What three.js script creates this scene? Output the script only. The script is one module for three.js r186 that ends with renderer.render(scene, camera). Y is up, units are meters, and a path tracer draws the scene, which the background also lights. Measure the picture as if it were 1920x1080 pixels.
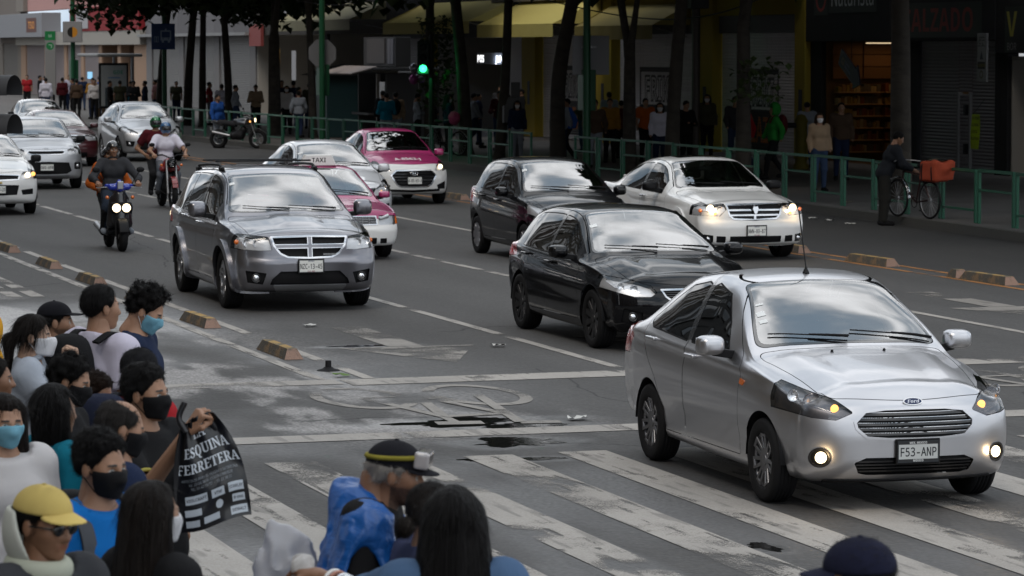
import * as THREE from 'three';
import { mergeGeometries } from 'three/addons/utils/BufferGeometryUtils.js';

import { RoundedBoxGeometry } from 'three/addons/geometries/RoundedBoxGeometry.js';

const scene = new THREE.Scene();
const camera = new THREE.PerspectiveCamera(9.865, 16 / 9, 0.5, 900);
camera.position.set(0, 3.183, 0);
{ const yaw = 0.3003546, pitch = 0.0718823;
camera.lookAt(Math.sin(yaw) * Math.cos(pitch), 3.183 - Math.sin(pitch), -Math.cos(yaw) * Math.cos(pitch)); }
camera.focus = 26;
camera.userData.fStop = 8.5;

function rng(seed) { let a = seed >>> 0; return () => { a = (a + 0x6D2B79F5) | 0; let t = Math.imul(a ^ (a >>> 15), 1 | a); t = (t + Math.imul(t ^ (t >>> 7), 61 | t)) ^ t; return ((t ^ (t >>> 14)) >>> 0) / 4294967296; }; }
const hash3 = (x, y, z) => { let h = Math.imul(x, 374761393) ^ Math.imul(y, 668265263) ^ Math.imul(z, 2147483647 - 1274126177); h = Math.imul(h ^ (h >>> 13), 1274126177); return ((h ^ (h >>> 16)) >>> 0) / 4294967296; };
const fade = (t) => t * t * (3 - 2 * t), mix = (a, b, t) => a + (b - a) * t, clamp = (x, a = 0, b = 1) => x < a ? a : x > b ? b : x;
const sstep = (a, b, x) => fade(clamp((x - a) / (b - a)));
function noise3(x, y, z) {
const ix = Math.floor(x), iy = Math.floor(y), iz = Math.floor(z), u = fade(x - ix), v = fade(y - iy), w = fade(z - iz);
return mix(mix(mix(hash3(ix, iy, iz), hash3(ix + 1, iy, iz), u), mix(hash3(ix, iy + 1, iz), hash3(ix + 1, iy + 1, iz), u), v),
mix(mix(hash3(ix, iy, iz + 1), hash3(ix + 1, iy, iz + 1), u), mix(hash3(ix, iy + 1, iz + 1), hash3(ix + 1, iy + 1, iz + 1), u), v), w);
}
function fbm(x, y, z = 0, o = 4) { let s = 0, a = 0.5, n = 0; for (let i = 0; i < o; i++) { s += a * noise3(x, y, z); n += a; a *= 0.5; x = x * 2.03 + 7.1; y = y * 2.03 + 3.7; z = z * 2.03 + 1.3; } return s / n; }

{ const W = 1024, Hh = 512, d = new Float32Array(W * Hh * 4);
for (let j = 0; j < Hh; j++) { const el = ((j + 0.5) / Hh - 0.5) * Math.PI, y = Math.sin(el), cy = Math.cos(el);
for (let i = 0; i < W; i++) { const az = ((i + 0.5) / W - 0.5) * 2 * Math.PI, x = Math.cos(az) * cy, z = Math.sin(az) * cy;
let r, g, b;
if (y > 0) { const k = 1.5 / (y + 0.22), n = fbm(x * k * 2.0 + 11, z * k * 2.6 + 5, 0.5, 6), m = fbm(x * k * 5.2 + 2, z * k * 6.8 + 9, 3.5, 5);
const c = sstep(0.36, 0.6, n * 0.6 + m * 0.4), sh = 0.7 + 1.0 * sstep(0.34, 0.7, m * 0.6 + n * 0.4);
r = mix(0.45, 1.3 * sh, c); g = mix(0.60, 1.32 * sh, c); b = mix(0.76, 1.35 * sh, c);
} else { r = g = b = 0.12; }
const q = (j * W + i) * 4; d[q] = r; d[q + 1] = g; d[q + 2] = b; d[q + 3] = 1; } }
const t = new THREE.DataTexture(d, W, Hh, THREE.RGBAFormat, THREE.FloatType); t.mapping = THREE.EquirectangularReflectionMapping; t.magFilter = t.minFilter = THREE.LinearFilter; t.needsUpdate = true;
scene.background = t; scene.environment = t; }
const sun = new THREE.DirectionalLight(0xfff2e2, 0.9);
sun.position.set(-25, 85, 5); sun.target.position.set(12, 0, -45); sun.shadow.radius = 34; sun.castShadow = true;
{ const c = sun.shadow.camera; c.left = -90; c.right = 90; c.top = 120; c.bottom = -120; c.far = 300; }
scene.add(sun, sun.target); sun.name = 'sun'; sun.target.name = 'sun_target';
const renderer = new THREE.WebGLRenderer({ antialias: true });
renderer.toneMapping = THREE.LinearToneMapping; renderer.toneMappingExposure = 0.98; renderer.shadowMap.enabled = true;

const taken = {};
function numbered(n) { const k = taken[n] = (taken[n] ?? -1) + 1; return k ? n + '_' + String(k).padStart(3, '0') : n; }
function thing(name, label, category, group, pos = [0, 0, 0], turn = 0) { const o = new THREE.Group(); o.name = numbered(name); o.position.set(...pos); o.rotation.y = turn; o.userData = { label, category }; if (group) o.userData.group = group; scene.add(o); return o; }
function part(name, geo, mat, parent) { const m = new THREE.Mesh(geo, mat); m.name = name; m.castShadow = m.receiveShadow = true; parent.add(m); return m; }
function single(name, geo, mat, label, category, group) { const m = part(numbered(name), geo, mat, scene); m.userData = { label, category }; if (group) m.userData.group = group; return m; }
function struct(name, geo, mat) { const m = part(numbered(name), geo, mat, scene); m.userData.kind = 'structure'; return m; }
const grp = (name, parent) => { const g = new THREE.Group(); g.name = name; parent.add(g); return g; };

const lin = (r, g = r, b = r) => new THREE.Color().setRGB(r, g, b);
const std = (r, g, b, rough = 0.6, metal = 0, extra = {}) => new THREE.MeshPhysicalMaterial({ color: lin(r, g, b), roughness: rough, metalness: metal, specularIntensity: rough >= 0.5 && metal < 0.3 ? 0.35 : 1, ...extra });
const phys = (r, g, b, o = {}) => new THREE.MeshPhysicalMaterial({ color: lin(r, g, b), ...o });
function dataTex(w, h, fn, { rep, srgb = false, wrap = true } = {}) {
const d = new Uint8Array(w * h * 4);
for (let j = 0; j < h; j++) for (let i = 0; i < w; i++) { const v = fn(i / w, j / h, i, j), q = (j * w + i) * 4;
if (typeof v === 'number') d[q] = d[q + 1] = d[q + 2] = clamp(v) * 255; else { d[q] = clamp(v[0]) * 255; d[q + 1] = clamp(v[1]) * 255; d[q + 2] = clamp(v[2]) * 255; } d[q + 3] = 255; }
const t = new THREE.DataTexture(d, w, h); if (wrap) t.wrapS = t.wrapT = THREE.RepeatWrapping; t.magFilter = THREE.LinearFilter; t.minFilter = THREE.LinearMipmapLinearFilter; t.generateMipmaps = true;
if (srgb) t.colorSpace = THREE.SRGBColorSpace; if (rep) t.repeat.set(...rep); t.needsUpdate = true; return t;
}
function tileNoise(u, v, f, seed = 0) { const x = u * f, y = v * f, ix = Math.floor(x), iy = Math.floor(y), a = fade(x - ix), b = fade(y - iy), h = (i, j) => hash3(((i % f) + f) % f, ((j % f) + f) % f, seed); return mix(mix(h(ix, iy), h(ix + 1, iy), a), mix(h(ix, iy + 1), h(ix + 1, iy + 1), a), b); }
const tfbm = (u, v, f, seed, o = 4) => { let s = 0, a = 0.5, n = 0; for (let i = 0; i < o; i++) { s += a * tileNoise(u, v, f, seed + i); n += a; a *= 0.5; f *= 2; } return s / n; };
function canvasTex(w, h, draw) { const c = document.createElement('canvas'); c.width = w; c.height = h; const g = c.getContext('2d'); draw(g, w, h); const t = new THREE.CanvasTexture(c); t.colorSpace = THREE.SRGBColorSpace; t.anisotropy = 4; return t; }
const grainTex = dataTex(256, 256, (u, v) => 0.5 * tileNoise(u, v, 128, 5) + 0.5 * tfbm(u, v, 32, 9, 3));
const M = {
rubber: std(0.012, 0.012, 0.013, 0.75), black: std(0.008, 0.008, 0.009, 0.5), blackGloss: phys(0.006, 0.006, 0.007, { roughness: 0.25, clearcoat: 0.6 }),
chrome: std(0.62, 0.63, 0.65, 0.16, 1), alloy: std(0.36, 0.37, 0.39, 0.34, 0.9), darkAlloy: std(0.03, 0.03, 0.032, 0.4, 0.6), steel: std(0.35, 0.35, 0.36, 0.4, 0.9),
lens: phys(1, 1, 1, { roughness: 0.03, transmission: 1, thickness: 0, ior: 1.5 }), reflector: std(0.75, 0.76, 0.78, 0.22, 1),
interior: std(0.018, 0.018, 0.02, 0.85), seatCloth: std(0.03, 0.03, 0.034, 0.95),
glass: phys(0.72, 0.78, 0.76, { roughness: 0.02, transmission: 1, thickness: 0, ior: 3.8 }),
tint: phys(0.09, 0.095, 0.095, { roughness: 0.02, transmission: 1, thickness: 0, ior: 1.48 }),
lampHouse: std(0.62, 0.63, 0.65, 0.4, 0.5), frit: phys(0.01, 0.01, 0.011, { roughness: 0.1, clearcoat: 1, ior: 1.7 }),
redLens: phys(0.45, 0.012, 0.015, { roughness: 0.1, clearcoat: 1 }), amber: phys(0.7, 0.16, 0.02, { roughness: 0.2, clearcoat: 1 }),
amberLit: std(0.8, 0.3, 0.05, 0.4, 0, { emissive: lin(1, 0.45, 0.1), emissiveIntensity: 2.2 }),
lampLit: std(0.9, 0.8, 0.6, 0.4, 0, { emissive: lin(1, 0.8, 0.5), emissiveIntensity: 4.5 }),
white: std(0.75, 0.75, 0.73, 0.6), sticker: std(0.7, 0.72, 0.72, 0.6),
};
function sdPoly(P, x, y) { let d = 1e9, s = 1; for (let i = 0, n = P.length, j = n - 1; i < n; j = i, i++) { const ex = P[j][0] - P[i][0], ey = P[j][1] - P[i][1], wx = x - P[i][0], wy = y - P[i][1], t = clamp((wx * ex + wy * ey) / (ex * ex + ey * ey)), bx = wx - ex * t, by = wy - ey * t; d = Math.min(d, bx * bx + by * by);
const c1 = y >= P[i][1], c2 = y < P[j][1], c3 = ex * wy > ey * wx; if ((c1 && c2 && c3) || (!c1 && !c2 && !c3)) s = -s; } return s * Math.sqrt(d); }
function pchip(T) { const n = T.length, m = new Array(n).fill(0), d = []; for (let i = 0; i < n - 1; i++) d.push((T[i + 1][1] - T[i][1]) / (T[i + 1][0] - T[i][0]));
for (let i = 1; i < n - 1; i++) m[i] = d[i - 1] * d[i] <= 0 ? 0 : 2 / (1 / d[i - 1] + 1 / d[i]); m[0] = d[0]; m[n - 1] = d[n - 2];
return (x) => { if (x <= T[0][0]) return T[0][1]; if (x >= T[n - 1][0]) return T[n - 1][1]; let i = 0; while (x > T[i + 1][0]) i++; const h = T[i + 1][0] - T[i][0], t = (x - T[i][0]) / h, t2 = t * t, t3 = t2 * t;
return (2 * t3 - 3 * t2 + 1) * T[i][1] + (t3 - 2 * t2 + t) * h * m[i] + (-2 * t3 + 3 * t2) * T[i + 1][1] + (t3 - t2) * h * m[i + 1]; }; }
const smax = (a, b, k) => { const h = Math.max(k - Math.abs(a - b), 0) / k; return Math.max(a, b) + h * h * k * 0.25; };
const smin = (a, b, k) => { const h = Math.max(k - Math.abs(a - b), 0) / k; return Math.min(a, b) - h * h * k * 0.25; };
const box = (w, h, d, r = 0.01, seg = 2) => new RoundedBoxGeometry(w, h, d, seg, Math.min(r, w / 2.01, h / 2.01, d / 2.01));
const moved = (g, x = 0, y = 0, z = 0) => g.translate(x, y, z);
function tube(pts, r, seg = 24, rad = 8, closed = false) { return new THREE.TubeGeometry(new THREE.CatmullRomCurve3(pts.map((p) => new THREE.Vector3(...p)), closed, 'centripetal'), seg, r, rad, closed); }
function bar(a, b, r, rad = 8) { const A = new THREE.Vector3(...a), B = new THREE.Vector3(...b), d = B.clone().sub(A), g = new THREE.CylinderGeometry(r, r, d.length(), rad); g.applyQuaternion(new THREE.Quaternion().setFromUnitVectors(new THREE.Vector3(0, 1, 0), d.normalize())); const m = A.add(B).multiplyScalar(0.5); return g.translate(m.x, m.y, m.z); }
function beam(a, b, w, h) { const A = new THREE.Vector3(...a), B = new THREE.Vector3(...b), d = B.clone().sub(A), g = new RoundedBoxGeometry(w, h, d.length(), 1, Math.min(w, h) * 0.12); const m = new THREE.Matrix4().lookAt(A, B, new THREE.Vector3(0.001, 1, 0)); g.applyMatrix4(m); const c = A.add(B).multiplyScalar(0.5); return g.translate(c.x, c.y, c.z); }
const merge = (...gs) => mergeGeometries(gs.flat().map((g) => { const h = g.index ? g.toNonIndexed() : g; for (const k of Object.keys(h.attributes)) if (!['position', 'normal', 'uv'].includes(k)) h.deleteAttribute(k); if (!h.attributes.uv) h.setAttribute('uv', new THREE.BufferAttribute(new Float32Array(h.attributes.position.count * 2), 2)); return h; }));
const flat = (pts, y = 0) => { const s = new THREE.Shape(pts.map(([x, z]) => new THREE.Vector2(x, -z))); const g = new THREE.ShapeGeometry(s); g.rotateX(-Math.PI / 2); return g.translate(0, y, 0); };

const CR = (p0, p1, p2, p3, t) => { const t2 = t * t, t3 = t2 * t; return 0.5 * (2 * p1 + (p2 - p0) * t + (2 * p0 - 5 * p1 + 4 * p2 - p3) * t2 + (3 * p1 - p0 - 3 * p2 + p3) * t3); };
function makeShell(S) {
const f = { top: pchip(S.top), wT: pchip(S.wT), drop: pchip(S.drop), sh: pchip(S.sh), w: pchip(S.w), bot: pchip(S.bot) }, q = S.q ?? 1;
const segs = [2, 2, 2, 3, 4, 4, 3, 5, 5, 3, 4, 5].map((k) => Math.max(1, Math.round(k * q)));
const ctrl = (s) => { const w = f.w(s), ysh = f.sh(s), yb = f.bot(s), yt = f.top(s), wt = f.wT(s), dr = f.drop(s), yc = yt - dr, wa = w - (S.tuck ?? 0.045), hasCab = clamp((yc - ysh) / 0.3), bow = 0.02 * hasCab;
const P = [[0, yb], [0.5 * w, yb], [w - 0.11, yb + 0.012], [w - 0.035, yb + 0.075], [w - 0.004, mix(yb, ysh, 0.42)], [w, mix(yb, ysh, 0.7)], [w - 0.014, ysh - 0.07], [wa, ysh],
[mix(wa, wt, 0.36) + bow, mix(ysh, yc, 0.36)], [mix(wa, wt, 0.74) + bow, mix(ysh, yc, 0.76)], [wt - 0.02, yc + (yt - yc) * 0.1], [wt * 0.62, mix(yc, yt, 0.72)], [0, yt]];
return P; };
const half = (s) => { const P = ctrl(s), out = []; const at = (i) => i < 0 ? [-P[-i][0], P[-i][1]] : i >= P.length ? [-P[2 * P.length - 2 - i][0], P[2 * P.length - 2 - i][1]] : P[i];
for (let i = 0; i < P.length - 1; i++) for (let k = 0; k < segs[i]; k++) { const t = k / segs[i]; out.push([CR(at(i - 1)[0], at(i)[0], at(i + 1)[0], at(i + 2)[0], t), CR(at(i - 1)[1], at(i)[1], at(i + 1)[1], at(i + 2)[1], t)]); }
out.push(P[P.length - 1].slice()); return out; };
const ring = (s) => { const h = half(s), r = h.slice(); for (let i = h.length - 2; i > 0; i--) r.push([-h[i][0], h[i][1]]); return r; };
const sF = S.sF, sR = S.L - S.sR, cF = [0, S.cF ?? 0.5], cR = [0, S.cR ?? 0.7];
const depF = (x, y, r) => sF * (1 - S.kx * Math.pow(Math.abs(x) / f.w(sF), S.kp ?? 2.4) - S.leanF(y)) * Math.pow(Math.max(0, 1 - Math.pow(r, S.nF ?? 5)), 1 / (S.nF ?? 5));
const depR = (x, y, r) => S.sR * (1 - 0.3 * Math.pow(Math.abs(x) / f.w(sR), 3) - S.leanR(y)) * Math.pow(Math.max(0, 1 - Math.pow(r, 6)), 1 / 6);
const rows = [], KF = Math.round(34 * q), KR = Math.round(20 * q), N = Math.round(96 * q);
const R0 = ring(sF), R1 = ring(sR);
for (let k = 0; k <= KF; k++) { const t = k / KF, r = k === KF ? 1 : Math.max(0.015, 1 - Math.pow(1 - t, 1.7)); rows.push(R0.map(([x, y]) => { const X = x * r, Y = cF[1] + (y - cF[1]) * r; return [X, Y, sF - depF(X, Y, r)]; })); }
for (let k = 1; k < N; k++) { const s = mix(sF, sR, k / N); rows.push(ring(s).map(([x, y]) => [x, y, s])); }
for (let k = KR; k >= 0; k--) { const t = k / KR, r = k === KR ? 1 : Math.max(0.015, 1 - Math.pow(1 - t, 1.7)); rows.push(R1.map(([x, y]) => { const X = x * r, Y = cR[1] + (y - cR[1]) * r; return [X, Y, sR + depR(X, Y, r)]; })); }
if (S.deform) for (const r of rows) for (const p of r) S.deform(p, f);
const nc = rows[0].length, pos = [], uv = [];
const topI = (nc) / 2;
rows.forEach((r) => { const arc = new Array(nc + 1).fill(0); for (let i = 1; i <= nc; i++) arc[i] = arc[i - 1] + Math.hypot(r[i % nc][0] - r[i - 1][0], r[i % nc][1] - r[i - 1][1]); for (let i = 0; i < nc; i++) { pos.push(r[i][0], r[i][1], r[i][2]); uv.push(arc[i] - arc[topI], r[i][2]); } });
const idx = []; for (let j = 0; j < rows.length - 1; j++) for (let i = 0; i < nc; i++) { const a = j * nc + i, b = j * nc + (i + 1) % nc, c = a + nc, d = b + nc; idx.push(a, b, c, b, d, c); }
const g = new THREE.BufferGeometry(); g.setAttribute('position', new THREE.Float32BufferAttribute(pos, 3)); g.setIndex(idx); g.computeVertexNormals(); const nor = g.attributes.normal.array;
const V = new Float32Array(pos.length / 3 * 8); for (let i = 0; i < pos.length / 3; i++) { V[i * 8] = pos[i * 3]; V[i * 8 + 1] = pos[i * 3 + 1]; V[i * 8 + 2] = pos[i * 3 + 2]; V[i * 8 + 3] = nor[i * 3]; V[i * 8 + 4] = nor[i * 3 + 1]; V[i * 8 + 5] = nor[i * 3 + 2]; V[i * 8 + 6] = uv[i * 2]; V[i * 8 + 7] = uv[i * 2 + 1]; }
const soup = new Float32Array(idx.length * 8); idx.forEach((v, k) => { for (let c = 0; c < 8; c++) soup[k * 8 + c] = V[v * 8 + c]; });
{ let dot = 0; for (let k = 0; k < soup.length; k += 800) dot += soup[k] * soup[k + 3] + (soup[k + 1] - 0.7) * soup[k + 4]; if (dot < 0) for (let k = 0; k < soup.length; k += 8) { soup[k + 3] *= -1; soup[k + 4] *= -1; soup[k + 5] *= -1; } }
const frontS = (x, y) => { // s on the nose for a front-view point
let lo = 0, best = 0; const ax = Math.abs(x), dx = ax, dy = y - cF[1]; if (Math.hypot(dx, dy) < 1e-6) return sF - depF(0, cF[1], 0);
const h = half(sF); for (let i = 0; i < h.length - 1; i++) { const [x0, y0] = h[i], [x1, y1] = h[i + 1], a = x0, b = y0 - cF[1], ex = x1 - x0, ey = y1 - y0, den = dx * ey - dy * ex; if (Math.abs(den) < 1e-9) continue; const t = (a * ey - b * ex) / den, u = (a * dy - b * dx) / den; if (t > 0 && u >= -0.01 && u <= 1.01) best = Math.max(best, t); }
const r = clamp(best ? 1 / best : 1); return sF - depF(ax, y, r); };
const sideX = (s, y) => { const h = half(s); let m = 0; for (let i = 0; i < h.length - 1; i++) { const [x0, y0] = h[i], [x1, y1] = h[i + 1]; if ((y0 - y) * (y1 - y) <= 0 && Math.abs(y1 - y0) > 1e-6) m = Math.max(m, mix(x0, x1, (y - y0) / (y1 - y0))); } return m; };
const topY = (x, s) => { const h = half(s), ax = Math.abs(x); for (let i = h.length - 1; i > 0; i--) { const [x0, y0] = h[i], [x1, y1] = h[i - 1]; if (ax >= x0 && ax <= x1) return mix(y0, y1, (ax - x0) / (x1 - x0 || 1)); } return f.sh(s); };
return { soup, f, frontS, sideX, topY, S };
}
function carve(soup, fn, inside, iso = 0, depth = 3) {
const sg = inside ? 1 : -1, n = soup.length / 24; let out = new Float32Array(inside ? 4800 : soup.length + 24000), at = 0;
const room = (k) => { if (at + k > out.length) { const o = new Float32Array(out.length * 2 + k); o.set(out); out = o; } };
const ev = (v) => sg * (fn(v[0], v[1], v[2]) - iso);
const lerpV = (a, b, t) => { const r = new Float64Array(8); for (let c = 0; c < 8; c++) r[c] = a[c] + (b[c] - a[c]) * t; return r; };
const put = (a) => { for (let c = 0; c < 8; c++) out[at++] = a[c]; };
const rec = (a, b, c, fa, fb, fc, dep) => {
const near = Math.min(Math.abs(fa), Math.abs(fb), Math.abs(fc)), neg = (fa < 0) + (fb < 0) + (fc < 0);
const e = Math.sqrt(Math.max((a[0] - b[0]) ** 2 + (a[1] - b[1]) ** 2 + (a[2] - b[2]) ** 2, (c[0] - b[0]) ** 2 + (c[1] - b[1]) ** 2 + (c[2] - b[2]) ** 2, (a[0] - c[0]) ** 2 + (a[1] - c[1]) ** 2 + (a[2] - c[2]) ** 2));
if (dep > 0 && e > 0.009 && (neg % 3 !== 0 || near < e * 0.5)) { const ab = lerpV(a, b, 0.5), bc = lerpV(b, c, 0.5), ca = lerpV(c, a, 0.5), fab = ev(ab), fbc = ev(bc), fca = ev(ca);
if (neg === 3 && fab < 0 && fbc < 0 && fca < 0 && dep < depth) { room(24); put(a); put(b); put(c); return; }
rec(a, ab, ca, fa, fab, fca, dep - 1); rec(ab, b, bc, fab, fb, fbc, dep - 1); rec(ca, bc, c, fca, fbc, fc, dep - 1); rec(ab, bc, ca, fab, fbc, fca, dep - 1); return; }
if (neg === 0) return; room(48); if (neg === 3) { put(a); put(b); put(c); return; }
const p = [a, b, c], F = [fa, fb, fc], poly = []; for (let i = 0; i < 3; i++) { const j = (i + 1) % 3; if (F[i] < 0) poly.push(p[i]); if ((F[i] < 0) !== (F[j] < 0)) poly.push(lerpV(p[i], p[j], F[i] / (F[i] - F[j]))); }
for (let i = 1; i < poly.length - 1; i++) { put(poly[0]); put(poly[i]); put(poly[i + 1]); } };
for (let k = 0; k < n; k++) { const o = k * 24, fa = sg * (fn(soup[o], soup[o + 1], soup[o + 2]) - iso);
if (fa > 0.2) continue; if (fa < -0.2) { room(24); for (let c = 0; c < 24; c++) out[at++] = soup[o + c]; continue; }
const fb = sg * (fn(soup[o + 8], soup[o + 9], soup[o + 10]) - iso), fc = sg * (fn(soup[o + 16], soup[o + 17], soup[o + 18]) - iso);
if (fa > 0.06 && fb > 0.06 && fc > 0.06) continue; if (fa < -0.06 && fb < -0.06 && fc < -0.06) { room(24); for (let c = 0; c < 24; c++) out[at++] = soup[o + c]; continue; }
rec(soup.subarray(o, o + 8), soup.subarray(o + 8, o + 16), soup.subarray(o + 16, o + 24), fa, fb, fc, depth); }
return out.slice(0, at);
}
function soupGeo(soup, z0, off = 0, thick = 0, zpush = 0) {
const n = soup.length / 8, p = new Float32Array(n * 3), m = new Float32Array(n * 3), uv = new Float32Array(n * 2);
for (let i = 0; i < n; i++) { const k = i * 8, nx = soup[k + 3], ny = soup[k + 4], ns = soup[k + 5]; p[i * 3] = soup[k] + nx * off; p[i * 3 + 1] = soup[k + 1] + ny * off; p[i * 3 + 2] = z0 - (soup[k + 2] + ns * off) + zpush; m[i * 3] = nx; m[i * 3 + 1] = ny; m[i * 3 + 2] = -ns; uv[i * 2] = soup[k + 6]; uv[i * 2 + 1] = soup[k + 7]; }
let P = p, Nn = m, U = uv;
if (thick) { const key = (i) => Math.round(p[i * 3] * 5e3) + ',' + Math.round(p[i * 3 + 1] * 5e3) + ',' + Math.round(p[i * 3 + 2] * 5e3), ed = new Map();
const K = []; for (let i = 0; i < n; i++) K.push(key(i));
for (let t = 0; t < n; t += 3) for (let e = 0; e < 3; e++) { const i = t + e, j = t + (e + 1) % 3, a = K[i] + '|' + K[j], b = K[j] + '|' + K[i]; if (ed.has(b)) ed.delete(b); else ed.set(a, [i, j]); }
const xp = [], xn = [], xu = [];
for (const [i, j] of ed.values()) { const A = [p[i * 3], p[i * 3 + 1], p[i * 3 + 2]], B = [p[j * 3], p[j * 3 + 1], p[j * 3 + 2]], A2 = A.map((v, c) => v - m[i * 3 + c] * thick), B2 = B.map((v, c) => v - m[j * 3 + c] * thick);
const e1 = B.map((v, c) => v - A[c]), e2 = A2.map((v, c) => v - A[c]); let N = [e1[1] * e2[2] - e1[2] * e2[1], e1[2] * e2[0] - e1[0] * e2[2], e1[0] * e2[1] - e1[1] * e2[0]]; const l = Math.hypot(...N) || 1; N = N.map((v) => -v / l);
for (const v of [A, A2, B, B, A2, B2]) { xp.push(...v); xn.push(...N); xu.push(0, 0); } }
P = new Float32Array([...[p, xp].flatMap((a) => Array.from(a))]); Nn = new Float32Array([...Array.from(m), ...xn]); U = new Float32Array([...Array.from(uv), ...xu]); }
for (let t = 0; t < P.length; t += 9) { const ax = P[t + 3] - P[t], ay = P[t + 4] - P[t + 1], az = P[t + 5] - P[t + 2], bx = P[t + 6] - P[t], by = P[t + 7] - P[t + 1], bz = P[t + 8] - P[t + 2];
if ((ay * bz - az * by) * Nn[t] + (az * bx - ax * bz) * Nn[t + 1] + (ax * by - ay * bx) * Nn[t + 2] < 0) { for (const [A, w] of [[P, 3], [Nn, 3], [U, 2]]) { const o = t / 9 * 3 * w; for (let c = 0; c < w; c++) { const q = A[o + w + c]; A[o + w + c] = A[o + 2 * w + c]; A[o + 2 * w + c] = q; } } } }
const g = new THREE.BufferGeometry(); g.setAttribute('position', new THREE.BufferAttribute(P, 3)); g.setAttribute('normal', new THREE.BufferAttribute(Nn, 3)); g.setAttribute('uv', new THREE.BufferAttribute(U, 2)); return g;
}
const tyreCache = {};
function wheelGeo(R, w, rimR) { const k = R + '_' + w; if (tyreCache[k]) return tyreCache[k];
const h = w / 2, prof = [[rimR - 0.01, -h * 0.8], [rimR, -h * 0.92], [rimR + 0.02, -h], [R - 0.035, -h], [R - 0.012, -h * 0.93], [R - 0.002, -h * 0.7]];
for (const gx of [-0.45, -0.15, 0.15, 0.45]) prof.push([R, h * (gx - 0.08)], [R - 0.008, h * (gx - 0.05)], [R - 0.008, h * (gx + 0.05)], [R, h * (gx + 0.08)]);
prof.push([R - 0.002, h * 0.7], [R - 0.012, h * 0.93], [R - 0.035, h], [rimR + 0.02, h], [rimR, h * 0.92], [rimR - 0.01, h * 0.8]);
const g = new THREE.LatheGeometry(prof.map(([x, y]) => new THREE.Vector2(x, y)), 56); g.rotateZ(-Math.PI / 2); return tyreCache[k] = g; }
function spokes(R, n, kind, h) { // rim face seen from +x
const parts = [];
const barrel = new THREE.LatheGeometry([[R * 0.99, -h * 0.9], [R * 0.9, -h * 0.4], [R * 0.9, h * 0.55], [R * 0.955, h * 0.72], [R * 1.0, h * 0.8], [R * 1.01, h * 0.72]].map(([a, b]) => new THREE.Vector2(a, b)), 48); barrel.rotateZ(-Math.PI / 2); parts.push(barrel);
for (let i = 0; i < n; i++) { const a = i / n * Math.PI * 2; const sh = new THREE.Shape(); const w0 = kind === 'thin' ? 0.1 : kind === 'wide' ? 0.2 : 0.14, w1 = kind === 'split' ? 0.2 : w0 * 1.2;
sh.moveTo(-R * w0, R * 0.12); sh.lineTo(R * w0, R * 0.12); sh.lineTo(R * w1, R * 0.93); sh.lineTo(-R * w1, R * 0.93); sh.closePath();
if (kind === 'split') { const hl = new THREE.Path(); hl.moveTo(-R * 0.05, R * 0.4); hl.lineTo(R * 0.05, R * 0.4); hl.lineTo(R * 0.13, R * 0.86); hl.lineTo(-R * 0.13, R * 0.86); hl.closePath(); sh.holes.push(hl); }
const g = new THREE.ExtrudeGeometry(sh, { depth: 0.02, bevelEnabled: true, bevelSize: 0.005, bevelThickness: 0.006, bevelSegments: 2, steps: 1 }); const p = g.attributes.position; for (let k = 0; k < p.count; k++) { const r = Math.hypot(p.getX(k), p.getY(k)); p.setZ(k, p.getZ(k) + h * (0.35 + 0.28 * r / R)); } g.computeVertexNormals(); g.rotateZ(a); g.rotateY(Math.PI / 2); parts.push(g); }
const hub = new THREE.CylinderGeometry(R * 0.2, R * 0.24, h * 0.3, 24); hub.rotateZ(-Math.PI / 2); hub.translate(h * 0.6, 0, 0); parts.push(hub); return merge(parts); }
function hubcap(R, n, h) { const parts = []; const disc = new THREE.LatheGeometry([[0, h * 0.75], [R * 0.3, h * 0.78], [R * 0.34, h * 0.6], [R * 0.8, h * 0.6], [R * 0.9, h * 0.72], [R, h * 0.76], [R * 1.01, h * 0.6]].map(([a, b]) => new THREE.Vector2(a, b)), 40); disc.rotateZ(-Math.PI / 2); parts.push(disc);
for (let i = 0; i < n; i++) { const g = box(0.018, R * 0.5, R * 0.16, 0.008); g.translate(h * 0.62, R * 0.6, 0); g.rotateX(i / n * Math.PI * 2); parts.push(g); } return merge(parts); }
function addWheel(car, x, z, side, S) { const w = grp('wheel', car); w.position.set(x, S.wr, z); w.rotation.set(0, side < 0 ? Math.PI : 0, 0); const spin = grp('x', w); w.remove(spin);
const rimR = S.rimR ?? S.wr * 0.66; part('tyre', wheelGeo(S.wr, S.tw ?? 0.19, rimR), M.rubber, w);
const h = (S.tw ?? 0.19) / 2; S._rim ??= S.rim?.kind === 'cap' ? hubcap(rimR, S.rim.n, h) : spokes(rimR, S.rim?.n ?? 6, S.rim?.kind ?? 'split', h);
part('rim', S._rim, S.rim?.mat ?? M.alloy, w); S._disc ??= (() => { const g = new THREE.CylinderGeometry(rimR * 0.7, rimR * 0.7, 0.02, 24); g.rotateZ(Math.PI / 2); return g; })(); part('brake_disc', S._disc, M.darkAlloy, w); }

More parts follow.
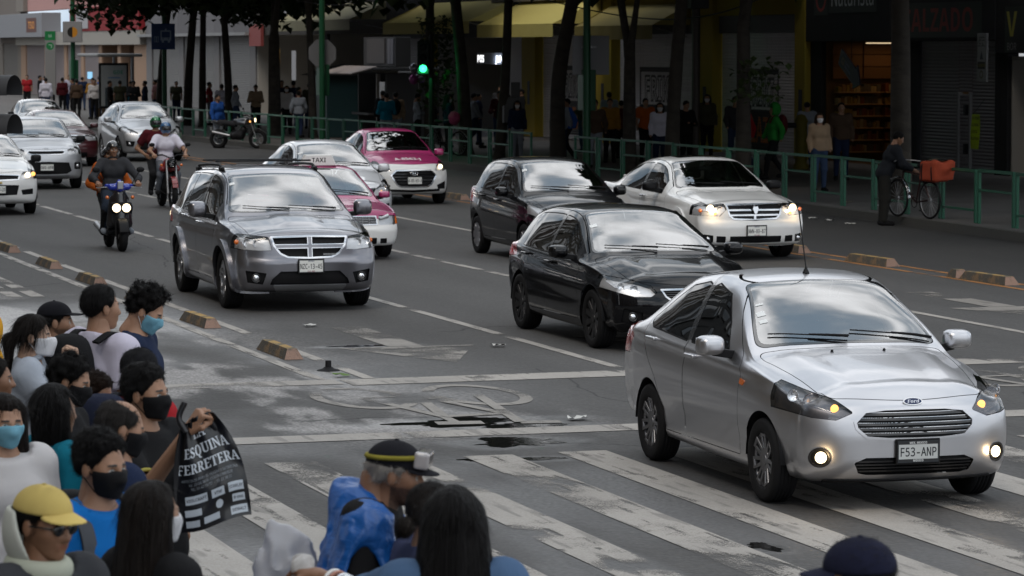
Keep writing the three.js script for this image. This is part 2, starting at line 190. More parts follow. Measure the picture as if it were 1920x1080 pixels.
const plateTex = (txt, top, bot, dark) => canvasTex(256, 128, (g, w, h) => { g.fillStyle = dark ? '#b9bcbb' : '#d9dad6'; g.fillRect(0, 0, w, h); g.fillStyle = dark ? '#1b1d20' : '#c8c9c6'; if (dark) { g.fillRect(0, 0, w, 22); g.fillRect(0, 108, w, 20); } g.strokeStyle = '#20242a'; g.lineWidth = 5; g.strokeRect(3, 3, w - 6, h - 6);
g.fillStyle = '#1a1c22'; g.textAlign = 'center'; g.textBaseline = 'middle'; g.font = 'bold 62px monospace'; g.save(); g.translate(w / 2, 66); g.scale(w * 0.92 / (txt.length * 37.3), 1.12); g.fillText(txt, 0, 0); g.restore(); g.font = 'bold 17px sans-serif'; g.fillStyle = dark ? '#d6d8d8' : '#434a66'; g.fillText(top, w / 2, 13); g.fillStyle = dark ? '#d6d8d8' : '#7a3542'; g.fillText(bot, w / 2, 117); });
function addPlate(car, sh, z0, y, txt, o = {}) { const p = grp('licence_plate', car); const z = z0 - sh.frontS(0, y) + (o.out ?? 0.02); p.position.set(o.x ?? 0, y, z); p.rotation.x = o.tilt ?? 0; if (o.frame !== false) part('plate_frame', box(0.325, 0.175, 0.016, 0.006), M.black, p);
const f = new THREE.PlaneGeometry(0.3, 0.15); f.translate(0, 0, 0.0105); part('plate', f, new THREE.MeshStandardMaterial({ map: plateTex(txt, o.top ?? '', o.bot ?? '', o.dark), roughness: 0.45 }), p); return p; }

const FR = (pts, r = 0, smaxS = 0.9) => (x, y, s) => s > smaxS ? 1 : sdPoly(pts, Math.abs(x), y) - r;
const SD = (pts, r = 0, minx = 0.42) => (x, y, s) => Math.abs(x) < minx ? 1 : sdPoly(pts, s, y) - r;
const ringOf = (fn, w) => (x, y, s) => Math.abs(fn(x, y, s)) - w;
const sided = (fn, sd) => (x, y, s) => x * sd > 0.005 ? fn(x, y, s) : 1;
const disc = (cx, cy, r, smx = 1.0) => (x, y, s) => s > smx ? 1 : Math.hypot(Math.abs(x) - cx, y - cy) - r;

function buildCar(S, car) {
const sh = makeShell(S), f = sh.f, z0 = S.fo + S.wb / 2, G = 0.0028, dp = S.dp ?? 3;
let body = sh.soup; const P = S.paint;
const take = (fn, gap = G) => { const inn = carve(body, fn, true, -gap, dp); body = carve(body, fn, false, gap, dp); return inn; };
const pick = (fn) => carve(sh.soup, fn, true, 0, dp);
const add = (name, soup, mat, parent = car, o = {}) => soup.length ? part(name, soupGeo(soup, z0, o.off ?? 0, o.thick ?? 0, o.push ?? 0), mat, parent) : grp(name, parent);
const ctx = { S, sh, f, z0, car, take, pick, add, P };
const sAx = [S.fo, S.fo + S.wb];
const aR = S.archR ?? S.wr + 0.05;
for (const s0 of sAx) { const fn = (x, y, s) => Math.abs(x) < 0.4 ? 1 : Math.hypot(s - s0, y - S.wr) - aR; body = carve(body, fn, false, 0, dp);
for (const sd of [1, -1]) { const wl = new THREE.CylinderGeometry(aR, aR, 0.42, 28, 1, true, -Math.PI / 2, Math.PI); wl.rotateX(-Math.PI / 2); wl.rotateY(Math.PI / 2); const hw = f.w(s0) - 0.225;
const back = new THREE.CircleGeometry(aR, 24, 0, Math.PI); back.rotateY(Math.PI / 2); back.translate(-0.2 * sd, 0, 0); const m = merge(wl, back); m.translate(sd * hw, S.wr, z0 - s0); part('wheel_liner', m, M.black, car);
addWheel(car, sd * S.track / 2, z0 - s0, sd, S); }
if (S.flare) for (const sd of [1, -1]) { const rg = (x, y, s) => x * sd < 0.4 || y < (S.flareLow ?? 0.2) ? 1 : Math.abs(Math.hypot(s - s0, y - S.wr) - aR - S.flare.w / 2) - S.flare.w / 2; add('arch_flare', pick(rg), S.flare.mat ?? P, car, { off: S.flare.t, thick: S.flare.t + 0.01 }); } }
const W = S.ws; const wsf = (w) => (x, y, s) => s < w.s0 - 0.35 || s > w.s1 + 0.35 || y < f.sh(s) - 0.04 ? 1 : smax(Math.abs(x) - (f.wT(s) - w.p), smax(w.s0 + w.b0 * x * x - s, s - w.s1 - w.b1 * x * x, 0.05), 0.09);
{ const g = take(wsf(W)), fn = wsf(W), fr = S.frit ?? 0.028; const ws = add('windscreen', carve(g, fn, true, -fr, dp), M.glass); add('window_seal', carve(g, fn, false, -fr, dp), M.frit, ws); 
for (const [sx, sy, wd, ht] of S.stickers ?? []) { const fs = (x, y, s) => Math.max(Math.abs(x - sx) - wd / 2, Math.abs(s - sy) - ht / 2); const st = carve(g, fs, true, 0, 3); if (st.length) add('sticker', st, M.sticker, ws, { off: 0.003 }); } }
if (S.rw) { const fn = wsf(S.rw), g = take(fn), rw = add('rear_window', carve(g, fn, true, -0.03, dp), S.rearTint ?? M.tint); add('window_seal', carve(g, fn, false, -0.03, dp), M.frit, rw); }
for (const sd of [-1, 1]) { for (const p of S.win) { const fn = sided(SD(p.pts ?? p, p.r ?? 0.03), sd), g = take(fn, 0.0), wn = add('side_window', carve(g, fn, true, -0.012, dp), p.mat ?? S.sideGlass ?? M.tint); add('window_seal', carve(g, fn, false, -0.012, dp), S.sealMat ?? M.rubber, wn); }
for (let i = 0; i + 1 < S.win.length; i++) { const xs = (w) => (w.pts ?? w).map((q) => q[0]), a = Math.max(...xs(S.win[i])) + (S.win[i].r ?? 0.03) * 0.6, b = Math.min(...xs(S.win[i + 1])) - (S.win[i + 1].r ?? 0.03) * 0.6; add('pillar_trim', pick(sided((x, y, s) => Math.abs(x) < 0.42 ? 1 : Math.max(a - s, s - b, f.sh(s) + 0.022 - y, y - (f.top(s) - f.drop(s) - 0.062)), sd)), M.blackGloss, car, { off: 0.003, thick: 0.003 }); }
const drs = []; for (const d of S.doors ?? []) { const dr = add('door', take(sided(SD(d.pts, d.r ?? 0.04), sd)), S.doorMat ?? P); drs.push(dr);
const [hs, hy] = d.handle, hx = sh.sideX(hs, hy); const hg = box(0.03, 0.032, 0.19, 0.012, 3); hg.translate(sd * (hx + 0.026), hy, z0 - hs); const h2 = merge(hg, moved(box(0.05, 0.028, 0.03, 0.01), sd * (hx + 0.005), hy, z0 - hs + 0.075), moved(box(0.05, 0.028, 0.03, 0.01), sd * (hx + 0.005), hy, z0 - hs - 0.075)); part('handle', h2, S.handleMat ?? P, dr); }
if (S.beltTrim) add('belt_trim', pick(sided(S.beltTrim, sd)), S.beltTrimMat ?? M.chrome, car, { off: 0.006, thick: 0.008 });
if (S.sill) add('side_moulding', pick(sided(SD(S.sill.pts, 0.01), sd)), S.sill.mat, car, { off: 0.008, thick: 0.012 }); }
if (S.hood) { const h = S.hood, fn = (x, y, s) => s > h.s1 + 0.3 || y < f.sh(s) - 0.06 - (s < S.sF ? 0.12 : 0) ? 1 : smax(smax(Math.abs(x) - h.w(s), s - h.s1 - (h.b1 ?? 0) * x * x, 0.06), (h.s0 + h.b0 * x * x) - s, 0.06); ctx.hood = add('bonnet', take(fn), P); }
if (S.front) S.front(ctx);
if (S.split) { add('lower_body', carve(body, S.split, true, 0, dp), S.lowPaint); add('body', carve(body, S.split, false, 0, dp), P); } else add('body', body, P);
const cw = Math.min(f.w(S.ws.s0), f.w(S.L * 0.6)) - 0.12, yf = (S.bot[0][1]) + 0.03, belt = f.sh(S.ws.s1);
const pan = []; pan.push(moved(box(cw * 1.5, 0.1, S.L - 0.5, 0.03), 0, yf + 0.08, z0 - S.L / 2)); pan.push(moved(box(cw * 1.3, belt * 0.42, S.ws.s0 - 0.45, 0.05), 0, yf + belt * 0.25, z0 - (S.ws.s0 + 0.35) / 2)); part('chassis', merge(pan), M.black, car);
part('dashboard', moved(box(cw * 1.86, 0.16, 0.42, 0.06, 3), 0, belt - 0.12, z0 - S.ws.s0 - 0.3), M.interior, car);
const seatAt = (x, s, w) => { const seat = grp('seat', car); part('cushion', moved(box(w, 0.16, 0.5, 0.06, 3), x, belt - 0.5, z0 - s), M.seatCloth, seat); const b = box(w, 0.62, 0.14, 0.06, 3); b.rotateX(-0.25); part('backrest', moved(b, x, belt - 0.16, z0 - s - 0.33), M.seatCloth, seat); for (const hx of w > 0.7 ? [-0.35, 0.35] : [0]) { const hr = box(0.26, 0.18, 0.1, 0.045, 3); part('headrest', moved(hr, x + hx, belt + 0.24, z0 - s - 0.44), M.seatCloth, seat); } };
const sd0 = S.ws.s0 + 0.95; seatAt(0.36, sd0, 0.5); seatAt(-0.36, sd0, 0.5); seatAt(0, sd0 + 0.85, cw * 1.6);
{ const st = new THREE.TorusGeometry(0.185, 0.016, 8, 28); st.rotateX(-0.45); part('steering_wheel', moved(st, 0.36, belt - 0.02, z0 - S.ws.s0 - 0.6), M.interior, car); }
{ const mir = box(0.22, 0.07, 0.03, 0.02); const s = mix(S.ws.s0, S.ws.s1, 0.93); part('rear_view_mirror', moved(mir, 0, f.top(s) - 0.11, z0 - s - 0.09), M.black, car); }
if (S.mirror) for (const sd of [-1, 1]) { const m = S.mirror, mg = grp('door_mirror', car), x = sh.sideX(m.s, m.y) ; const sp = new THREE.SphereGeometry(1, 24, 16); const pp = sp.attributes.position; for (let i = 0; i < pp.count; i++) { let a = pp.getX(i), b = pp.getY(i), c = pp.getZ(i); const e = (v) => Math.sign(v) * Math.pow(Math.abs(v), 0.6); a = e(a); b = e(b); c = c < 0 ? c * 0.35 : Math.sign(c) * Math.pow(Math.abs(c), 0.8); pp.setXYZ(i, a * m.w / 2, b * m.h / 2, c * 0.11); } sp.computeVertexNormals(); const mx = x + (m.gap ?? 0.1) + m.w / 2;
sp.rotateY(sd * -0.12); const shellM = part('mirror_shell', moved(sp, sd * mx, m.y + m.h * 0.45, z0 - m.s), m.mat ?? P, mg); part('mirror_arm', beam([sd * (x - 0.03), m.y - 0.01, z0 - m.s], [sd * (mx - m.w * 0.15), m.y + m.h * 0.12, z0 - m.s - 0.01], 0.09, 0.06), M.black, mg); const gl = box(m.w * 0.8, m.h * 0.7, 0.006, 0.003); part('mirror_glass', moved(gl, sd * mx, m.y + m.h * 0.45, z0 - m.s - 0.045), M.chrome, mg); }
if (S.wipers !== false) for (const [xa, xb] of S.wiperX ?? [[0.62, 0.02], [0.02, -0.55]]) { const pts = []; for (let k = 0; k <= 8; k++) { const t = k / 8, x = mix(xa, xb, t), s = S.ws.s0 + S.ws.b0 * x * x + 0.035 + 0.07 * t; pts.push([x, sh.topY(x, s) + 0.02, z0 - s]); } const wg = merge(tube(pts, 0.0055, 16, 5), tube(pts.slice(0, 5).map(([a, b, c], i) => [a, b + 0.012 - i * 0.002, c + 0.014 - i * 0.002]), 0.007, 10, 5)); part('wiper', wg, M.black, car); }
return ctx;
}
function headlamp(c, fn, o = {}) { for (const sd of [-1, 1]) { const g = c.take(sided(fn, sd)); const hl = c.add('headlamp', g, M.lens); c.add('housing', g, o.house ?? M.darkAlloy, hl, { off: -(o.deep ?? 0.05) });
for (const [bx, by, r, lit] of o.bowls ?? []) { const s = o.s ? o.s(bx) : c.sh.frontS(bx, by); const ex = o.inset ?? 0.03; const bowl = new THREE.SphereGeometry(r, 20, 10, 0, Math.PI * 2, 0, 1.25); bowl.rotateX(-Math.PI / 2); bowl.scale(1, 1, 0.7); bowl.translate(sd * bx, by, c.z0 - s - ex + 0.0); part('reflector', bowl, M.reflector, hl); const bulb = new THREE.SphereGeometry(r * (lit ? 0.72 : 0.42), 14, 10); bulb.translate(sd * bx, by, c.z0 - s - ex - r * 0.2); part('bulb', bulb, lit ?? M.lens, hl); }
for (const a of o.amber ?? []) { const s = o.s ? o.s(a[0]) : c.sh.frontS(a[0], a[1]); const b = new THREE.SphereGeometry(a[2], 14, 10); b.scale(1, 1, 0.5); b.translate(sd * a[0], a[1], c.z0 - s - 0.03); part('indicator', b, a[3] ?? M.amber, hl); } } }
function inset(c, name, fn, mat, deep, parent) { const g = c.take(fn, 0); const m = c.add(name, g, mat, parent ?? c.car, { push: -deep }); return m; }
const carPaint = (r, g, b, metal = 0, o = {}) => phys(r, g, b, { metalness: metal, roughness: o.rough ?? 0.38, clearcoat: 1, clearcoatRoughness: 0.04, ...o.x });
function shellOf(k) {
const lp = (a, b, t) => [mix(a[0], b[0], t), mix(a[1], b[1], t)], sR = k.L - k.sR;
const bulge = (p, e) => [p[0], p[1] + e];
return { ...k,
top: [[k.sF - 0.06, k.hd[0]], [mix(k.sF, k.cowl[0], 0.35), k.hd[1]], [mix(k.sF, k.cowl[0], 0.75), mix(k.hd[1], k.cowl[1], 0.72)], [k.cowl[0] - 0.06, k.cowl[1] - 0.018], bulge(lp(k.cowl, k.head, 0.1), 0.006), bulge(lp(k.cowl, k.head, 0.5), 0.022), bulge(lp(k.cowl, k.head, 0.85), 0.012), k.head, [mix(k.head[0], k.roof[0], 0.4), mix(k.head[1], k.roof[1], 0.72)], k.roof, ...(k.mid ? [k.mid] : []), k.rt, bulge(lp(k.rt, k.rb, 0.5), 0.015), k.rb, ...(k.tail[0] > k.rb[0] + 0.02 ? [[mix(k.rb[0], k.tail[0], 0.5), mix(k.rb[1], k.tail[1], 0.4)], k.tail] : [])],
wT: [[k.sF - 0.06, k.wH[0]], [k.cowl[0] - 0.06, k.wH[1]], [k.cowl[0] + 0.06, k.wH[1] - 0.012], [k.head[0], k.wR[0]], [k.roof[0], k.wR[1]], [k.rt[0], k.wR[2]], [k.rb[0], k.wR[3]], [sR, k.wR[3]]].filter((p, i, a) => !i || p[0] > a[i - 1][0] + 0.005),
drop: [[k.sF, k.dr?.[0] ?? 0.08], [k.cowl[0], 0.07], [k.head[0], 0.06], [k.roof[0], 0.055], [k.rt[0], 0.06], [sR, 0.06]],
sh: [[k.sF - 0.06, k.belt[0]], [k.cowl[0], k.belt[1]], [k.L * 0.55, k.belt[2]], [sR - 0.1, k.belt[3]]], w: [[k.sF - 0.06, k.W * 0.915], [k.sF + 0.3, k.W * 0.98], [k.sF + 0.7, k.W], [k.L * 0.75, k.W], [sR, k.W * 0.93]], bot: [[k.sF - 0.06, k.clear + 0.03], [k.fo + 0.4, k.clear], [k.L * 0.75, k.clear + 0.02], [sR, k.clear + 0.1]] };
}
function autoSides(S) { // windows and doors from the pillar positions
const T = pchip(S.top), D = pchip(S.drop), B = pchip(S.sh), a = S.pill, sill = S.clear + 0.13, yc = (s) => T(s) - D(s), bt = S.beltIn ?? 0.02, up = S.railH ?? 0.055;
const seq = (s0, s1, fn, n = 9) => Array.from({ length: n }, (_, i) => { const s = mix(s0, s1, i / (n - 1)); return [s, fn(s)]; });
const winPoly = (s0, s1) => { const low = seq(s0, s1, (s) => B(s) + bt), top = seq(s0, s1, (s) => Math.max(B(s) + bt + 0.004, yc(s) - up)).reverse(); return [...low, ...top]; };
S.win = []; for (let i = 0; i < a.win.length; i++) S.win.push({ pts: winPoly(...a.win[i]), r: 0.014, mat: a.mat?.[i] });
S.doors = a.doors.map(([s0, s1, h], i) => { const up2 = seq(s0, s1, (s) => Math.max(B(s) - 0.06, yc(s) - 0.012)).reverse(); let low = seq(s0, s1, () => sill, 14); const sa = S.fo + S.wb, R = (S.archR ?? S.wr + 0.05) + 0.05; low = low.map(([s, y]) => { const d = Math.abs(s - sa); return [s, d < R ? Math.max(y, S.wr + Math.sqrt(R * R - d * d)) : y]; }); return { pts: [...low, ...up2], r: 0.012, handle: h }; });
return S;
}
const mir2 = (h) => [...h, ...h.filter((p) => p[0] > 0.001).reverse().map(([x, y]) => [-x, y])];
function frontKit(c, o) {
const out = {};
if (o.grille) { const G = o.grille, pl = mir2(G.pts), gf = (x, y, s) => s > 0.7 ? 1 : sdPoly(pl, x, y) - (G.r ?? 0); const g = inset(c, 'grille', gf, G.mat ?? M.black, G.deep ?? 0.03); out.grille = g; out.gf = gf;
if (G.rim) c.add('grille_surround', c.pick(ringOf(gf, G.rim)), G.rimMat ?? M.chrome, g, { off: 0.008, thick: 0.02 });
for (const [y0, h, m] of G.bars ?? []) c.add('grille_bar', c.pick((x, y, s) => Math.max(Math.abs(y - y0 - (G.bow ?? 0) * x * x) - h, gf(x, y, s) + 0.003)), m ?? M.chrome, g, { off: 0.0, thick: 0.02 });
for (const [x0, h, m] of G.posts ?? []) c.add('grille_bar', c.pick((x, y, s) => Math.max(Math.abs(x - x0) - h, gf(x, y, s) + 0.003)), m ?? M.chrome, g, { off: 0.004, thick: 0.02 }); }
for (const l of o.lower ?? []) { const pl = l.half ? null : mir2(l.pts); const fn = l.half ? FR(l.pts, l.r ?? 0.008) : (x, y, s) => s > 0.8 ? 1 : sdPoly(pl, x, y) - (l.r ?? 0.008); const m = l.proud ? c.add(l.name ?? 'skid_plate', c.pick(fn), l.mat, c.car, { off: l.proud, thick: l.proud + 0.01 }) : inset(c, l.name ?? 'air_intake', fn, l.mat ?? M.black, l.deep ?? 0.03);
for (const y0 of l.bars ?? []) c.add('intake_bar', c.pick((x, y, s) => Math.max(Math.abs(y - y0) - 0.006, fn(x, y, s) + 0.004)), M.blackGloss, m, { off: -0.01, thick: 0.02 }); }
for (const fg of o.fogs ?? []) for (const sd of [-1, 1]) { const fl = grp('fog_lamp', c.car), s = c.sh.frontS(fg[0], fg[1]); const b = new THREE.SphereGeometry(fg[2], 14, 10); b.scale(1, 1, 0.5); part('lamp_glass', moved(b, sd * fg[0], fg[1], c.z0 - s - 0.006), fg[3] ?? M.reflector, fl); const t = new THREE.TorusGeometry(fg[2] * 1.25, fg[2] * 0.22, 6, 20); part('bezel', moved(t, sd * fg[0], fg[1], c.z0 - s - 0.004), M.blackGloss, fl); }
if (o.lamp) { const L = o.lamp; headlamp(c, (x, y, s) => s > (L.sEnd ?? 0.8) + 0.3 ? 1 : Math.max(sdPoly(L.pts, Math.abs(x), y) - (L.r ?? 0.008), s - (L.sEnd ?? 0.7)), L); }
if (o.tail) for (const sd of [-1, 1]) c.add('tail_lamp', c.take(sided((x, y, s) => s < c.S.L * 0.8 ? 1 : sdPoly(o.tail, s, y) - 0.01, sd)), M.redLens);
if (o.plate) addPlate(c.car, c.sh, c.z0, o.plate[0], o.plate[1], { out: 0.022, ...o.plate[2] });
return out;
}
function badgeAt(c, y, geo, mat, name = 'badge', tilt = -0.2, out = 0.02) { const s = c.sh.frontS(0, y); geo.rotateX(tilt); return part(name, moved(geo, 0, y, c.z0 - s + out), mat, c.car); }
const extr = (pts, d, bev = 0.003) => new THREE.ExtrudeGeometry(new THREE.Shape(pts.map(([x, y]) => new THREE.Vector2(x, y))), { depth: d, bevelEnabled: bev > 0, bevelSize: bev, bevelThickness: bev, bevelSegments: 1 });
const ovalRing = (a, b, r) => { const g = new THREE.TorusGeometry(1, r / a, 6, 28); g.scale(a, b, a); return g; };
const P_silver = carPaint(0.55, 0.55, 0.57, 0.97, { rough: 0.34, x: { clearcoat: 0.5 } });
const emblem = (txt, bg, fg, w = 256, h = 110, font = 'italic bold 74px serif') => canvasTex(w, h, (g) => { g.fillStyle = bg; g.fillRect(0, 0, w, h); g.fillStyle = fg; g.font = font; g.textAlign = 'center'; g.textBaseline = 'middle'; g.fillText(txt, w / 2, h / 2); });
function silverSedan(pos, turn) {
const car = thing('silver_sedan', 'silver sedan with lit round fog lamps driving over the zebra crossing', 'car', 'cars driving down the avenue', pos, turn);
const S = { L: 4.24, wb: 2.491, fo: 0.80, wr: 0.298, tw: 0.18, track: 1.5, archR: 0.345, sF: 0.36, sR: 0.22, kx: 0.42, kp: 2.6, nF: 4.5, cF: 0.46,
leanF: pchip([[0.15, 0.3], [0.24, 0.1], [0.36, 0.0], [0.5, 0.0], [0.62, 0.03], [0.72, 0.12], [0.80, 0.34], [0.9, 0.6]]), leanR: pchip([[0.2, 0.3], [0.4, 0], [0.7, 0], [1.0, 0.3], [1.2, 0.5]]),
top: [[0.3, 0.865], [0.6, 0.945], [0.95, 1.005], [1.18, 1.04], [1.3, 1.105], [1.55, 1.265], [1.8, 1.405], [1.95, 1.47], [2.15, 1.513], [2.45, 1.525], [2.9, 1.495], [3.2, 1.42], [3.5, 1.275], [3.72, 1.15], [3.85, 1.105], [4.02, 1.07]],
wT: [[0.3, 0.62], [0.8, 0.69], [1.18, 0.735], [1.3, 0.725], [1.95, 0.575], [2.4, 0.555], [2.9, 0.55], [3.2, 0.55], [3.7, 0.62], [4.02, 0.66]], drop: [[0.3, 0.09], [1.1, 0.075], [1.3, 0.075], [2.0, 0.06], [2.5, 0.055], [3.2, 0.06], [3.7, 0.05], [4.02, 0.06]],
sh: [[0.3, 0.74], [0.7, 0.84], [1.2, 0.925], [2.0, 0.965], [3.0, 1.005], [3.6, 1.03], [4.02, 0.98]], w: [[0.3, 0.775], [0.6, 0.83], [1.0, 0.848], [3.2, 0.848], [3.7, 0.825], [4.02, 0.77]], bot: [[0.3, 0.2], [1.0, 0.18], [3.2, 0.2], [4.02, 0.28]],
deform(p) { const [x, y, s] = p, ax = Math.abs(x); // bonnet creases, shoulder line, bumper spoiler
if (s > 0.2 && s < 1.25 && y > 0.7) p[1] += 0.014 * sstep(0.30, 0.36, ax - 0.10 * (s - 0.3)) * sstep(0.2, 0.35, s) * (1 - sstep(1.05, 1.22, s)) * (1 - sstep(0.5, 0.62, ax));
if (ax > 0.6 && s > 0.7 && s < 3.9) { const l = 0.80 + 0.055 * s * 0.6, d = y - l; p[0] += Math.sign(x) * (-0.012 * Math.exp(-d * d / 0.002) + 0.008 * Math.exp(-((d - 0.05) ** 2) / 0.0012)); const r = y - (0.36 + 0.02 * s); p[0] -= Math.sign(x) * 0.014 * Math.exp(-r * r / 0.006); }
if (s < 0.36 && y > 0.22 && y < 0.66) { const k = Math.exp(-((ax - 0.63) ** 2) / 0.006 - ((y - 0.40) ** 2) / 0.008); p[2] += 0.02 * k; } },
ws: { s0: 1.235, s1: 1.965, b0: 0.10, b1: 0.12, p: 0.034 }, rw: { s0: 3.16, s1: 3.72, b0: -0.08, b1: -0.06, p: 0.06 },
stickers: [[-0.55, 1.60, 0.065, 0.05], [-0.56, 1.52, 0.06, 0.035], [-0.525, 1.70, 0.06, 0.02]],
win: [{ pts: [[1.62, 0.985], [1.78, 1.16], [2.03, 1.355], [2.34, 1.41], [2.39, 1.395], [2.39, 1.01]], r: 0.025 }, { pts: [[2.51, 1.015], [2.51, 1.395], [2.58, 1.405], [2.88, 1.36], [3.12, 1.245], [3.38, 1.09], [3.30, 1.055]], r: 0.028 }],
doors: [{ pts: [[1.30, 0.30], [1.28, 0.86], [1.36, 0.98], [1.66, 1.21], [1.95, 1.43], [2.36, 1.485], [2.43, 1.48], [2.45, 0.9], [2.44, 0.30]], r: 0.02, handle: [2.28, 0.90] }, { pts: [[2.50, 0.30], [2.50, 1.475], [2.9, 1.43], [3.19, 1.28], [3.43, 1.1], [3.40, 0.9], [3.12, 0.68], [2.96, 0.48], [2.92, 0.30]], r: 0.02, handle: [3.2, 0.955] }],
hood: { s0: 0.10, b0: 0.35, s1: 1.19, b1: 0.1, w: (s) => mix(0.56, 0.70, clamp((s - 0.1) / 1.0)) }, mirror: { s: 1.55, y: 0.98, w: 0.21, h: 0.145, gap: 0.07 }, rim: { n: 7, kind: 'split', mat: std(0.2, 0.2, 0.21, 0.4, 0.9) }, wiperX: [[0.66, 0.04], [0.0, -0.58]], paint: P_silver,
front(c) { const gr = [[0, 0.712], [0.22, 0.71], [0.36, 0.695], [0.435, 0.628], [0.425, 0.585], [0.36, 0.525], [0.2, 0.512], [0, 0.51]].flatMap((p, i) => [p]); const full = [...gr, ...gr.slice(1, -1).reverse().map(([x, y]) => [-x, y])]; const gf = (x, y, s) => s > 0.6 ? 1 : sdPoly(full, x, y);
const g = inset(c, 'grille', gf, M.black, 0.035); c.add('grille_surround', c.pick(ringOf(gf, 0.009)), P_silver, g, { off: 0.012, thick: 0.02 });
for (let k = 0; k < 5; k++) { const y0 = 0.545 + k * 0.034, fb = (x, y, s) => Math.max(Math.abs(y - y0 - 0.01 * x * x) - 0.009, gf(x, y, s) + 0.006); c.add('grille_bar', c.pick(fb), M.blackGloss, g, { off: -0.004, thick: 0.02 }); const fb2 = (x, y, s) => Math.max(Math.abs(y - y0 - 0.0095 - 0.01 * x * x) - 0.0016, gf(x, y, s) + 0.008); c.add('bar_edge', c.pick(fb2), M.chrome, g, { off: 0.0, thick: 0.006 }); }
const lo = [[-0.36, 0.375], [0.36, 0.375], [0.43, 0.345], [0.40, 0.285], [0.34, 0.272], [-0.34, 0.272], [-0.40, 0.285], [-0.43, 0.345]], lf = (x, y, s) => s > 0.6 ? 1 : sdPoly(lo, x, y) - 0.01; const li = inset(c, 'lower_grille', lf, M.black, 0.03); for (let k = 0; k < 4; k++) { const y0 = 0.285 + k * 0.024; c.add('grille_bar', c.pick((x, y, s) => Math.max(Math.abs(y - y0) - 0.006, lf(x, y, s) + 0.004)), M.blackGloss, li, { off: -0.008, thick: 0.02 }); }
c.add('bumper_lip', c.pick((x, y, s) => s > 0.5 ? 1 : Math.max(Math.abs(y - 0.215 - 0.02 * x * x) - 0.008, Math.abs(x) - 0.62)), M.black, c.car, { off: 0.008, thick: 0.02 });
for (const sd of [-1, 1]) { const ff = sided(disc(0.655, 0.385, 0.062, 0.6), sd), fl = grp('fog_lamp', c.car); const rc = c.take(ff, 0); c.add('recess', rc, M.black, fl, { push: -0.03 }); c.add('bezel', c.pick(ringOf(ff, 0.007)), M.blackGloss, fl, { off: 0.006, thick: 0.02 }); const s = c.sh.frontS(0.65, 0.385); const b = new THREE.SphereGeometry(0.04, 20, 14); b.scale(1, 1, 0.45); b.rotateY(sd * 0.35); part('lamp_glass', moved(b, sd * 0.65, 0.385, c.z0 - s - 0.012), M.lampLit, fl);
const L = new THREE.PointLight(0xffd9a0, 0.06); L.position.set(sd * 0.66, 0.385, c.z0 - s + 0.05); L.name = 'fog_light'; L.castShadow = true; fl.add(L); }
headlamp(c, (x, y, s) => s > 1 ? 1 : Math.max(sdPoly([[0.455, 0.695], [0.53, 0.76], [0.66, 0.82], [0.735, 0.865], [0.90, 0.92], [0.90, 0.72], [0.70, 0.665], [0.56, 0.652]], Math.abs(x), y) - 0.008, s - 0.72 + (0.9 - y) * 0.4), { house: std(0.1, 0.1, 0.11, 0.3, 0.85), bowls: [[0.665, 0.755, 0.072], [0.755, 0.79, 0.045]], amber: [[0.545, 0.715, 0.03, M.amberLit]], deep: 0.028, inset: 0.03 });
addPlate(c.car, c.sh, c.z0, 0.425, 'F53-ANP', { dark: true, top: 'MEX. MEXICO', bot: 'MEXICO', out: 0.016 });
const bd = new THREE.CylinderGeometry(1, 1, 0.012, 28); bd.rotateX(Math.PI / 2); bd.scale(0.072, 0.03, 1); const eb = grp('badge', c.car); const sb = c.sh.frontS(0, 0.757); eb.position.set(0, 0.757, c.z0 - sb + 0.008); eb.rotation.x = -0.6; part('badge_rim', bd, M.chrome, eb); const bp = new THREE.CircleGeometry(1, 28); bp.scale(0.064, 0.024, 1); bp.translate(0, 0, 0.0075); part('badge_face', bp, new THREE.MeshStandardMaterial({ map: emblem('Ford', '#16244a', '#d6dae4'), roughness: 0.25 }), eb);
for (const sd of [-1, 1]) c.add('side_repeater', c.pick(sided(SD([[1.17, 0.815], [1.25, 0.825], [1.25, 0.80], [1.19, 0.79]], 0.006), sd)), M.amber, c.car, { off: 0.005, thick: 0.008 });
for (const sd of [-1, 1]) c.add('tail_lamp', c.take(sided((x, y, s) => s < 3.7 ? 1 : sdPoly([[3.88, 0.80], [3.80, 0.95], [3.86, 1.03], [4.3, 1.03], [4.3, 0.78]], s, y) - 0.01, sd)), M.redLens);
for (const x of [-0.2, 0.2]) { const s = 1.08; part('washer_nozzle', moved(new THREE.SphereGeometry(0.012, 8, 6), x, c.sh.topY(x, s) + 0.006, c.z0 - s), M.black, c.car); }
const ya = c.sh.topY(0, 2.12), an = merge(moved(new THREE.ConeGeometry(0.028, 0.06, 12), 0, ya + 0.03, c.z0 - 2.12), bar([0, ya + 0.04, c.z0 - 2.12], [0.01, ya + 0.46, c.z0 - 2.30], 0.005, 6)); part('antenna', an, M.black, c.car); } };
buildCar(S, car); return car;
}
const dropTex = (() => { const r = rng(77), n = 512, h = new Float32Array(n * n); for (let k = 0; k < 5200; k++) { const cx = r() * n, cy = r() * n, R = 0.8 + r() * r() * 3.2; for (let y = -5; y <= 5; y++) for (let x = -5; x <= 5; x++) { const d = Math.hypot(x, y) / R; if (d < 1) { const i = ((cy + y + n) | 0) % n * n + ((cx + x + n) | 0) % n; h[i] = Math.max(h[i], Math.sqrt(1 - d * d) * (0.4 + 0.6 * R / 4)); } } } return dataTex(n, n, (u, v, i, j) => h[j * n + i], { rep: [1.6, 1.6] }); })();
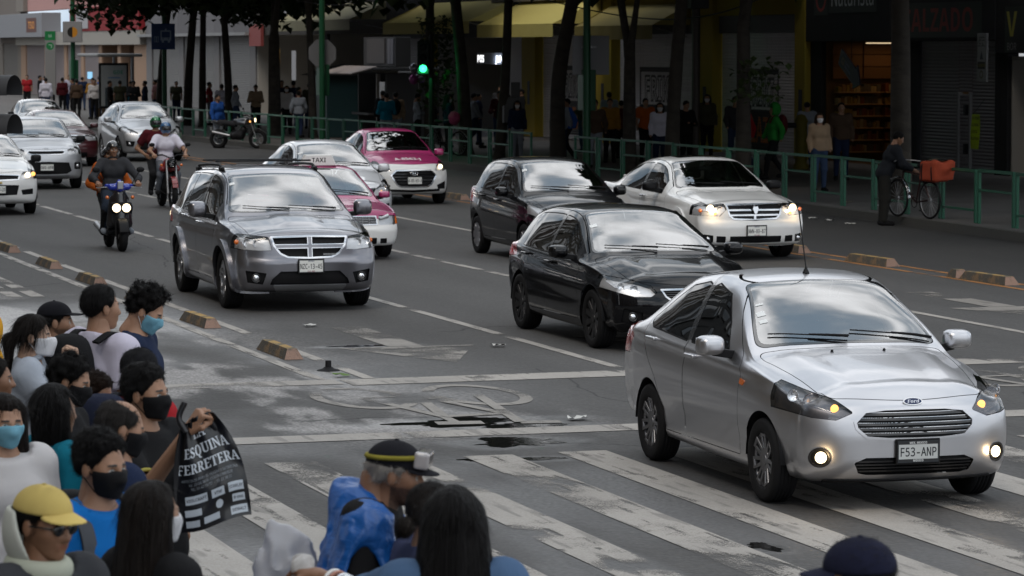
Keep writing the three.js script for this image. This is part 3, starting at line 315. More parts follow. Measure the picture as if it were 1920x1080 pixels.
const P_black = carPaint(0.003, 0.003, 0.004, 0, { rough: 0.3, x: { clearcoat: 0.75, specularIntensity: 0.1, clearcoatRoughness: 0.02, bumpMap: dropTex, bumpScale: 0.0005 } }), P_white = carPaint(0.72, 0.72, 0.71), P_grey = carPaint(0.20, 0.20, 0.22, 0.9, { rough: 0.3, x: { clearcoat: 0.9 } }), P_pink = carPaint(0.37, 0.028, 0.135, 0, { rough: 0.35 }), P_maroon = carPaint(0.06, 0.008, 0.012, 0.3), P_silver2 = carPaint(0.52, 0.53, 0.55, 0.85, { rough: 0.44, x: { clearcoat: 0.5 } }), P_pearl = carPaint(0.6, 0.61, 0.63, 0.3);
const bigSedan = { L: 4.85, W: 0.912, wb: 2.765, fo: 0.98, wr: 0.335, tw: 0.215, track: 1.57, archR: 0.39, sF: 0.34, sR: 0.2, kx: 0.36, kp: 2.8, nF: 5, cF: 0.52, clear: 0.2, leanF: pchip([[0.15, 0.25], [0.28, 0.02], [0.5, 0.0], [0.58, 0.06], [0.62, 0.14], [0.84, 0.2], [0.92, 0.45]]), leanR: pchip([[0.2, 0.3], [0.5, 0], [0.9, 0.1], [1.2, 0.4]]), hd: [0.90, 0.97], cowl: [1.4, 1.03], head: [2.17, 1.445], roof: [2.75, 1.498], mid: [3.2, 1.475], rt: [3.55, 1.42], rb: [4.2, 1.13], tail: [4.62, 1.06], wH: [0.70, 0.78], wR: [0.60, 0.575, 0.555, 0.66], belt: [0.80, 0.93, 0.965, 1.03], pill: { win: [[1.78, 2.64], [2.76, 3.72]], doors: [[1.58, 2.69, [2.52, 0.90]], [2.71, 3.72, [3.52, 0.95]]] }, }, midSedan = { L: 4.3, W: 0.855, wb: 2.48, fo: 0.86, wr: 0.3, tw: 0.18, track: 1.48, sF: 0.34, sR: 0.18, kx: 0.4, kp: 2.6, nF: 4.6, cF: 0.5, clear: 0.19, leanF: pchip([[0.15, 0.25], [0.3, 0], [0.55, 0.0], [0.72, 0.12], [0.9, 0.5]]), leanR: pchip([[0.2, 0.3], [0.5, 0], [1.3, 0.5]]), hd: [0.88, 0.96], cowl: [1.2, 1.06], head: [1.9, 1.45], roof: [2.4, 1.505], rt: [3.2, 1.40], rb: [3.7, 1.12], tail: [4.1, 1.06], wH: [0.66, 0.74], wR: [0.57, 0.56, 0.54, 0.64], belt: [0.76, 0.94, 0.97, 1.0], pill: { win: [[1.52, 2.28], [2.4, 3.15]], doors: [[1.26, 2.33, [2.16, 0.88]], [2.35, 3.2, [3.05, 0.9]]] },
ws: { s0: 1.24, s1: 1.9, b0: 0.12, b1: 0.1, p: 0.032 }, rw: { s0: 3.2, s1: 3.68, b0: -0.05, b1: -0.05, p: 0.06 }, hood: { s0: 0.12, b0: 0.35, s1: 1.16, b1: 0.1, w: (s) => mix(0.6, 0.71, clamp(s)) }, mirror: { s: 1.52, y: 0.97, w: 0.2, h: 0.15, gap: 0.07, mat: M.black },  };
const CARS = {
hatchSport(pos, turn) { // black five-door behind the silver sedan
const car = thing('black_hatchback', 'black hatchback with dark wheels and chrome-edged grille beside the silver sedan', 'car', 'cars driving down the avenue', pos, turn);
const S = autoSides(shellOf({ L: 4.06, W: 0.89, wb: 2.564, fo: 0.83, wr: 0.315, tw: 0.205, track: 1.53, sF: 0.36, sR: 0.2, kx: 0.45, kp: 2.5, nF: 4.5, cF: 0.45, clear: 0.17, leanF: pchip([[0.15, 0.25], [0.3, 0.02], [0.5, 0], [0.62, 0.1], [0.72, 0.3], [0.85, 0.6]]), leanR: pchip([[0.2, 0.3], [0.5, 0], [0.8, 0.1], [1.2, 0.5]]), hd: [0.80, 0.90], cowl: [1.13, 0.972], head: [1.99, 1.40], roof: [2.55, 1.444], mid: [3.1, 1.437], rt: [3.6, 1.385], rb: [3.82, 1.06], tail: [3.86, 1.0], wH: [0.66, 0.76], wR: [0.585, 0.56, 0.53, 0.62], belt: [0.70, 0.88, 0.905, 0.96], pill: { win: [[1.5, 2.36], [2.45, 3.36]], doors: [[1.28, 2.41, [2.25, 0.84]], [2.43, 3.3, [3.12, 0.88]]] },
deform(p) { const [x, y, s] = p, ax = Math.abs(x); if (s > 0.2 && s < 1.3 && y > 0.62) p[1] += 0.02 * sstep(0.34, 0.39, ax - 0.12 * (s - 0.2)) * sstep(0.15, 0.4, s) * (1 - sstep(1.1, 1.25, s)) * (1 - sstep(0.56, 0.66, ax)); if (ax > 0.6 && s > 0.6 && s < 3.9) { const d = y - 0.76 - 0.03 * s, e = y - 0.42 - 0.05 * s; p[0] += Math.sign(x) * (-0.018 * Math.exp(-d * d / 0.003) + 0.006 * Math.exp(-((d - 0.07) ** 2) / 0.001) - 0.015 * Math.exp(-e * e / 0.004)); } },
ws: { s0: 1.165, s1: 1.99, b0: 0.14, b1: 0.1, p: 0.03 }, rw: { s0: 3.62, s1: 3.81, b0: 0, b1: 0, p: 0.06 }, stickers: [[-0.54, 1.72, 0.08, 0.06]], hood: { s0: 0.1, b0: 0.4, s1: 1.10, b1: 0.12, w: (s) => mix(0.56, 0.72, clamp(s)) }, mirror: { s: 1.54, y: 0.93, w: 0.21, h: 0.14, gap: 0.08 }, rim: { n: 10, kind: 'thin', mat: M.darkAlloy }, rimR: 0.22, paint: P_black, beltTrim: (x, y, s) => Math.abs(x) < 0.45 || s < 1.55 || s > 3.36 ? 1 : Math.abs(y - (pchip([[1.25, 0.88], [2.233, 0.905], [3.76, 0.96]])(s)) - 0.004) - 0.006,
front(c) { const o = frontKit(c, { grille: { pts: [[0, 0.66], [0.34, 0.655], [0.30, 0.585], [0.22, 0.53], [0, 0.525]], rim: 0.009, bars: [] }, lower: [{ pts: [[0, 0.43], [0.4, 0.42], [0.46, 0.3], [0, 0.27]], bars: [0.31, 0.35, 0.39] }, { half: true, pts: [[0.55, 0.42], [0.72, 0.46], [0.74, 0.33], [0.56, 0.3]], name: 'fog_recess' }], fogs: [[0.64, 0.38, 0.035]], lamp: { pts: [[0.40, 0.635], [0.44, 0.69], [0.6, 0.745], [0.93, 0.81], [0.93, 0.69], [0.62, 0.60], [0.46, 0.60]], sEnd: 0.68, bowls: [[0.6, 0.67, 0.045], [0.72, 0.69, 0.04]], house: M.lampHouse }, tail: [[3.62, 0.84], [3.7, 0.98], [4.2, 1.0], [4.2, 0.8]], plate: [0.47, 'N12-AKZ', { out: 0.02 }] });
for (let k = 0; k < 5; k++) c.add('grille_bar', c.pick((x, y, s) => Math.max(Math.abs(y - 0.55 - k * 0.022) - 0.004, o.gf(x, y, s) + 0.006)), M.blackGloss, o.grille, { off: -0.01, thick: 0.015 }); } }));
buildCar(S, car); return car; },
sedanWhite(pos, turn) {
const car = thing('white_sedan', 'white sedan with headlamps on and three-bar grille beside the yellow lane blocks', 'car', 'cars driving down the avenue', pos, turn);
const S = autoSides(shellOf({ ...bigSedan,
deform(p) { const [x, y, s] = p, ax = Math.abs(x); if (s > 0.25 && s < 1.5 && y > 0.8) p[1] += 0.016 * sstep(0.42, 0.48, ax) * (1 - sstep(0.62, 0.72, ax)) * sstep(0.3, 0.5, s); if (ax > 0.6 && s > 0.6 && s < 4.6) { const hip = sstep(3.0, 3.6, s), d = y - mix(0.80, 0.9, hip); p[0] += Math.sign(x) * (-0.014 * Math.exp(-d * d / 0.003)); p[0] += Math.sign(x) * 0.02 * Math.exp(-((s - 3.745) ** 2) / 0.12 - ((y - 0.78) ** 2) / 0.02); } },
flare: { w: 0.055, t: 0.024 }, ws: { s0: 1.44, s1: 2.17, b0: 0.13, b1: 0.1, p: 0.034 }, rw: { s0: 3.56, s1: 4.18, b0: -0.05, b1: -0.05, p: 0.06 }, stickers: [[-0.56, 1.96, 0.08, 0.05]], hood: { s0: 0.12, b0: 0.25, s1: 1.37, b1: 0.12, w: (s) => mix(0.64, 0.76, clamp(s - 0.1)) }, mirror: { s: 1.9, y: 1.0, w: 0.23, h: 0.14, gap: 0.07, mat: M.black }, handleMat: M.chrome, rim: { n: 5, kind: 'wide', mat: M.alloy }, paint: P_white,
front(c) { const o = frontKit(c, { grille: { pts: [[0, 0.85], [0.44, 0.845], [0.40, 0.69], [0.34, 0.635], [0, 0.615]], rim: 0.012, rimMat: M.chrome, bars: [[0.69, 0.012], [0.765, 0.012]], posts: [[0, 0.018]], deep: 0.04 }, lower: [{ pts: [[0, 0.37], [0.40, 0.37], [0.40, 0.29], [0, 0.28]] }, { half: true, pts: [[0.48, 0.37], [0.60, 0.375], [0.60, 0.295], [0.48, 0.29]], name: 'air_intake' }, { half: true, pts: [[0.66, 0.385], [0.78, 0.40], [0.78, 0.295], [0.66, 0.29]], name: 'fog_recess' }], fogs: [[0.72, 0.34, 0.032]], lamp: { pts: [[0.47, 0.85], [0.62, 0.862], [0.95, 0.872], [0.95, 0.70], [0.55, 0.685], [0.45, 0.78]], sEnd: 0.52, bowls: [[0.66, 0.785, 0.062, M.lampLit], [0.53, 0.785, 0.045]], amber: [[0.60, 0.715, 0.022, M.amberLit], [0.80, 0.76, 0.03, M.amber]], house: M.lampHouse }, tail: [[4.5, 0.85], [4.5, 1.0], [5, 1.0], [5, 0.85]], plate: [0.455, 'NWN-80-87', { top: 'MEXICO', bot: 'EDO. MEX', out: 0.02 }] });
for (let k = 0; k < 6; k++) c.add('grille_slat', c.pick((x, y, s) => Math.max(Math.abs(y - 0.645 - k * 0.036) - 0.004, o.gf(x, y, s) + 0.01)), M.blackGloss, o.grille, { off: -0.02, thick: 0.01 });
badgeAt(c, 0.765, extr([[0, 0.05], [0.03, 0.055], [0.045, 0.02], [0.02, -0.045], [0, -0.06], [-0.02, -0.045], [-0.045, 0.02], [-0.03, 0.055]], 0.012), M.chrome, 'grille_emblem', -0.1, 0.03);
for (const sd of [-1, 1]) { const s = c.sh.frontS(0.66, 0.785), L = new THREE.PointLight(0xffd9a0, 0.2); L.position.set(sd * 0.66, 0.785, c.z0 - s + 0.06); L.name = 'headlight_beam'; L.castShadow = true; c.car.add(L); }
const sr = c.pick((x, y, s) => y < 1.3 ? 1 : smax(smax(Math.abs(x) - 0.36, 2.42 - s, 0.1), s - 2.9, 0.1)); c.add('sunroof', sr, M.frit, c.car, { off: 0.004, thick: 0.006 });
const sp = c.pick((x, y, s) => y < 1.0 ? 1 : Math.max(Math.abs(x) - 0.56, 4.38 - s, s - 4.56)); c.add('boot_spoiler', sp, P_white, c.car, { off: 0.03, thick: 0.03 }); for (const sd of [-1, 1]) part('spoiler_foot', moved(box(0.06, 0.08, 0.12, 0.01), sd * 0.5, c.f.top(4.46) + 0.01, c.z0 - 4.46), P_white, c.car); } }));
buildCar(S, car); return car; },
suv(pos, turn) {
const car = thing('grey_suv', 'dark silver family wagon with cross-shaped chrome grille and roof rails', 'car', 'cars driving down the avenue', pos, turn);
const S = autoSides(shellOf({ L: 4.89, W: 0.917, wb: 2.89, fo: 0.96, wr: 0.36, tw: 0.225, track: 1.58, archR: 0.41, sF: 0.36, sR: 0.16, kx: 0.40, kp: 2.7, nF: 5, cF: 0.56, clear: 0.21, leanF: pchip([[0.15, 0.3], [0.3, 0.04], [0.45, 0], [0.6, 0.0], [0.66, 0.08], [0.92, 0.16], [1.0, 0.4]]), leanR: pchip([[0.2, 0.3], [0.5, 0], [1.1, 0.2], [1.6, 0.6]]), hd: [0.985, 1.06], cowl: [1.2, 1.125], head: [2.03, 1.605], roof: [2.7, 1.685], mid: [3.8, 1.665], rt: [4.35, 1.60], rb: [4.62, 1.2], tail: [4.7, 1.1], wH: [0.72, 0.79], wR: [0.64, 0.635, 0.60, 0.7], belt: [0.86, 1.02, 1.05, 1.1], pill: { win: [[1.6, 2.5], [2.6, 3.5], [3.58, 4.3]], doors: [[1.5, 2.55, [2.38, 0.99]], [2.57, 3.55, [3.4, 1.03]]] },
deform(p) { const [x, y, s] = p, ax = Math.abs(x); if (s > 0.2 && s < 1.4 && y > 0.85) p[1] += 0.022 * (1 - sstep(0.2, 0.26, ax - 0.05 * s)) * sstep(0.25, 0.6, s) * (1 - sstep(1.2, 1.35, s)) + 0.012 * sstep(0.56, 0.62, ax) * sstep(0.3, 0.5, s); if (ax > 0.6 && s > 0.7 && s < 4.6) { const d = y - 0.93, e = y - 0.42; p[0] += Math.sign(x) * (-0.016 * Math.exp(-d * d / 0.002) - 0.02 * Math.exp(-e * e / 0.005)); } },
flare: { w: 0.085, t: 0.034 }, ws: { s0: 1.235, s1: 2.03, b0: 0.14, b1: 0.1, p: 0.034 }, rw: { s0: 4.36, s1: 4.6, b0: 0, b1: 0, p: 0.06 }, stickers: [[-0.60, 1.86, 0.09, 0.05]], hood: { s0: 0.13, b0: 0.22, s1: 1.17, b1: 0.12, w: (s) => mix(0.66, 0.77, clamp(s - 0.1)) }, mirror: { s: 1.72, y: 1.09, w: 0.235, h: 0.20, gap: 0.09 }, handleMat: M.chrome, rim: { n: 5, kind: 'split', mat: M.alloy }, paint: P_grey, beltTrim: (x, y, s) => Math.abs(x) < 0.45 || s < 1.62 || s > 4.3 ? 1 : Math.abs(y - pchip([[1.2, 1.02], [2.69, 1.05], [4.63, 1.1]])(s) - 0.008) - 0.007,
front(c) { const o = frontKit(c, { grille: { pts: [[0, 0.915], [0.46, 0.905], [0.43, 0.80], [0.36, 0.71], [0.27, 0.665], [0, 0.655]], rim: 0.011, bars: [[0.795, 0.02, P_grey]], posts: [[0, 0.022, P_grey]], deep: 0.04 }, lower: [{ pts: [[0, 0.49], [0.36, 0.49], [0.46, 0.40], [0.48, 0.345], [0, 0.34]] }, { pts: [[0, 0.325], [0.44, 0.325], [0.40, 0.265], [0, 0.26]], proud: 0.012, mat: M.alloy, name: 'skid_plate' }, { half: true, pts: [[0.54, 0.47], [0.76, 0.50], [0.74, 0.37], [0.58, 0.35]], name: 'fog_recess' }], fogs: [[0.65, 0.42, 0.04]], lamp: { pts: [[0.50, 0.90], [0.62, 0.915], [1, 0.94], [1, 0.78], [0.6, 0.755], [0.47, 0.76]], sEnd: 0.52, bowls: [[0.62, 0.835, 0.055], [0.74, 0.845, 0.055]], amber: [[0.83, 0.84, 0.03]], house: M.lampHouse }, tail: [[4.55, 0.9], [4.55, 1.15], [5, 1.15], [5, 0.9]], plate: [0.56, 'NZC-13-45', { top: 'MEXICO', bot: 'EDO. MEX', out: 0.026 }] });
for (const y0 of [0.775, 0.818]) c.add('grille_trim', c.pick((x, y, s) => Math.max(Math.abs(y - y0) - 0.005, 0.02 - Math.abs(x), o.gf(x, y, s))), M.chrome, o.grille, { off: 0.008, thick: 0.02 });
for (const x0 of [-0.025, 0.025]) c.add('grille_trim', c.pick((x, y, s) => Math.max(Math.abs(x - x0) - 0.005, 0.02 - Math.abs(y - 0.795), o.gf(x, y, s))), M.chrome, o.grille, { off: 0.01, thick: 0.02 });
badgeAt(c, 0.70, new THREE.BoxGeometry(0.16, 0.018, 0.006), M.chrome, 'name_badge', 0, 0.02).position.x = 0.24;
for (const sd of [-1, 1]) { const pts = []; for (let k = 0; k <= 10; k++) { const s = mix(2.35, 4.1, k / 10); pts.push([sd * 0.6, c.sh.topY(0.6, s) + (k === 0 || k === 10 ? 0.0 : 0.055), c.z0 - s]); } part('roof_rail', merge(tube(pts, 0.018, 30, 8), moved(box(0.05, 0.05, 0.2, 0.02), sd * 0.6, c.sh.topY(0.6, 2.45) + 0.02, c.z0 - 2.45), moved(box(0.05, 0.05, 0.2, 0.02), sd * 0.6, c.sh.topY(0.6, 4.0) + 0.02, c.z0 - 4.0)), M.black, c.car); }
for (const s of [2.75, 3.6]) part('roof_bar', beam([-0.62, c.f.top(s) + 0.055, c.z0 - s], [0.62, c.f.top(s) + 0.055, c.z0 - s], 0.05, 0.022), M.black, c.car); } }));
buildCar(S, car); return car; },
hatchSmall(pos, turn) {
const car = thing('black_city_car', 'small black five-door city car driving behind the black hatchback', 'car', 'cars driving down the avenue', pos, turn);
const S = autoSides(shellOf({ q: 0.85, L: 3.77, W: 0.83, wb: 2.425, fo: 0.75, wr: 0.29, tw: 0.17, track: 1.46, sF: 0.38, sR: 0.16, kx: 0.45, kp: 2.4, nF: 4, cF: 0.5, clear: 0.18, leanF: pchip([[0.15, 0.25], [0.35, 0], [0.55, 0.02], [0.7, 0.15], [0.9, 0.55]]), leanR: pchip([[0.2, 0.3], [0.5, 0], [1.0, 0.15], [1.5, 0.5]]), hd: [0.87, 0.96], cowl: [1.02, 1.02], head: [1.8, 1.465], roof: [2.3, 1.52], mid: [2.9, 1.512], rt: [3.38, 1.465], rb: [3.55, 1.05], tail: [3.61, 1.0], wH: [0.66, 0.73], wR: [0.56, 0.545, 0.52, 0.62], belt: [0.75, 0.93, 0.97, 1.03], pill: { win: [[1.36, 2.15], [2.24, 3.06]], doors: [[1.2, 2.19, [2.04, 0.88]], [2.21, 3.0, [2.85, 0.92]]] },
deform(p) { const [x, y, s] = p, ax = Math.abs(x); if (ax > 0.55 && s > 0.6 && s < 3.6) { const d = y - 0.70 - 0.05 * s; p[0] -= Math.sign(x) * 0.016 * Math.exp(-d * d / 0.003); } },
ws: { s0: 1.055, s1: 1.8, b0: 0.14, b1: 0.1, p: 0.03 }, rw: { s0: 3.37, s1: 3.55, b0: 0, b1: 0, p: 0.06 }, stickers: [[-0.52, 1.62, 0.08, 0.06]], hood: { s0: 0.12, b0: 0.4, s1: 0.99, b1: 0.12, w: (s) => mix(0.56, 0.70, clamp(s)) }, mirror: { s: 1.45, y: 0.96, w: 0.2, h: 0.15, gap: 0.06 }, rim: { n: 8, kind: 'wide', mat: M.alloy }, paint: P_black,
front(c) { frontKit(c, { grille: { pts: [[0, 0.60], [0.28, 0.60], [0.42, 0.45], [0.34, 0.32], [0, 0.3]], rim: 0.01, bars: [[0.4, 0.004], [0.46, 0.004], [0.52, 0.004]] }, lamp: { pts: [[0.46, 0.66], [0.5, 0.76], [0.66, 0.86], [0.9, 0.93], [0.9, 0.8], [0.66, 0.66]], sEnd: 0.75, bowls: [[0.62, 0.74, 0.05]], house: M.lampHouse }, fogs: [[0.62, 0.38, 0.04]], tail: [[3.42, 0.8], [3.4, 1.0], [3.9, 1.0], [3.9, 0.8]], plate: [0.52, 'K41-BZL', {}] }); } }));
buildCar(S, car); return car; },
taxiSedan(pos, turn) {
const car = thing('pink_taxi_sedan', 'pink and white taxi sedan with white letters on its bonnet', 'taxi', 'pink and white taxis', pos, turn);
const S = autoSides(shellOf({ q: 0.9, L: 3.995, W: 0.83, wb: 2.425, fo: 0.78, wr: 0.29, tw: 0.17, track: 1.46, sF: 0.38, sR: 0.18, kx: 0.42, kp: 2.5, nF: 4.5, cF: 0.5, clear: 0.18, leanF: pchip([[0.15, 0.25], [0.3, 0], [0.5, 0.0], [0.68, 0.1], [0.8, 0.3], [0.9, 0.6]]), leanR: pchip([[0.2, 0.3], [0.5, 0], [0.9, 0.1], [1.3, 0.5]]), hd: [0.87, 0.96], cowl: [1.16, 1.05], head: [1.86, 1.46], roof: [2.3, 1.52], rt: [3.05, 1.42], rb: [3.55, 1.13], tail: [3.79, 1.08], wH: [0.64, 0.73], wR: [0.56, 0.545, 0.53, 0.62], belt: [0.75, 0.93, 0.965, 1.02], pill: { win: [[1.48, 2.18], [2.3, 3.0]], doors: [[1.22, 2.23, [2.07, 0.88]], [2.25, 3.05, [2.9, 0.92]]] },
ws: { s0: 1.2, s1: 1.86, b0: 0.12, b1: 0.1, p: 0.032 }, rw: { s0: 3.05, s1: 3.52, b0: -0.05, b1: -0.05, p: 0.06 }, stickers: [[-0.52, 1.58, 0.1, 0.05], [-0.52, 1.46, 0.1, 0.05]], hood: { s0: 0.16, b0: 0.4, s1: 1.12, b1: 0.1, w: (s) => mix(0.57, 0.70, clamp(s)) }, mirror: { s: 1.5, y: 0.96, w: 0.2, h: 0.15, gap: 0.06 }, rim: { kind: 'cap', n: 7, mat: M.alloy }, paint: P_pink, lowPaint: P_white, split: (x, y, s) => Math.max(y - mix(0.86, 0.9, clamp(s / 3)), y - (s < 0.62 ? 9 : 0.82) ),
front(c) { const o = frontKit(c, { grille: { pts: [[0, 0.70], [0.36, 0.70], [0.47, 0.60], [0.36, 0.42], [0.28, 0.375], [0, 0.37]], rim: 0.012, bars: [[0.45, 0.006, M.blackGloss], [0.51, 0.006, M.blackGloss], [0.57, 0.006, M.blackGloss], [0.63, 0.006, M.blackGloss]] }, lower: [{ half: true, pts: [[0.5, 0.40], [0.68, 0.47], [0.68, 0.33], [0.52, 0.33]], name: 'fog_recess' }, { pts: [[0, 0.30], [0.55, 0.32], [0.55, 0.285], [0, 0.265]], name: 'lower_grille' }], lamp: { pts: [[0.47, 0.70], [0.53, 0.80], [0.68, 0.87], [0.88, 0.93], [0.88, 0.78], [0.64, 0.69]], sEnd: 0.66, bowls: [[0.62, 0.77, 0.05, M.lampLit]], house: M.lampHouse }, plate: [0.5, 'A-85-63-J', { frame: false, out: 0.02 }] });
const h1 = ovalRing(0.075, 0.042, 0.008), hh = merge(h1, moved(box(0.014, 0.05, 0.012, 0.004), -0.025, 0, 0), moved(box(0.014, 0.05, 0.012, 0.004), 0.025, 0, 0), moved(box(0.05, 0.012, 0.012, 0.004), 0, 0, 0)); badgeAt(c, 0.645, hh, M.chrome, 'badge', -0.1, 0.0); } }));
const c = buildCar(S, car);
{ // letters as thin raised film: text cut out of the bonnet
const cv = document.createElement('canvas'); cv.width = 320; cv.height = 64; const g = cv.getContext('2d'); g.fillStyle = '#000'; g.fillRect(0, 0, 320, 64); g.fillStyle = '#fff'; g.font = 'bold 60px sans-serif'; g.textAlign = 'center'; g.textBaseline = 'middle'; g.fillText('A-8563-J', 160, 34); const px = g.getImageData(0, 0, 320, 64).data;
const w = 0.78, s0 = 0.42, s1 = 0.62; const fn = (x, y, s) => { if (Math.abs(x) > w / 2 || s < s0 || s > s1 || y < 0.7) return 1; const i = clamp(Math.floor((x / w + 0.5) * 320), 0, 319), j = 63 - clamp(Math.floor((s - s0) / (s1 - s0) * 64), 0, 63); return 0.01 - px[(j * 320 + i) * 4] / 255 * 0.02; };
const base = c.pick((x, y, s) => y < 0.7 ? 1 : Math.max(Math.abs(x) - w / 2 - 0.01, s0 - s, s - s1)); c.add('bonnet_lettering', carve(carve(base, fn, true, 0, 5), fn, true, 0, 4), M.white, c.hood ?? car, { off: 0.003 }); }
return car; },
taxiOld(pos, turn) {
const car = thing('old_pink_taxi', 'older boxy pink and white taxi with roof sign partly hidden by the grey wagon', 'taxi', 'pink and white taxis', pos, turn);
const S = autoSides(shellOf({ q: 0.85, L: 4.325, W: 0.825, wb: 2.43, fo: 0.84, wr: 0.285, tw: 0.17, track: 1.44, sF: 0.22, sR: 0.16, kx: 0.3, kp: 3, nF: 6, cF: 0.5, clear: 0.18, leanF: pchip([[0.15, 0.3], [0.28, 0.02], [0.46, 0], [0.5, 0.12], [0.55, 0.2], [0.8, 0.35]]), leanR: pchip([[0.2, 0.3], [0.5, 0], [0.9, 0.1], [1.3, 0.4]]), hd: [0.77, 0.83], cowl: [1.22, 0.90], head: [1.9, 1.33], roof: [2.3, 1.375], rt: [3.0, 1.30], rb: [3.45, 0.98], tail: [4.12, 0.92], wH: [0.72, 0.745], wR: [0.57, 0.555, 0.55, 0.66], belt: [0.70, 0.82, 0.85, 0.86], tuck: 0.03, pill: { win: [[1.52, 2.22], [2.32, 3.05]], doors: [[1.26, 2.26, [2.1, 0.76]], [2.28, 3.1, [2.95, 0.77]]] },
ws: { s0: 1.26, s1: 1.9, b0: 0.06, b1: 0.06, p: 0.032 }, rw: { s0: 3.0, s1: 3.43, b0: -0.03, b1: -0.03, p: 0.06 }, hood: { s0: 0.1, b0: 0.08, s1: 1.19, b1: 0.05, w: (s) => 0.74 }, mirror: { s: 1.55, y: 0.87, w: 0.18, h: 0.11, gap: 0.06 }, rim: { kind: 'cap', n: 8, mat: M.steel }, paint: P_pink, lowPaint: P_white, split: (x, y, s) => y - (s < 0.4 ? 0.62 : 0.6),
front(c) { frontKit(c, { grille: { pts: [[0, 0.66], [0.40, 0.66], [0.42, 0.535], [0, 0.53]], rim: 0.008, bars: [0.56, 0.585, 0.61, 0.635].map((y) => [y, 0.004, M.steel]), posts: [-0.3, -0.2, -0.1, 0.1, 0.2, 0.3].map((x) => [x, 0.003, M.steel]) }, lamp: { pts: [[0.46, 0.66], [0.70, 0.66], [0.70, 0.54], [0.46, 0.54]], sEnd: 0.3, bowls: [], house: M.lampHouse, deep: 0.04 }, lower: [{ pts: [[0, 0.33], [0.40, 0.33], [0.40, 0.25], [0, 0.25]] }, { half: true, pts: [[0.47, 0.32], [0.56, 0.32], [0.56, 0.26], [0.47, 0.26]], name: 'air_intake' }], plate: [0.42, 'L-20-58', { frame: false }] });
for (const sd of [-1, 1]) c.add('corner_lamp', c.take(sided((x, y, s) => s > 0.6 ? 1 : Math.max(sdPoly([[0.715, 0.66], [1, 0.66], [1, 0.54], [0.715, 0.54]], Math.abs(x), y), s - 0.32), sd)), M.amber); } }));
const c = buildCar(S, car); const tx = canvasTex(256, 96, (g) => { g.fillStyle = '#e0dedb'; g.fillRect(0, 0, 256, 96); g.fillStyle = '#1a1416'; g.font = 'bold 78px sans-serif'; g.textAlign = 'center'; g.textBaseline = 'middle'; g.fillText('TAXI', 128, 50); });
const sg = grp('taxi_sign', car); sg.position.set(0, c.f.top(2.05) + 0.005, c.z0 - 2.05); const sb = extr([[-0.27, 0], [0.27, 0], [0.20, 0.15], [-0.20, 0.15]], 0.14, 0.012); sb.translate(0, 0, -0.07); part('sign_body', sb, M.white, sg); const fp = new THREE.PlaneGeometry(0.34, 0.115); fp.translate(0, 0.08, 0.0835); part('sign_face', fp, new THREE.MeshStandardMaterial({ map: tx, roughness: 0.5 }), sg);
return car; },
sedanPearl(pos, turn) {
const car = thing('white_taxi_side_sedan', 'white sedan with V-shaped chrome grille between the two pink taxis', 'car', 'cars driving down the avenue', pos, turn);
const S = autoSides(shellOf({ q: 0.85, L: 4.455, W: 0.85, wb: 2.6, fo: 0.86, wr: 0.3, tw: 0.18, track: 1.49, sF: 0.4, sR: 0.18, kx: 0.45, kp: 2.4, nF: 4.2, cF: 0.5, clear: 0.18, leanF: pchip([[0.15, 0.25], [0.3, 0], [0.5, 0.0], [0.68, 0.12], [0.8, 0.3], [0.9, 0.6]]), leanR: pchip([[0.2, 0.3], [0.5, 0], [0.9, 0.1], [1.3, 0.5]]), hd: [0.85, 0.95], cowl: [1.22, 1.06], head: [1.98, 1.47], roof: [2.5, 1.53], mid: [3.0, 1.49], rt: [3.35, 1.40], rb: [3.95, 1.12], tail: [4.25, 1.07], wH: [0.64, 0.74], wR: [0.57, 0.555, 0.54, 0.63], belt: [0.74, 0.94, 0.98, 1.03], pill: { win: [[1.56, 2.36], [2.48, 3.3]], doors: [[1.28, 2.41, [2.24, 0.88]], [2.43, 3.35, [3.2, 0.92]]] },
ws: { s0: 1.26, s1: 1.98, b0: 0.14, b1: 0.1, p: 0.032 }, rw: { s0: 3.35, s1: 3.92, b0: -0.05, b1: -0.05, p: 0.06 }, stickers: [[-0.53, 1.7, 0.09, 0.05]], hood: { s0: 0.14, b0: 0.4, s1: 1.18, b1: 0.1, w: (s) => mix(0.58, 0.71, clamp(s)) }, mirror: { s: 1.55, y: 0.97, w: 0.2, h: 0.15, gap: 0.07 }, rim: { kind: 'cap', n: 7, mat: M.alloy }, paint: P_pearl,
front(c) { frontKit(c, { grille: { pts: [[0, 0.74], [0.42, 0.72], [0.24, 0.50], [0, 0.48]], rim: 0.022, bars: [[0.56, 0.006, M.blackGloss], [0.62, 0.006, M.blackGloss], [0.68, 0.006, M.blackGloss]] }, lamp: { pts: [[0.46, 0.72], [0.60, 0.80], [0.9, 0.93], [0.9, 0.75], [0.62, 0.62], [0.52, 0.62]], sEnd: 0.74, bowls: [[0.64, 0.74, 0.05]], amber: [[0.56, 0.67, 0.02, M.amberLit]], house: M.lampHouse }, lower: [{ pts: [[0, 0.40], [0.40, 0.40], [0.44, 0.29], [0, 0.27]] }, { half: true, pts: [[0.54, 0.42], [0.70, 0.46], [0.70, 0.33], [0.56, 0.32]], name: 'fog_recess' }], fogs: [[0.63, 0.38, 0.03]], plate: [0.43, 'P94-AXB', {}] }); } }));
buildCar(S, car); return car; },
boxy(pos, turn) {
const car = thing('silver_box_wagon', 'silver boxy wagon with upright windscreen behind the white car at the left edge', 'car', 'cars driving down the avenue', pos, turn);
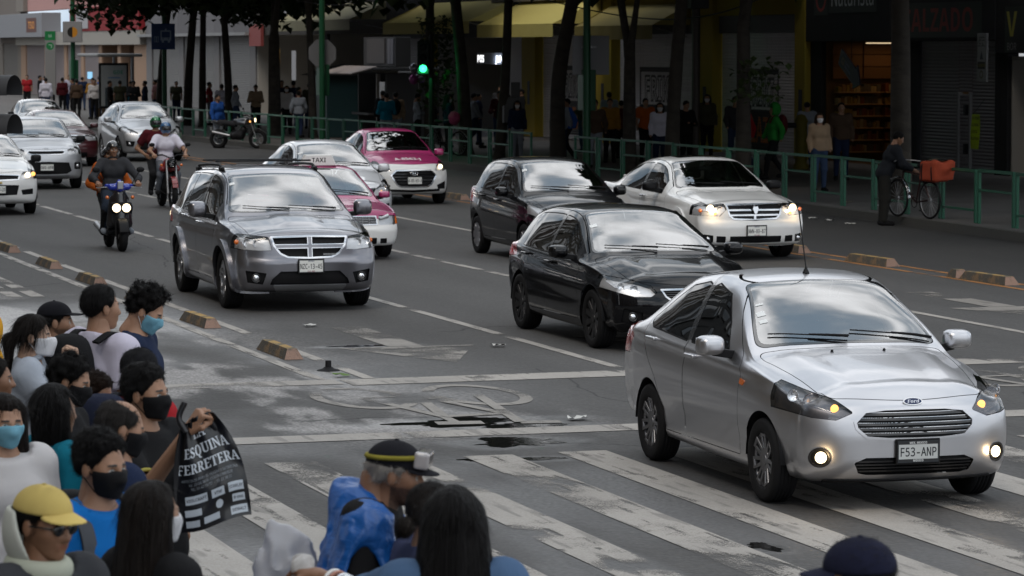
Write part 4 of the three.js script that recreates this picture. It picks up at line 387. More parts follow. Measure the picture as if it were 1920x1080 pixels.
const S = autoSides(shellOf({ q: 0.75, L: 4.14, W: 0.9, wb: 2.57, fo: 0.82, wr: 0.33, tw: 0.2, track: 1.57, sF: 0.34, sR: 0.14, kx: 0.4, kp: 2.8, nF: 5, cF: 0.55, clear: 0.2, leanF: pchip([[0.15, 0.3], [0.3, 0.02], [0.6, 0.0], [0.8, 0.12], [0.95, 0.4]]), leanR: pchip([[0.2, 0.3], [0.5, 0], [1.6, 0.3]]), hd: [0.98, 1.03], cowl: [1.16, 1.10], head: [1.72, 1.55], roof: [2.2, 1.605], mid: [3.2, 1.60], rt: [3.75, 1.56], rb: [3.93, 1.15], tail: [4.0, 1.1], wH: [0.72, 0.78], wR: [0.66, 0.65, 0.63, 0.7], belt: [0.86, 1.0, 1.03, 1.08], pill: { win: [[1.5, 2.15], [2.25, 3.0], [3.1, 3.5]], doors: [[1.28, 2.2, [2.05, 0.93]], [2.22, 3.1, [2.95, 0.96]]] },
ws: { s0: 1.2, s1: 1.72, b0: 0.1, b1: 0.08, p: 0.036 }, rw: { s0: 3.76, s1: 3.93, b0: 0, b1: 0, p: 0.06 }, hood: { s0: 0.12, b0: 0.25, s1: 1.14, b1: 0.08, w: (s) => mix(0.64, 0.76, clamp(s)) }, mirror: { s: 1.5, y: 1.03, w: 0.21, h: 0.16, gap: 0.07, mat: M.black }, rim: { n: 5, kind: 'wide', mat: M.alloy }, paint: P_silver2,
front(c) { frontKit(c, { grille: { pts: [[0, 0.865], [0.40, 0.87], [0.42, 0.82], [0.34, 0.79], [0, 0.785]], rim: 0.008 }, lower: [{ pts: [[0, 0.62], [0.5, 0.60], [0.56, 0.42], [0.46, 0.36], [0, 0.35]] }, { pts: [[0, 0.315], [0.52, 0.32], [0.5, 0.285], [0, 0.28]], proud: 0.01, mat: M.alloy }, { half: true, pts: [[0.66, 0.58], [0.76, 0.58], [0.76, 0.48], [0.66, 0.48]], name: 'fog_recess', r: 0.03 }], fogs: [[0.71, 0.53, 0.035]], lamp: { pts: [[0.5, 0.88], [0.6, 0.93], [1, 0.97], [1, 0.82], [0.6, 0.78], [0.5, 0.80]], sEnd: 0.6, bowls: [[0.64, 0.855, 0.055]], house: M.lampHouse }, plate: [0.5, 'G80-AFM', {}] }); badgeAt(c, 0.905, ovalRing(0.06, 0.03, 0.007), M.chrome, 'badge', -0.4, 0.0); } }));
buildCar(S, car); return car; },
sedanLeft(pos, turn) {
const car = thing('white_saloon', 'white saloon with gold cross badge cut off by the left edge', 'car', 'cars driving down the avenue', pos, turn);
const S = autoSides(shellOf({ ...midSedan, q: 0.8, rim: { kind: 'cap', n: 7, mat: M.alloy }, paint: P_white,
front(c) { frontKit(c, { grille: { pts: [[0, 0.78], [0.42, 0.76], [0.40, 0.68], [0, 0.67]], rim: 0.01 }, lower: [{ pts: [[0, 0.58], [0.40, 0.57], [0.36, 0.40], [0, 0.39]] }, { half: true, pts: [[0.46, 0.48], [0.68, 0.50], [0.68, 0.41], [0.48, 0.40]], name: 'fog_recess' }], lamp: { pts: [[0.48, 0.78], [0.6, 0.87], [0.72, 0.92], [0.95, 0.92], [0.95, 0.72], [0.5, 0.68]], sEnd: 0.58, bowls: [[0.6, 0.76, 0.055, M.lampLit]], amber: [[0.72, 0.78, 0.04, M.amberLit]], house: M.lampHouse }, plate: [0.50, 'MRB-51-20', {}] }); badgeAt(c, 0.625, merge(box(0.17, 0.035, 0.012, 0.004), box(0.06, 0.06, 0.014, 0.004)), std(0.6, 0.42, 0.12, 0.3, 0.9), 'cross_badge', 0, 0.015); } }));
buildCar(S, car); return car; },
sedanRed(pos, turn) {
const car = thing('dark_red_sedan', 'dark red sedan with chrome grille bars beside the silver wagon', 'car', 'cars driving down the avenue', pos, turn);
const S = autoSides(shellOf({ ...bigSedan, q: 0.7,
ws: { s0: 1.44, s1: 2.17, b0: 0.13, b1: 0.1, p: 0.034 }, rw: { s0: 3.56, s1: 4.18, b0: -0.05, b1: -0.05, p: 0.06 }, hood: { s0: 0.12, b0: 0.25, s1: 1.37, b1: 0.12, w: (s) => mix(0.64, 0.76, clamp(s - 0.1)) }, mirror: { s: 1.9, y: 1.0, w: 0.23, h: 0.14, gap: 0.07 }, rim: { n: 5, kind: 'wide', mat: M.alloy }, paint: P_maroon,
front(c) { frontKit(c, { grille: { pts: [[0, 0.84], [0.46, 0.83], [0.40, 0.68], [0.3, 0.62], [0, 0.61]], rim: 0.014, bars: [[0.7, 0.012], [0.77, 0.012]], posts: [[0, 0.015]] }, lower: [{ pts: [[0, 0.38], [0.5, 0.38], [0.5, 0.28], [0, 0.27]] }], lamp: { pts: [[0.48, 0.85], [0.62, 0.862], [0.95, 0.872], [0.95, 0.72], [0.55, 0.70], [0.46, 0.78]], sEnd: 0.5, bowls: [[0.64, 0.785, 0.055]], house: M.lampHouse }, plate: [0.45, 'PBK-19-37', {}] }); } }));
buildCar(S, car); return car; },
crossover(pos, turn) {
const car = thing('silver_crossover', 'silver crossover with bold lower arch and dark grille in the lane by the railing', 'car', 'cars driving down the avenue', pos, turn);
const S = autoSides(shellOf({ q: 0.75, L: 4.41, W: 0.91, wb: 2.64, fo: 0.88, wr: 0.34, tw: 0.215, track: 1.58, archR: 0.395, sF: 0.4, sR: 0.16, kx: 0.45, kp: 2.5, nF: 4.4, cF: 0.56, clear: 0.2, leanF: pchip([[0.15, 0.3], [0.3, 0.02], [0.55, 0.0], [0.75, 0.12], [0.95, 0.45]]), leanR: pchip([[0.2, 0.3], [0.5, 0], [1.6, 0.5]]), hd: [0.98, 1.06], cowl: [1.26, 1.15], head: [1.98, 1.58], roof: [2.5, 1.655], mid: [3.3, 1.63], rt: [3.85, 1.55], rb: [4.15, 1.2], tail: [4.25, 1.1], wH: [0.70, 0.78], wR: [0.60, 0.59, 0.55, 0.68], belt: [0.86, 1.03, 1.08, 1.17], pill: { win: [[1.62, 2.36], [2.46, 3.2]], doors: [[1.36, 2.41, [2.24, 0.97]], [2.43, 3.3, [3.14, 1.02]]] }, deform(p) { const [x, y, s] = p, ax = Math.abs(x); if (ax > 0.6 && s > 0.7 && s < 4.2) { const d = y - 0.62 - 0.1 * s; p[0] -= Math.sign(x) * 0.02 * Math.exp(-d * d / 0.004); } },
ws: { s0: 1.31, s1: 1.98, b0: 0.14, b1: 0.1, p: 0.036 }, rw: { s0: 3.87, s1: 4.15, b0: 0, b1: 0, p: 0.06 }, hood: { s0: 0.14, b0: 0.35, s1: 1.23, b1: 0.1, w: (s) => mix(0.62, 0.76, clamp(s)) }, mirror: { s: 1.62, y: 1.08, w: 0.22, h: 0.16, gap: 0.08 }, rim: { n: 5, kind: 'split', mat: M.alloy }, paint: P_silver2, stickers: [[-0.56, 1.8, 0.1, 0.06]],
front(c) { frontKit(c, { grille: { pts: [[0, 0.80], [0.36, 0.80], [0.46, 0.72], [0.36, 0.66], [0, 0.65]], rim: 0.012 }, lower: [{ pts: [[0, 0.58], [0.34, 0.58], [0.5, 0.46], [0.42, 0.34], [0, 0.33]] }, { half: true, pts: [[0.56, 0.56], [0.78, 0.58], [0.76, 0.44], [0.6, 0.42]], name: 'fog_recess' }], fogs: [[0.68, 0.5, 0.04]], lamp: { pts: [[0.46, 0.80], [0.56, 0.86], [0.72, 0.96], [0.95, 1.02], [0.95, 0.9], [0.7, 0.78], [0.52, 0.76]], sEnd: 0.78, bowls: [[0.62, 0.83, 0.045]], house: M.lampHouse }, plate: [0.46, 'LXC-77-03', {}] }); } }));
buildCar(S, car); return car; },
sedanFar(pos, turn) {
const car = thing('pale_sedan', 'pale grey sedan farthest back at the left behind the dark red sedan', 'car', 'cars driving down the avenue', pos, turn);
const S = autoSides(shellOf({ ...midSedan, q: 0.65, rim: { kind: 'cap', n: 7, mat: M.alloy }, paint: P_pearl,
front(c) { frontKit(c, { grille: { pts: [[0, 0.74], [0.42, 0.73], [0.38, 0.62], [0, 0.6]], rim: 0.01 }, lamp: { pts: [[0.48, 0.76], [0.6, 0.83], [0.95, 0.88], [0.95, 0.72], [0.5, 0.66]], sEnd: 0.58, bowls: [[0.62, 0.75, 0.05]], house: M.lampHouse }, plate: [0.48, 'Y26-ARH', {}] }); } }));
buildCar(S, car); return car; },
};
silverSedan([9.42, 0, -22.95], -0.019);
CARS.hatchSport([12.12, 0, -34.78], -0.002);
CARS.suv([9.6, 0, -41.45], -0.019);
CARS.sedanWhite([18.2, 0, -48.8], 0);
CARS.hatchSmall([15.6, 0, -48.4], 0);
CARS.taxiOld([12.45, 0, -50.4], 0);
CARS.sedanPearl([14.55, 0, -58.5], 0);
CARS.taxiSedan([18.1, 0, -67.1], 0);
CARS.sedanLeft([9.4, 0, -65.4], 0);
CARS.boxy([12.2, 0, -76.8], 0);
CARS.sedanRed([15.1, 0, -91.2], 0);
CARS.crossover([18.1, 0, -94.4], 0);
CARS.sedanFar([17.6, 0, -109.5], 0);
const FX = 34.6; // shop fronts on the far side
const kerbX = pchip([[-300, 20], [-160, 21.6], [-130, 22.6], [-105, 23.5], [-84, 24.35], [-66, 24.75], [-56, 24.45], [-48, 24.1], [-20, 23.2], [40, 22]]);
const puddles = [[7.95, -27.15, 0.75, 0.33], [8.45, -26.75, 0.42, 0.2], [7.95, -25.62, 0.42, 0.35], [7.62, -24.55, 0.4, 0.16], [7.8, -19.75, 0.1, 0.22], [9.0, -34.45, 0.5, 0.12]];
const wetAt = (x, z) => { let w = sstep(0.38, 0.62, fbm(x * 0.45 + 3, z * 0.22, 1.5, 4)) * sstep(10.5, 7.2, x) * sstep(-46, -38, z) * 0.9; w = Math.max(w, sstep(0.52, 0.66, fbm(x * 0.8, z * 0.16, 7.7, 4)) * sstep(13, 8.5, x) * sstep(-30, -27, z) * 0.75); for (const [px, pz, rx, rz] of puddles) { const d = Math.hypot((x - px) / rx, (z - pz) / rz) + (fbm(x * 3, z * 3, 2, 3) - 0.5) * 1.1; w = Math.max(w, 1 - sstep(0.75, 1.9, d)); } return w; };
const enc = (v) => Math.pow(clamp(v), 1 / 2.2);
{
const rx0 = 2, rx1 = 26.5, rz0 = -66, rz1 = -14, r = rng(5);
const cracks = []; for (let k = 0; k < 26; k++) { let x = rx0 + r() * 22, z = rz0 + r() * 52, a = r() * 6.28; const p = [[x, z]]; for (let i = 0; i < 14; i++) { a += (r() - 0.5) * 1.1; x += Math.cos(a) * 0.14; z += Math.sin(a) * 0.28; p.push([x, z]); } cracks.push(p); }
const TW = 1792, TH = 1536, MW = 448, MH = 384, alb = new Float32Array(TW * TH), mac = new Float32Array(MW * MH), film = new Float32Array(MW * MH);
for (let j = 0; j < MH; j++) for (let i = 0; i < MW; i++) { const x = mix(rx0, rx1, (i + 0.5) / MW), z = mix(rz0, rz1, (j + 0.5) / MH), m = fbm(x * 2.1, z * 0.9, 8.4, 4);
let a = 0.062 * (0.72 + 0.36 * fbm(x * 0.35, z * 0.14, 4.2, 4) + 0.3 * (m - 0.5));
const lane = [9.3, 12.25, 15.1, 18.1].reduce((q, c) => Math.max(q, Math.exp(-(((Math.abs(x - c) - 0.75) / 0.28) ** 2))), 0); a *= 1 - 0.12 * lane * (0.5 + m);
if (x > 19.9) a *= 0.5; // the bus lane has a darker surface
if (z > -26) a *= 1 - 0.25 * sstep(0.55, 0.7, fbm(x * 7, z * 0.25, 6.6, 3)); if (x > 5.6 && x < 6.7 && z > -31.6 && z < -28.8) a *= 0.8; if (x > 8.1 && x < 9.0 && z > -24.4 && z < -22) a *= 0.85; mac[j * MW + i] = a;
const zone = sstep(9.6, 6.6, x - 0.1 * (z + 33)) * sstep(-47, -40, z) * sstep(-25.2, -27.0, z); film[j * MW + i] = zone > 0 ? zone * sstep(0.455, 0.56, fbm(x * 0.7 + 20, z * 0.32 + 4, 3.1, 5) * 0.62 + fbm(x * 3.6, z * 1.1, 5.5, 5) * 0.38) : 0; }
const samp = (A, u, v) => { const x = clamp(u * MW - 0.5, 0, MW - 1.001), y = clamp(v * MH - 0.5, 0, MH - 1.001), i = Math.floor(x), j = Math.floor(y), a = x - i, b = y - j, q = j * MW + i; return mix(mix(A[q], A[q + 1], a), mix(A[q + MW], A[q + MW + 1], a), b); };
for (let j = 0; j < TH; j++) for (let i = 0; i < TW; i++) { const g = hash3(i, j, 3), g2 = hash3(i >> 1, j, 9), f = samp(film, i / TW, j / TH); alb[j * TW + i] = samp(mac, i / TW, j / TH) * (0.78 + 0.44 * g) + 0.24 * f * sstep(0.1, 0.7, f * 0.6 + 0.5 * g2) * (0.5 + 0.7 * g); }
for (const p of cracks) for (let k = 0; k < p.length - 1; k++) for (let t = 0; t < 1; t += 0.02) { const x = mix(p[k][0], p[k + 1][0], t), z = mix(p[k][1], p[k + 1][1], t), i = Math.floor((x - rx0) / (rx1 - rx0) * TW), j = Math.floor((z - rz0) / (rz1 - rz0) * TH); if (i > 0 && i < TW - 1 && j > 0 && j < TH) { alb[j * TW + i] *= 0.6; } }
const map = dataTex(TW, TH, (u, v, i, j) => { const e = enc(alb[j * TW + i]); return [e * 1.0, e * 0.985, e * 0.975]; }, { srgb: true, wrap: false });
const rgh = dataTex(1024, 1024, (u, v, i, j) => { const w = wetAt(mix(rx0, rx1, u), mix(rz0, rz1, v)); return 0.86 - 0.5 * w + 0.1 * (hash3(i, j, 8) - 0.5) * (0.3 + w); }, { wrap: false });
const bmp = grainTex.clone(); bmp.repeat.set((rx1 - rx0) / 2.4, (rz1 - rz0) / 2.4); bmp.needsUpdate = true;
const mat = new THREE.MeshStandardMaterial({ map, roughnessMap: rgh, bumpMap: bmp, bumpScale: 0.006, roughness: 1 });
const sheet = (x0, x1, z0, z1, nx, nz, y, uvf) => { const g = new THREE.PlaneGeometry(x1 - x0, z1 - z0, nx, nz); g.rotateX(-Math.PI / 2); g.translate((x0 + x1) / 2, y, (z0 + z1) / 2); const p = g.attributes.position, u = g.attributes.uv; for (let i = 0; i < p.count; i++) u.setXY(i, ...uvf(p.getX(i), p.getZ(i))); return g; };
struct('road', sheet(rx0, rx1, rz0, rz1, 8, 8, 0, (x, z) => [(x - rx0) / (rx1 - rx0), (z - rz0) / (rz1 - rz0)]), mat);
const far = dataTex(512, 512, (u, v, i, j) => { const n = tfbm(u, v, 4, 11, 5), a = 0.06 * (0.72 + 0.4 * n) * (0.82 + 0.36 * hash3(i, j, 4)); const e = enc(a); return [e, e * 0.985, e * 0.975]; }, { srgb: true });
const fmat = new THREE.MeshStandardMaterial({ map: far, bumpMap: grainTex, bumpScale: 0.004, roughness: 0.85 }), uvm = (x, z) => [x / 6, z / 6];
struct('road', sheet(-30, rx0, -260, 60, 1, 1, 0, uvm), fmat); struct('road', sheet(rx0, rx1, -260, rz0, 1, 1, 0, uvm), fmat); struct('road', sheet(rx0, 40, rz1, 60, 1, 1, 0, uvm), fmat);
struct('ground', sheet(-600, 600, -700, 500, 1, 1, -0.06, (x, z) => [x / 8, z / 8]), new THREE.MeshStandardMaterial({ map: far, roughness: 0.9 }));
const zs = []; for (let z = -260; z <= 40; z += 4) zs.push(z);
const slab = (f0, f1, y0, y1) => { const s = new THREE.Shape(); zs.forEach((z, i) => i ? s.lineTo(f0(z), -z) : s.moveTo(f0(z), -z)); for (let i = zs.length - 1; i >= 0; i--) s.lineTo(f1(zs[i]), -zs[i]); const g = new THREE.ExtrudeGeometry(s, { depth: y1 - y0, bevelEnabled: false }); g.rotateX(-Math.PI / 2); g.translate(0, y0, 0); return g; };
const pv = dataTex(512, 512, (u, v, i, j) => { const n = tfbm(u, v, 4, 31, 5), jt = Math.min(Math.abs(((u * 8) % 1) - 0.5), Math.abs(((v * 8) % 1) - 0.5)) ; const e = enc(0.10 * (0.6 + 0.6 * n) * (0.85 + 0.3 * hash3(i, j, 6))); return [e, e * 0.97, e * 0.94]; }, { srgb: true, rep: [0.25, 0.25] });
const pm = new THREE.MeshStandardMaterial({ map: pv, bumpMap: grainTex, bumpScale: 0.004, roughness: 0.8 });
struct('pavement', slab((z) => kerbX(z) + 0.16, () => FX + 12, -0.05, 0.15), pm);
struct('kerb', slab((z) => kerbX(z), (z) => kerbX(z) + 0.155, -0.05, 0.155), std(0.09, 0.088, 0.082, 0.8, 0, { bumpMap: grainTex, bumpScale: 0.01 }));
{ const s = new THREE.Shape([[-30, 30], [16, 30], [16, -12.6], [7.0, -12.6], [4.2, -13.2], [3.2, -15], [3.2, -19.0], [1.0, -19.5], [-30, -19.5]].map(([x, z]) => new THREE.Vector2(x, -z))); const g = new THREE.ExtrudeGeometry(s, { depth: 0.2, bevelEnabled: false }); g.rotateX(-Math.PI / 2); g.translate(0, -0.05, 0); struct('pavement', g, pm);
const s2 = new THREE.Shape([[-30, -26], [-3, -26], [1.5, -30], [3.2, -36], [3.2, -240], [-30, -240]].map(([x, z]) => new THREE.Vector2(x, -z))); const g2 = new THREE.ExtrudeGeometry(s2, { depth: 0.2, bevelEnabled: false }); g2.rotateX(-Math.PI / 2); g2.translate(0, -0.05, 0); struct('pavement', g2, pm); }
}
const wornTex = dataTex(512, 512, (u, v, i, j) => { const s = tileNoise(u, v * 0.12, 96, 3) * 0.5 + tileNoise(u, v * 0.25, 40, 6) * 0.5, n = tfbm(u, v, 6, 21, 5), g = hash3(i, j, 12), dk = sstep(0.62, 0.8, s) * 0.35; const a = 0.36 * (0.66 + 0.4 * n) * (0.85 + 0.3 * g) * (1 - dk); const e = enc(a); return [e, e * 0.97, e * 0.93]; }, { srgb: true, rep: [0.25, 0.25] });
const wornAlpha = dataTex(512, 512, (u, v, i, j) => { const n = tfbm(u, v, 5, 41, 6), g = hash3(i, j, 17), s = tileNoise(u, v * 0.12, 80, 9); return sstep(0.30, 0.43, n + 0.16 * (g - 0.5) - 0.12 * sstep(0.7, 0.9, s)); }, { rep: [0.25, 0.25] });
const paintMat = new THREE.MeshStandardMaterial({ map: wornTex, alphaMap: wornAlpha, transparent: true, roughness: 0.72, bumpMap: grainTex, bumpScale: 0.003 });
const fadedMat = paintMat.clone(); fadedMat.alphaMap = dataTex(512, 512, (u, v, i, j) => sstep(0.32, 0.48, tfbm(u, v, 6, 51, 6) + 0.2 * (hash3(i, j, 19) - 0.5)), { rep: [0.3, 0.3] });
const ghostMat = fadedMat.clone(); ghostMat.color = lin(0.72);
const yellowPaint = new THREE.MeshStandardMaterial({ color: lin(0.36, 0.16, 0.045), alphaMap: wornAlpha, transparent: true, roughness: 0.75 });
const uvM = (g) => { const p = g.attributes.position, u = g.attributes.uv; for (let i = 0; i < p.count; i++) u.setXY(i, p.getX(i), p.getZ(i)); return g; };
const mark = (name, pts, mat = paintMat, y = 0.005) => struct(name, uvM(flat(pts, y)), mat);
const rect = (x0, x1, z0, z1) => [[x0, z0], [x1, z0], [x1, z1], [x0, z1]];
for (let k = -2; k < 22; k++) { const x = 5.71 + 0.79 * k; mark('crosswalk_stripe', rect(x, x + 0.4, -24.87 + (k % 3) * 0.02, -17.2)); }
mark('stop_line', [[7.85, -30.95], [19.4, -31.35], [19.4, -30.75], [7.85, -30.4]]); mark('stop_line', [[4.2, -26.55], [19.4, -26.62], [19.4, -26.16], [4.2, -26.1]]);
mark('stop_line', [[4.0, -31.0], [7.8, -30.98], [7.8, -30.55], [4.0, -30.5]], fadedMat);
for (const x of [10.82, 13.72, 16.5]) mark('lane_line', rect(x - 0.06, x + 0.06, -180, -31.2), paintMat);
mark('lane_line', rect(7.62, 7.74, -120, -31), paintMat); mark('lane_line', rect(8.1, 8.22, -120, -31), fadedMat);
for (const x of [19.42, 19.82]) mark('bus_lane_line', rect(x - 0.05, x + 0.05, -180, -31), yellowPaint);
const arrow = (x, z, m = ghostMat) => { mark('arrow_marking', rect(x - 0.19, x + 0.19, z - 3.3, z - 0.75), m); mark('arrow_marking', [[x - 0.75, z - 0.72], [x + 0.75, z - 0.72], [x, z + 1.2]], m); };
arrow(9.42, -33.5); arrow(12.25, -34.2); arrow(15.15, -34.6); arrow(17.9, -36.6);
function bikeSymbol(cx, cz) { const parts = []; const ringS = (x, z, rx, rz, w) => { const s = new THREE.Shape(); s.absellipse(x, -z, rx, rz, 0, Math.PI * 2); const h = new THREE.Path(); h.absellipse(x, -z, rx - w, rz - w * 1.6, 0, Math.PI * 2, true); s.holes.push(h); const g = new THREE.ShapeGeometry(s, 28); g.rotateX(-Math.PI / 2); return g; }; const ln = (a, b, w) => { const dx = b[0] - a[0], dz = b[1] - a[1], l = Math.hypot(dx, dz), nx = -dz / l * w / 2, nz = dx / l * w / 2; return flat([[a[0] + nx, a[1] + nz], [b[0] + nx, b[1] + nz], [b[0] - nx, b[1] - nz], [a[0] - nx, a[1] - nz]]); };
parts.push(ringS(cx - 0.58, cz, 0.45, 0.95, 0.11), ringS(cx + 0.5, cz, 0.45, 0.95, 0.11)); const A = [cx - 0.58, cz], Bq = [cx + 0.5, cz], C = [cx - 0.06, cz - 0.05], D = [cx - 0.3, cz + 1.7], E = [cx + 0.28, cz + 1.6]; parts.push(ln(A, C, 0.1), ln(A, D, 0.1), ln(C, D, 0.1), ln(C, E, 0.1), ln(D, E, 0.14), ln(Bq, [cx + 0.2, cz + 2.3], 0.1), ln([cx - 0.5, cz + 2.15], [cx - 0.1, cz + 2.2], 0.24), ln(D, [cx - 0.32, cz + 2.2], 0.09), ln([cx + 0.2, cz + 2.3], [cx + 0.55, cz + 2.35], 0.2));
parts.forEach((g, i) => { const m = struct('bicycle_marking', uvM(g.translate(0, 0.005 + (i % 8) * 0.0006, 0)), ghostMat); }); }
bikeSymbol(8.22, -29.25); bikeSymbol(14.4, -29.4);
for (let k = 0; k < 5; k++) mark('faded_marking', rect(5.6 + k * 0.28, 5.78 + k * 0.28, -46 - 0.3 * k, -42.5), fadedMat);
{ const wm = phys(0.012, 0.012, 0.012, { roughness: 0.04, ior: 1.33, bumpMap: (() => { const t = dataTex(256, 256, (u, v) => tfbm(u, v, 24, 5, 3)); t.repeat.set(2, 2); return t; })(), bumpScale: 0.0006 });
for (const [x, z, rx, rz] of puddles) { const pts = []; for (let k = 0; k < 110; k++) { const a = k / 110 * Math.PI * 2, q = 0.1 + 1.35 * fbm(Math.cos(a) * 2.2 + x * 3, Math.sin(a) * 2.2 + z * 3, 1, 6); pts.push([x + Math.cos(a) * rx * q, z + Math.sin(a) * rz * q]); } struct('puddle', uvM(flat(pts, 0.0025)), wm); } }
const bollMat = (seed, end) => new THREE.MeshStandardMaterial({ roughness: 0.85, bumpMap: grainTex, bumpScale: 0.01, map: dataTex(128, 128, (u, v, i, j) => { const n = tfbm(u, v, 4, seed, 5) + 0.15 * (hash3(i, j, seed) - 0.5), k = sstep(0.46, 0.56, n); return end === 2 ? [mix(0.40, 0.26, k), mix(0.32, 0.24, k), mix(0.22, 0.21, k)] : end ? [0.52 - 0.18 * k, 0.42 - 0.12 * k, 0.37 - 0.1 * k] : [mix(0.60, 0.36, k), mix(0.49, 0.33, k), mix(0.28, 0.27, k)]; }, { srgb: true, rep: [2, 2] }) });
const BM = [bollMat(3), bollMat(8), bollMat(14)], BE = bollMat(5, true), BS = bollMat(9, 2);
function block(label, x, z, len, w, h, group, i) { const t = thing('lane_separator_block', label, 'lane divider', group, [x, 0, z], (i % 2) * 0.02); const sl = h * 0.75, sec = (zz, k) => [[-w / 2, 0.004, zz], [w / 2, 0.004, zz], [w / 2 - 0.05, h, zz + k], [-w / 2 + 0.05, h, zz + k]]; const A = sec(-len / 2, sl), Bq = sec(len / 2, -sl);
const quad = (P) => { const g = new THREE.BufferGeometry(); const v = [P[0], P[1], P[2], P[0], P[2], P[3]]; g.setAttribute('position', new THREE.Float32BufferAttribute(v.flat(), 3)); g.setAttribute('uv', new THREE.Float32BufferAttribute(v.flatMap((q) => [q[2] + q[0] + q[1] * 0.3, q[1] + q[0] * 0.5]), 2)); g.computeVertexNormals(); return g; };
part('block_body', merge(quad([A[1], A[2], Bq[2], Bq[1]]), quad([Bq[0], Bq[3], A[3], A[0]])), BS, t); part('yellow_top', quad([A[3], Bq[3], Bq[2], A[2]]), BM[i % 3], t); part('end_face', quad([Bq[0], Bq[1], Bq[2], Bq[3]]), BE, t); part('end_face', quad([A[1], A[0], A[3], A[2]]), BE, t); return t; }
const leftZ = [-33.75, -37.75, -41.3, -44.9, -48.4, -52.4, -56.1], leftL = ['worn yellow separator block nearest the rubber post base', 'worn yellow separator block second nearest the stop line', 'worn yellow separator block behind the curly haired man in the blue mask', 'worn yellow separator block just behind the head of the man in white shirt', 'worn yellow separator block above the black baseball cap', 'worn yellow separator block at the left edge of the view', 'worn yellow separator block farthest along the cycle lane'];
leftZ.forEach((z, i) => block(leftL[i], 7.92, z, 1.3, 0.2, 0.11, 'separator blocks of the cycle lane', i));
[[19.62, -45.4, 1.5, 'long yellow separator block beside the white sedan with headlamps on'], [19.6, -42.35, 0.34, 'short broken yellow separator block between two long ones'], [19.6, -41.35, 1.4, 'long yellow separator block nearest the right edge'], [19.62, -48.6, 1.2, 'orange separator block just under the front of the white sedan'], [19.7, -67.6, 1.3, 'pale separator block in front of the pink taxi'], [19.7, -65.0, 0.3, 'small dark separator stub right of the pink taxi'], [19.75, -72.3, 1.3, 'separator block beside the pink taxi rear wheel'], [20.0, -100, 1.3, 'pale separator block right of the two riders on the motorbike']].forEach(([x, z, l, lab], i) => block(lab, x, z, l, 0.22, 0.115, 'separator blocks of the bus lane', i + 1));
{ const t = thing('post_base', 'black rubber base with a snapped post stub on the cycle lane line', 'post base', null, [7.98, 0, -31.9]); t.scale.setScalar(0.72); part('base', new THREE.LatheGeometry([[0, 0.05], [0.06, 0.05], [0.08, 0.03], [0.15, 0.012], [0.16, 0.004]].map(([a, b]) => new THREE.Vector2(a, b)), 24), M.rubber, t); part('stub', moved(new THREE.CylinderGeometry(0.04, 0.045, 0.1, 14), 0, 0.09, 0), M.rubber, t); }
{ const r = rng(9), lm = [std(0.5, 0.5, 0.48, 0.8), std(0.28, 0.24, 0.17, 0.8), std(0.10, 0.16, 0.05, 0.8)]; [[23.7, -57.6, 'crumpled white paper scrap by the kerb near the white sedan', 0], [23.75, -56.9, 'flattened grey wrapper by the kerb', 0], [23.6, -55.6, 'thin white strip lying by the standing cyclist', 0], [25.6, -60.4, 'yellowish paper scraps on the far pavement', 1], [25.6, -58.9, 'white scrap on the far pavement by a railing post', 0], [9.05, -37.0, 'white crumpled scrap in front of the grey wagon', 0], [10.35, -33.9, 'white litter beside the arrow marking', 0], [7.95, -31.25, 'small green leaf lying at the lane line end', 2], [8.95, -27.0, 'white plastic scrap floating at the puddle', 0]].forEach(([x, z, lab, k], i) => { const g = new THREE.PlaneGeometry(0.16, 0.12, 4, 3); g.rotateX(-Math.PI / 2); const p = g.attributes.position; for (let q = 0; q < p.count; q++) p.setXYZ(q, p.getX(q) * (0.7 + 0.5 * r()), 0.012 + 0.03 * r(), p.getZ(q) * (0.7 + 0.6 * r())); g.computeVertexNormals(); g.translate(x, x > 25 ? 0.15 : 0, z); single('litter', g, lm[k], lab, 'litter', 'litter on the street'); }); }
const barkTex = dataTex(256, 256, (u, v) => { const n = tfbm(u, v * 0.35, 12, 61, 5), e = enc(0.035 * (0.4 + 1.2 * n)); return [e, e * 0.92, e * 0.82]; }, { srgb: true }), barkMat = new THREE.MeshStandardMaterial({ map: barkTex, bumpMap: dataTex(256, 256, (u, v) => tfbm(u, v * 0.35, 12, 61, 5)), bumpScale: 0.03, roughness: 0.95 });
const leafMats = [std(0.03, 0.05, 0.018, 0.6), std(0.04, 0.06, 0.02, 0.6)];
function limb(pts, r0, r1, seg = 14) { const c = new THREE.CatmullRomCurve3(pts.map((p) => new THREE.Vector3(...p))), g = new THREE.TubeGeometry(c, seg, 1, 9), p = g.attributes.position, n = g.attributes.normal, q = new THREE.Vector3(); for (let i = 0; i <= seg; i++) { c.getPointAt(i / seg, q); const r = mix(r0, r1, Math.pow(i / seg, 0.7)) * (1 + (i === 0 ? 0.35 : 0)); for (let j = 0; j <= 9; j++) { const k = i * 10 + j, w = 1 + 0.12 * (noise3(j % 9 * 0.9, i * 0.6, r0 * 90) - 0.5); p.setXYZ(k, q.x + n.getX(k) * r * w, q.y + n.getY(k) * r * w, q.z + n.getZ(k) * r * w); } } const u = g.attributes.uv; for (let i = 0; i < u.count; i++) u.setXY(i, u.getX(i) * 3, u.getY(i)); return g; }
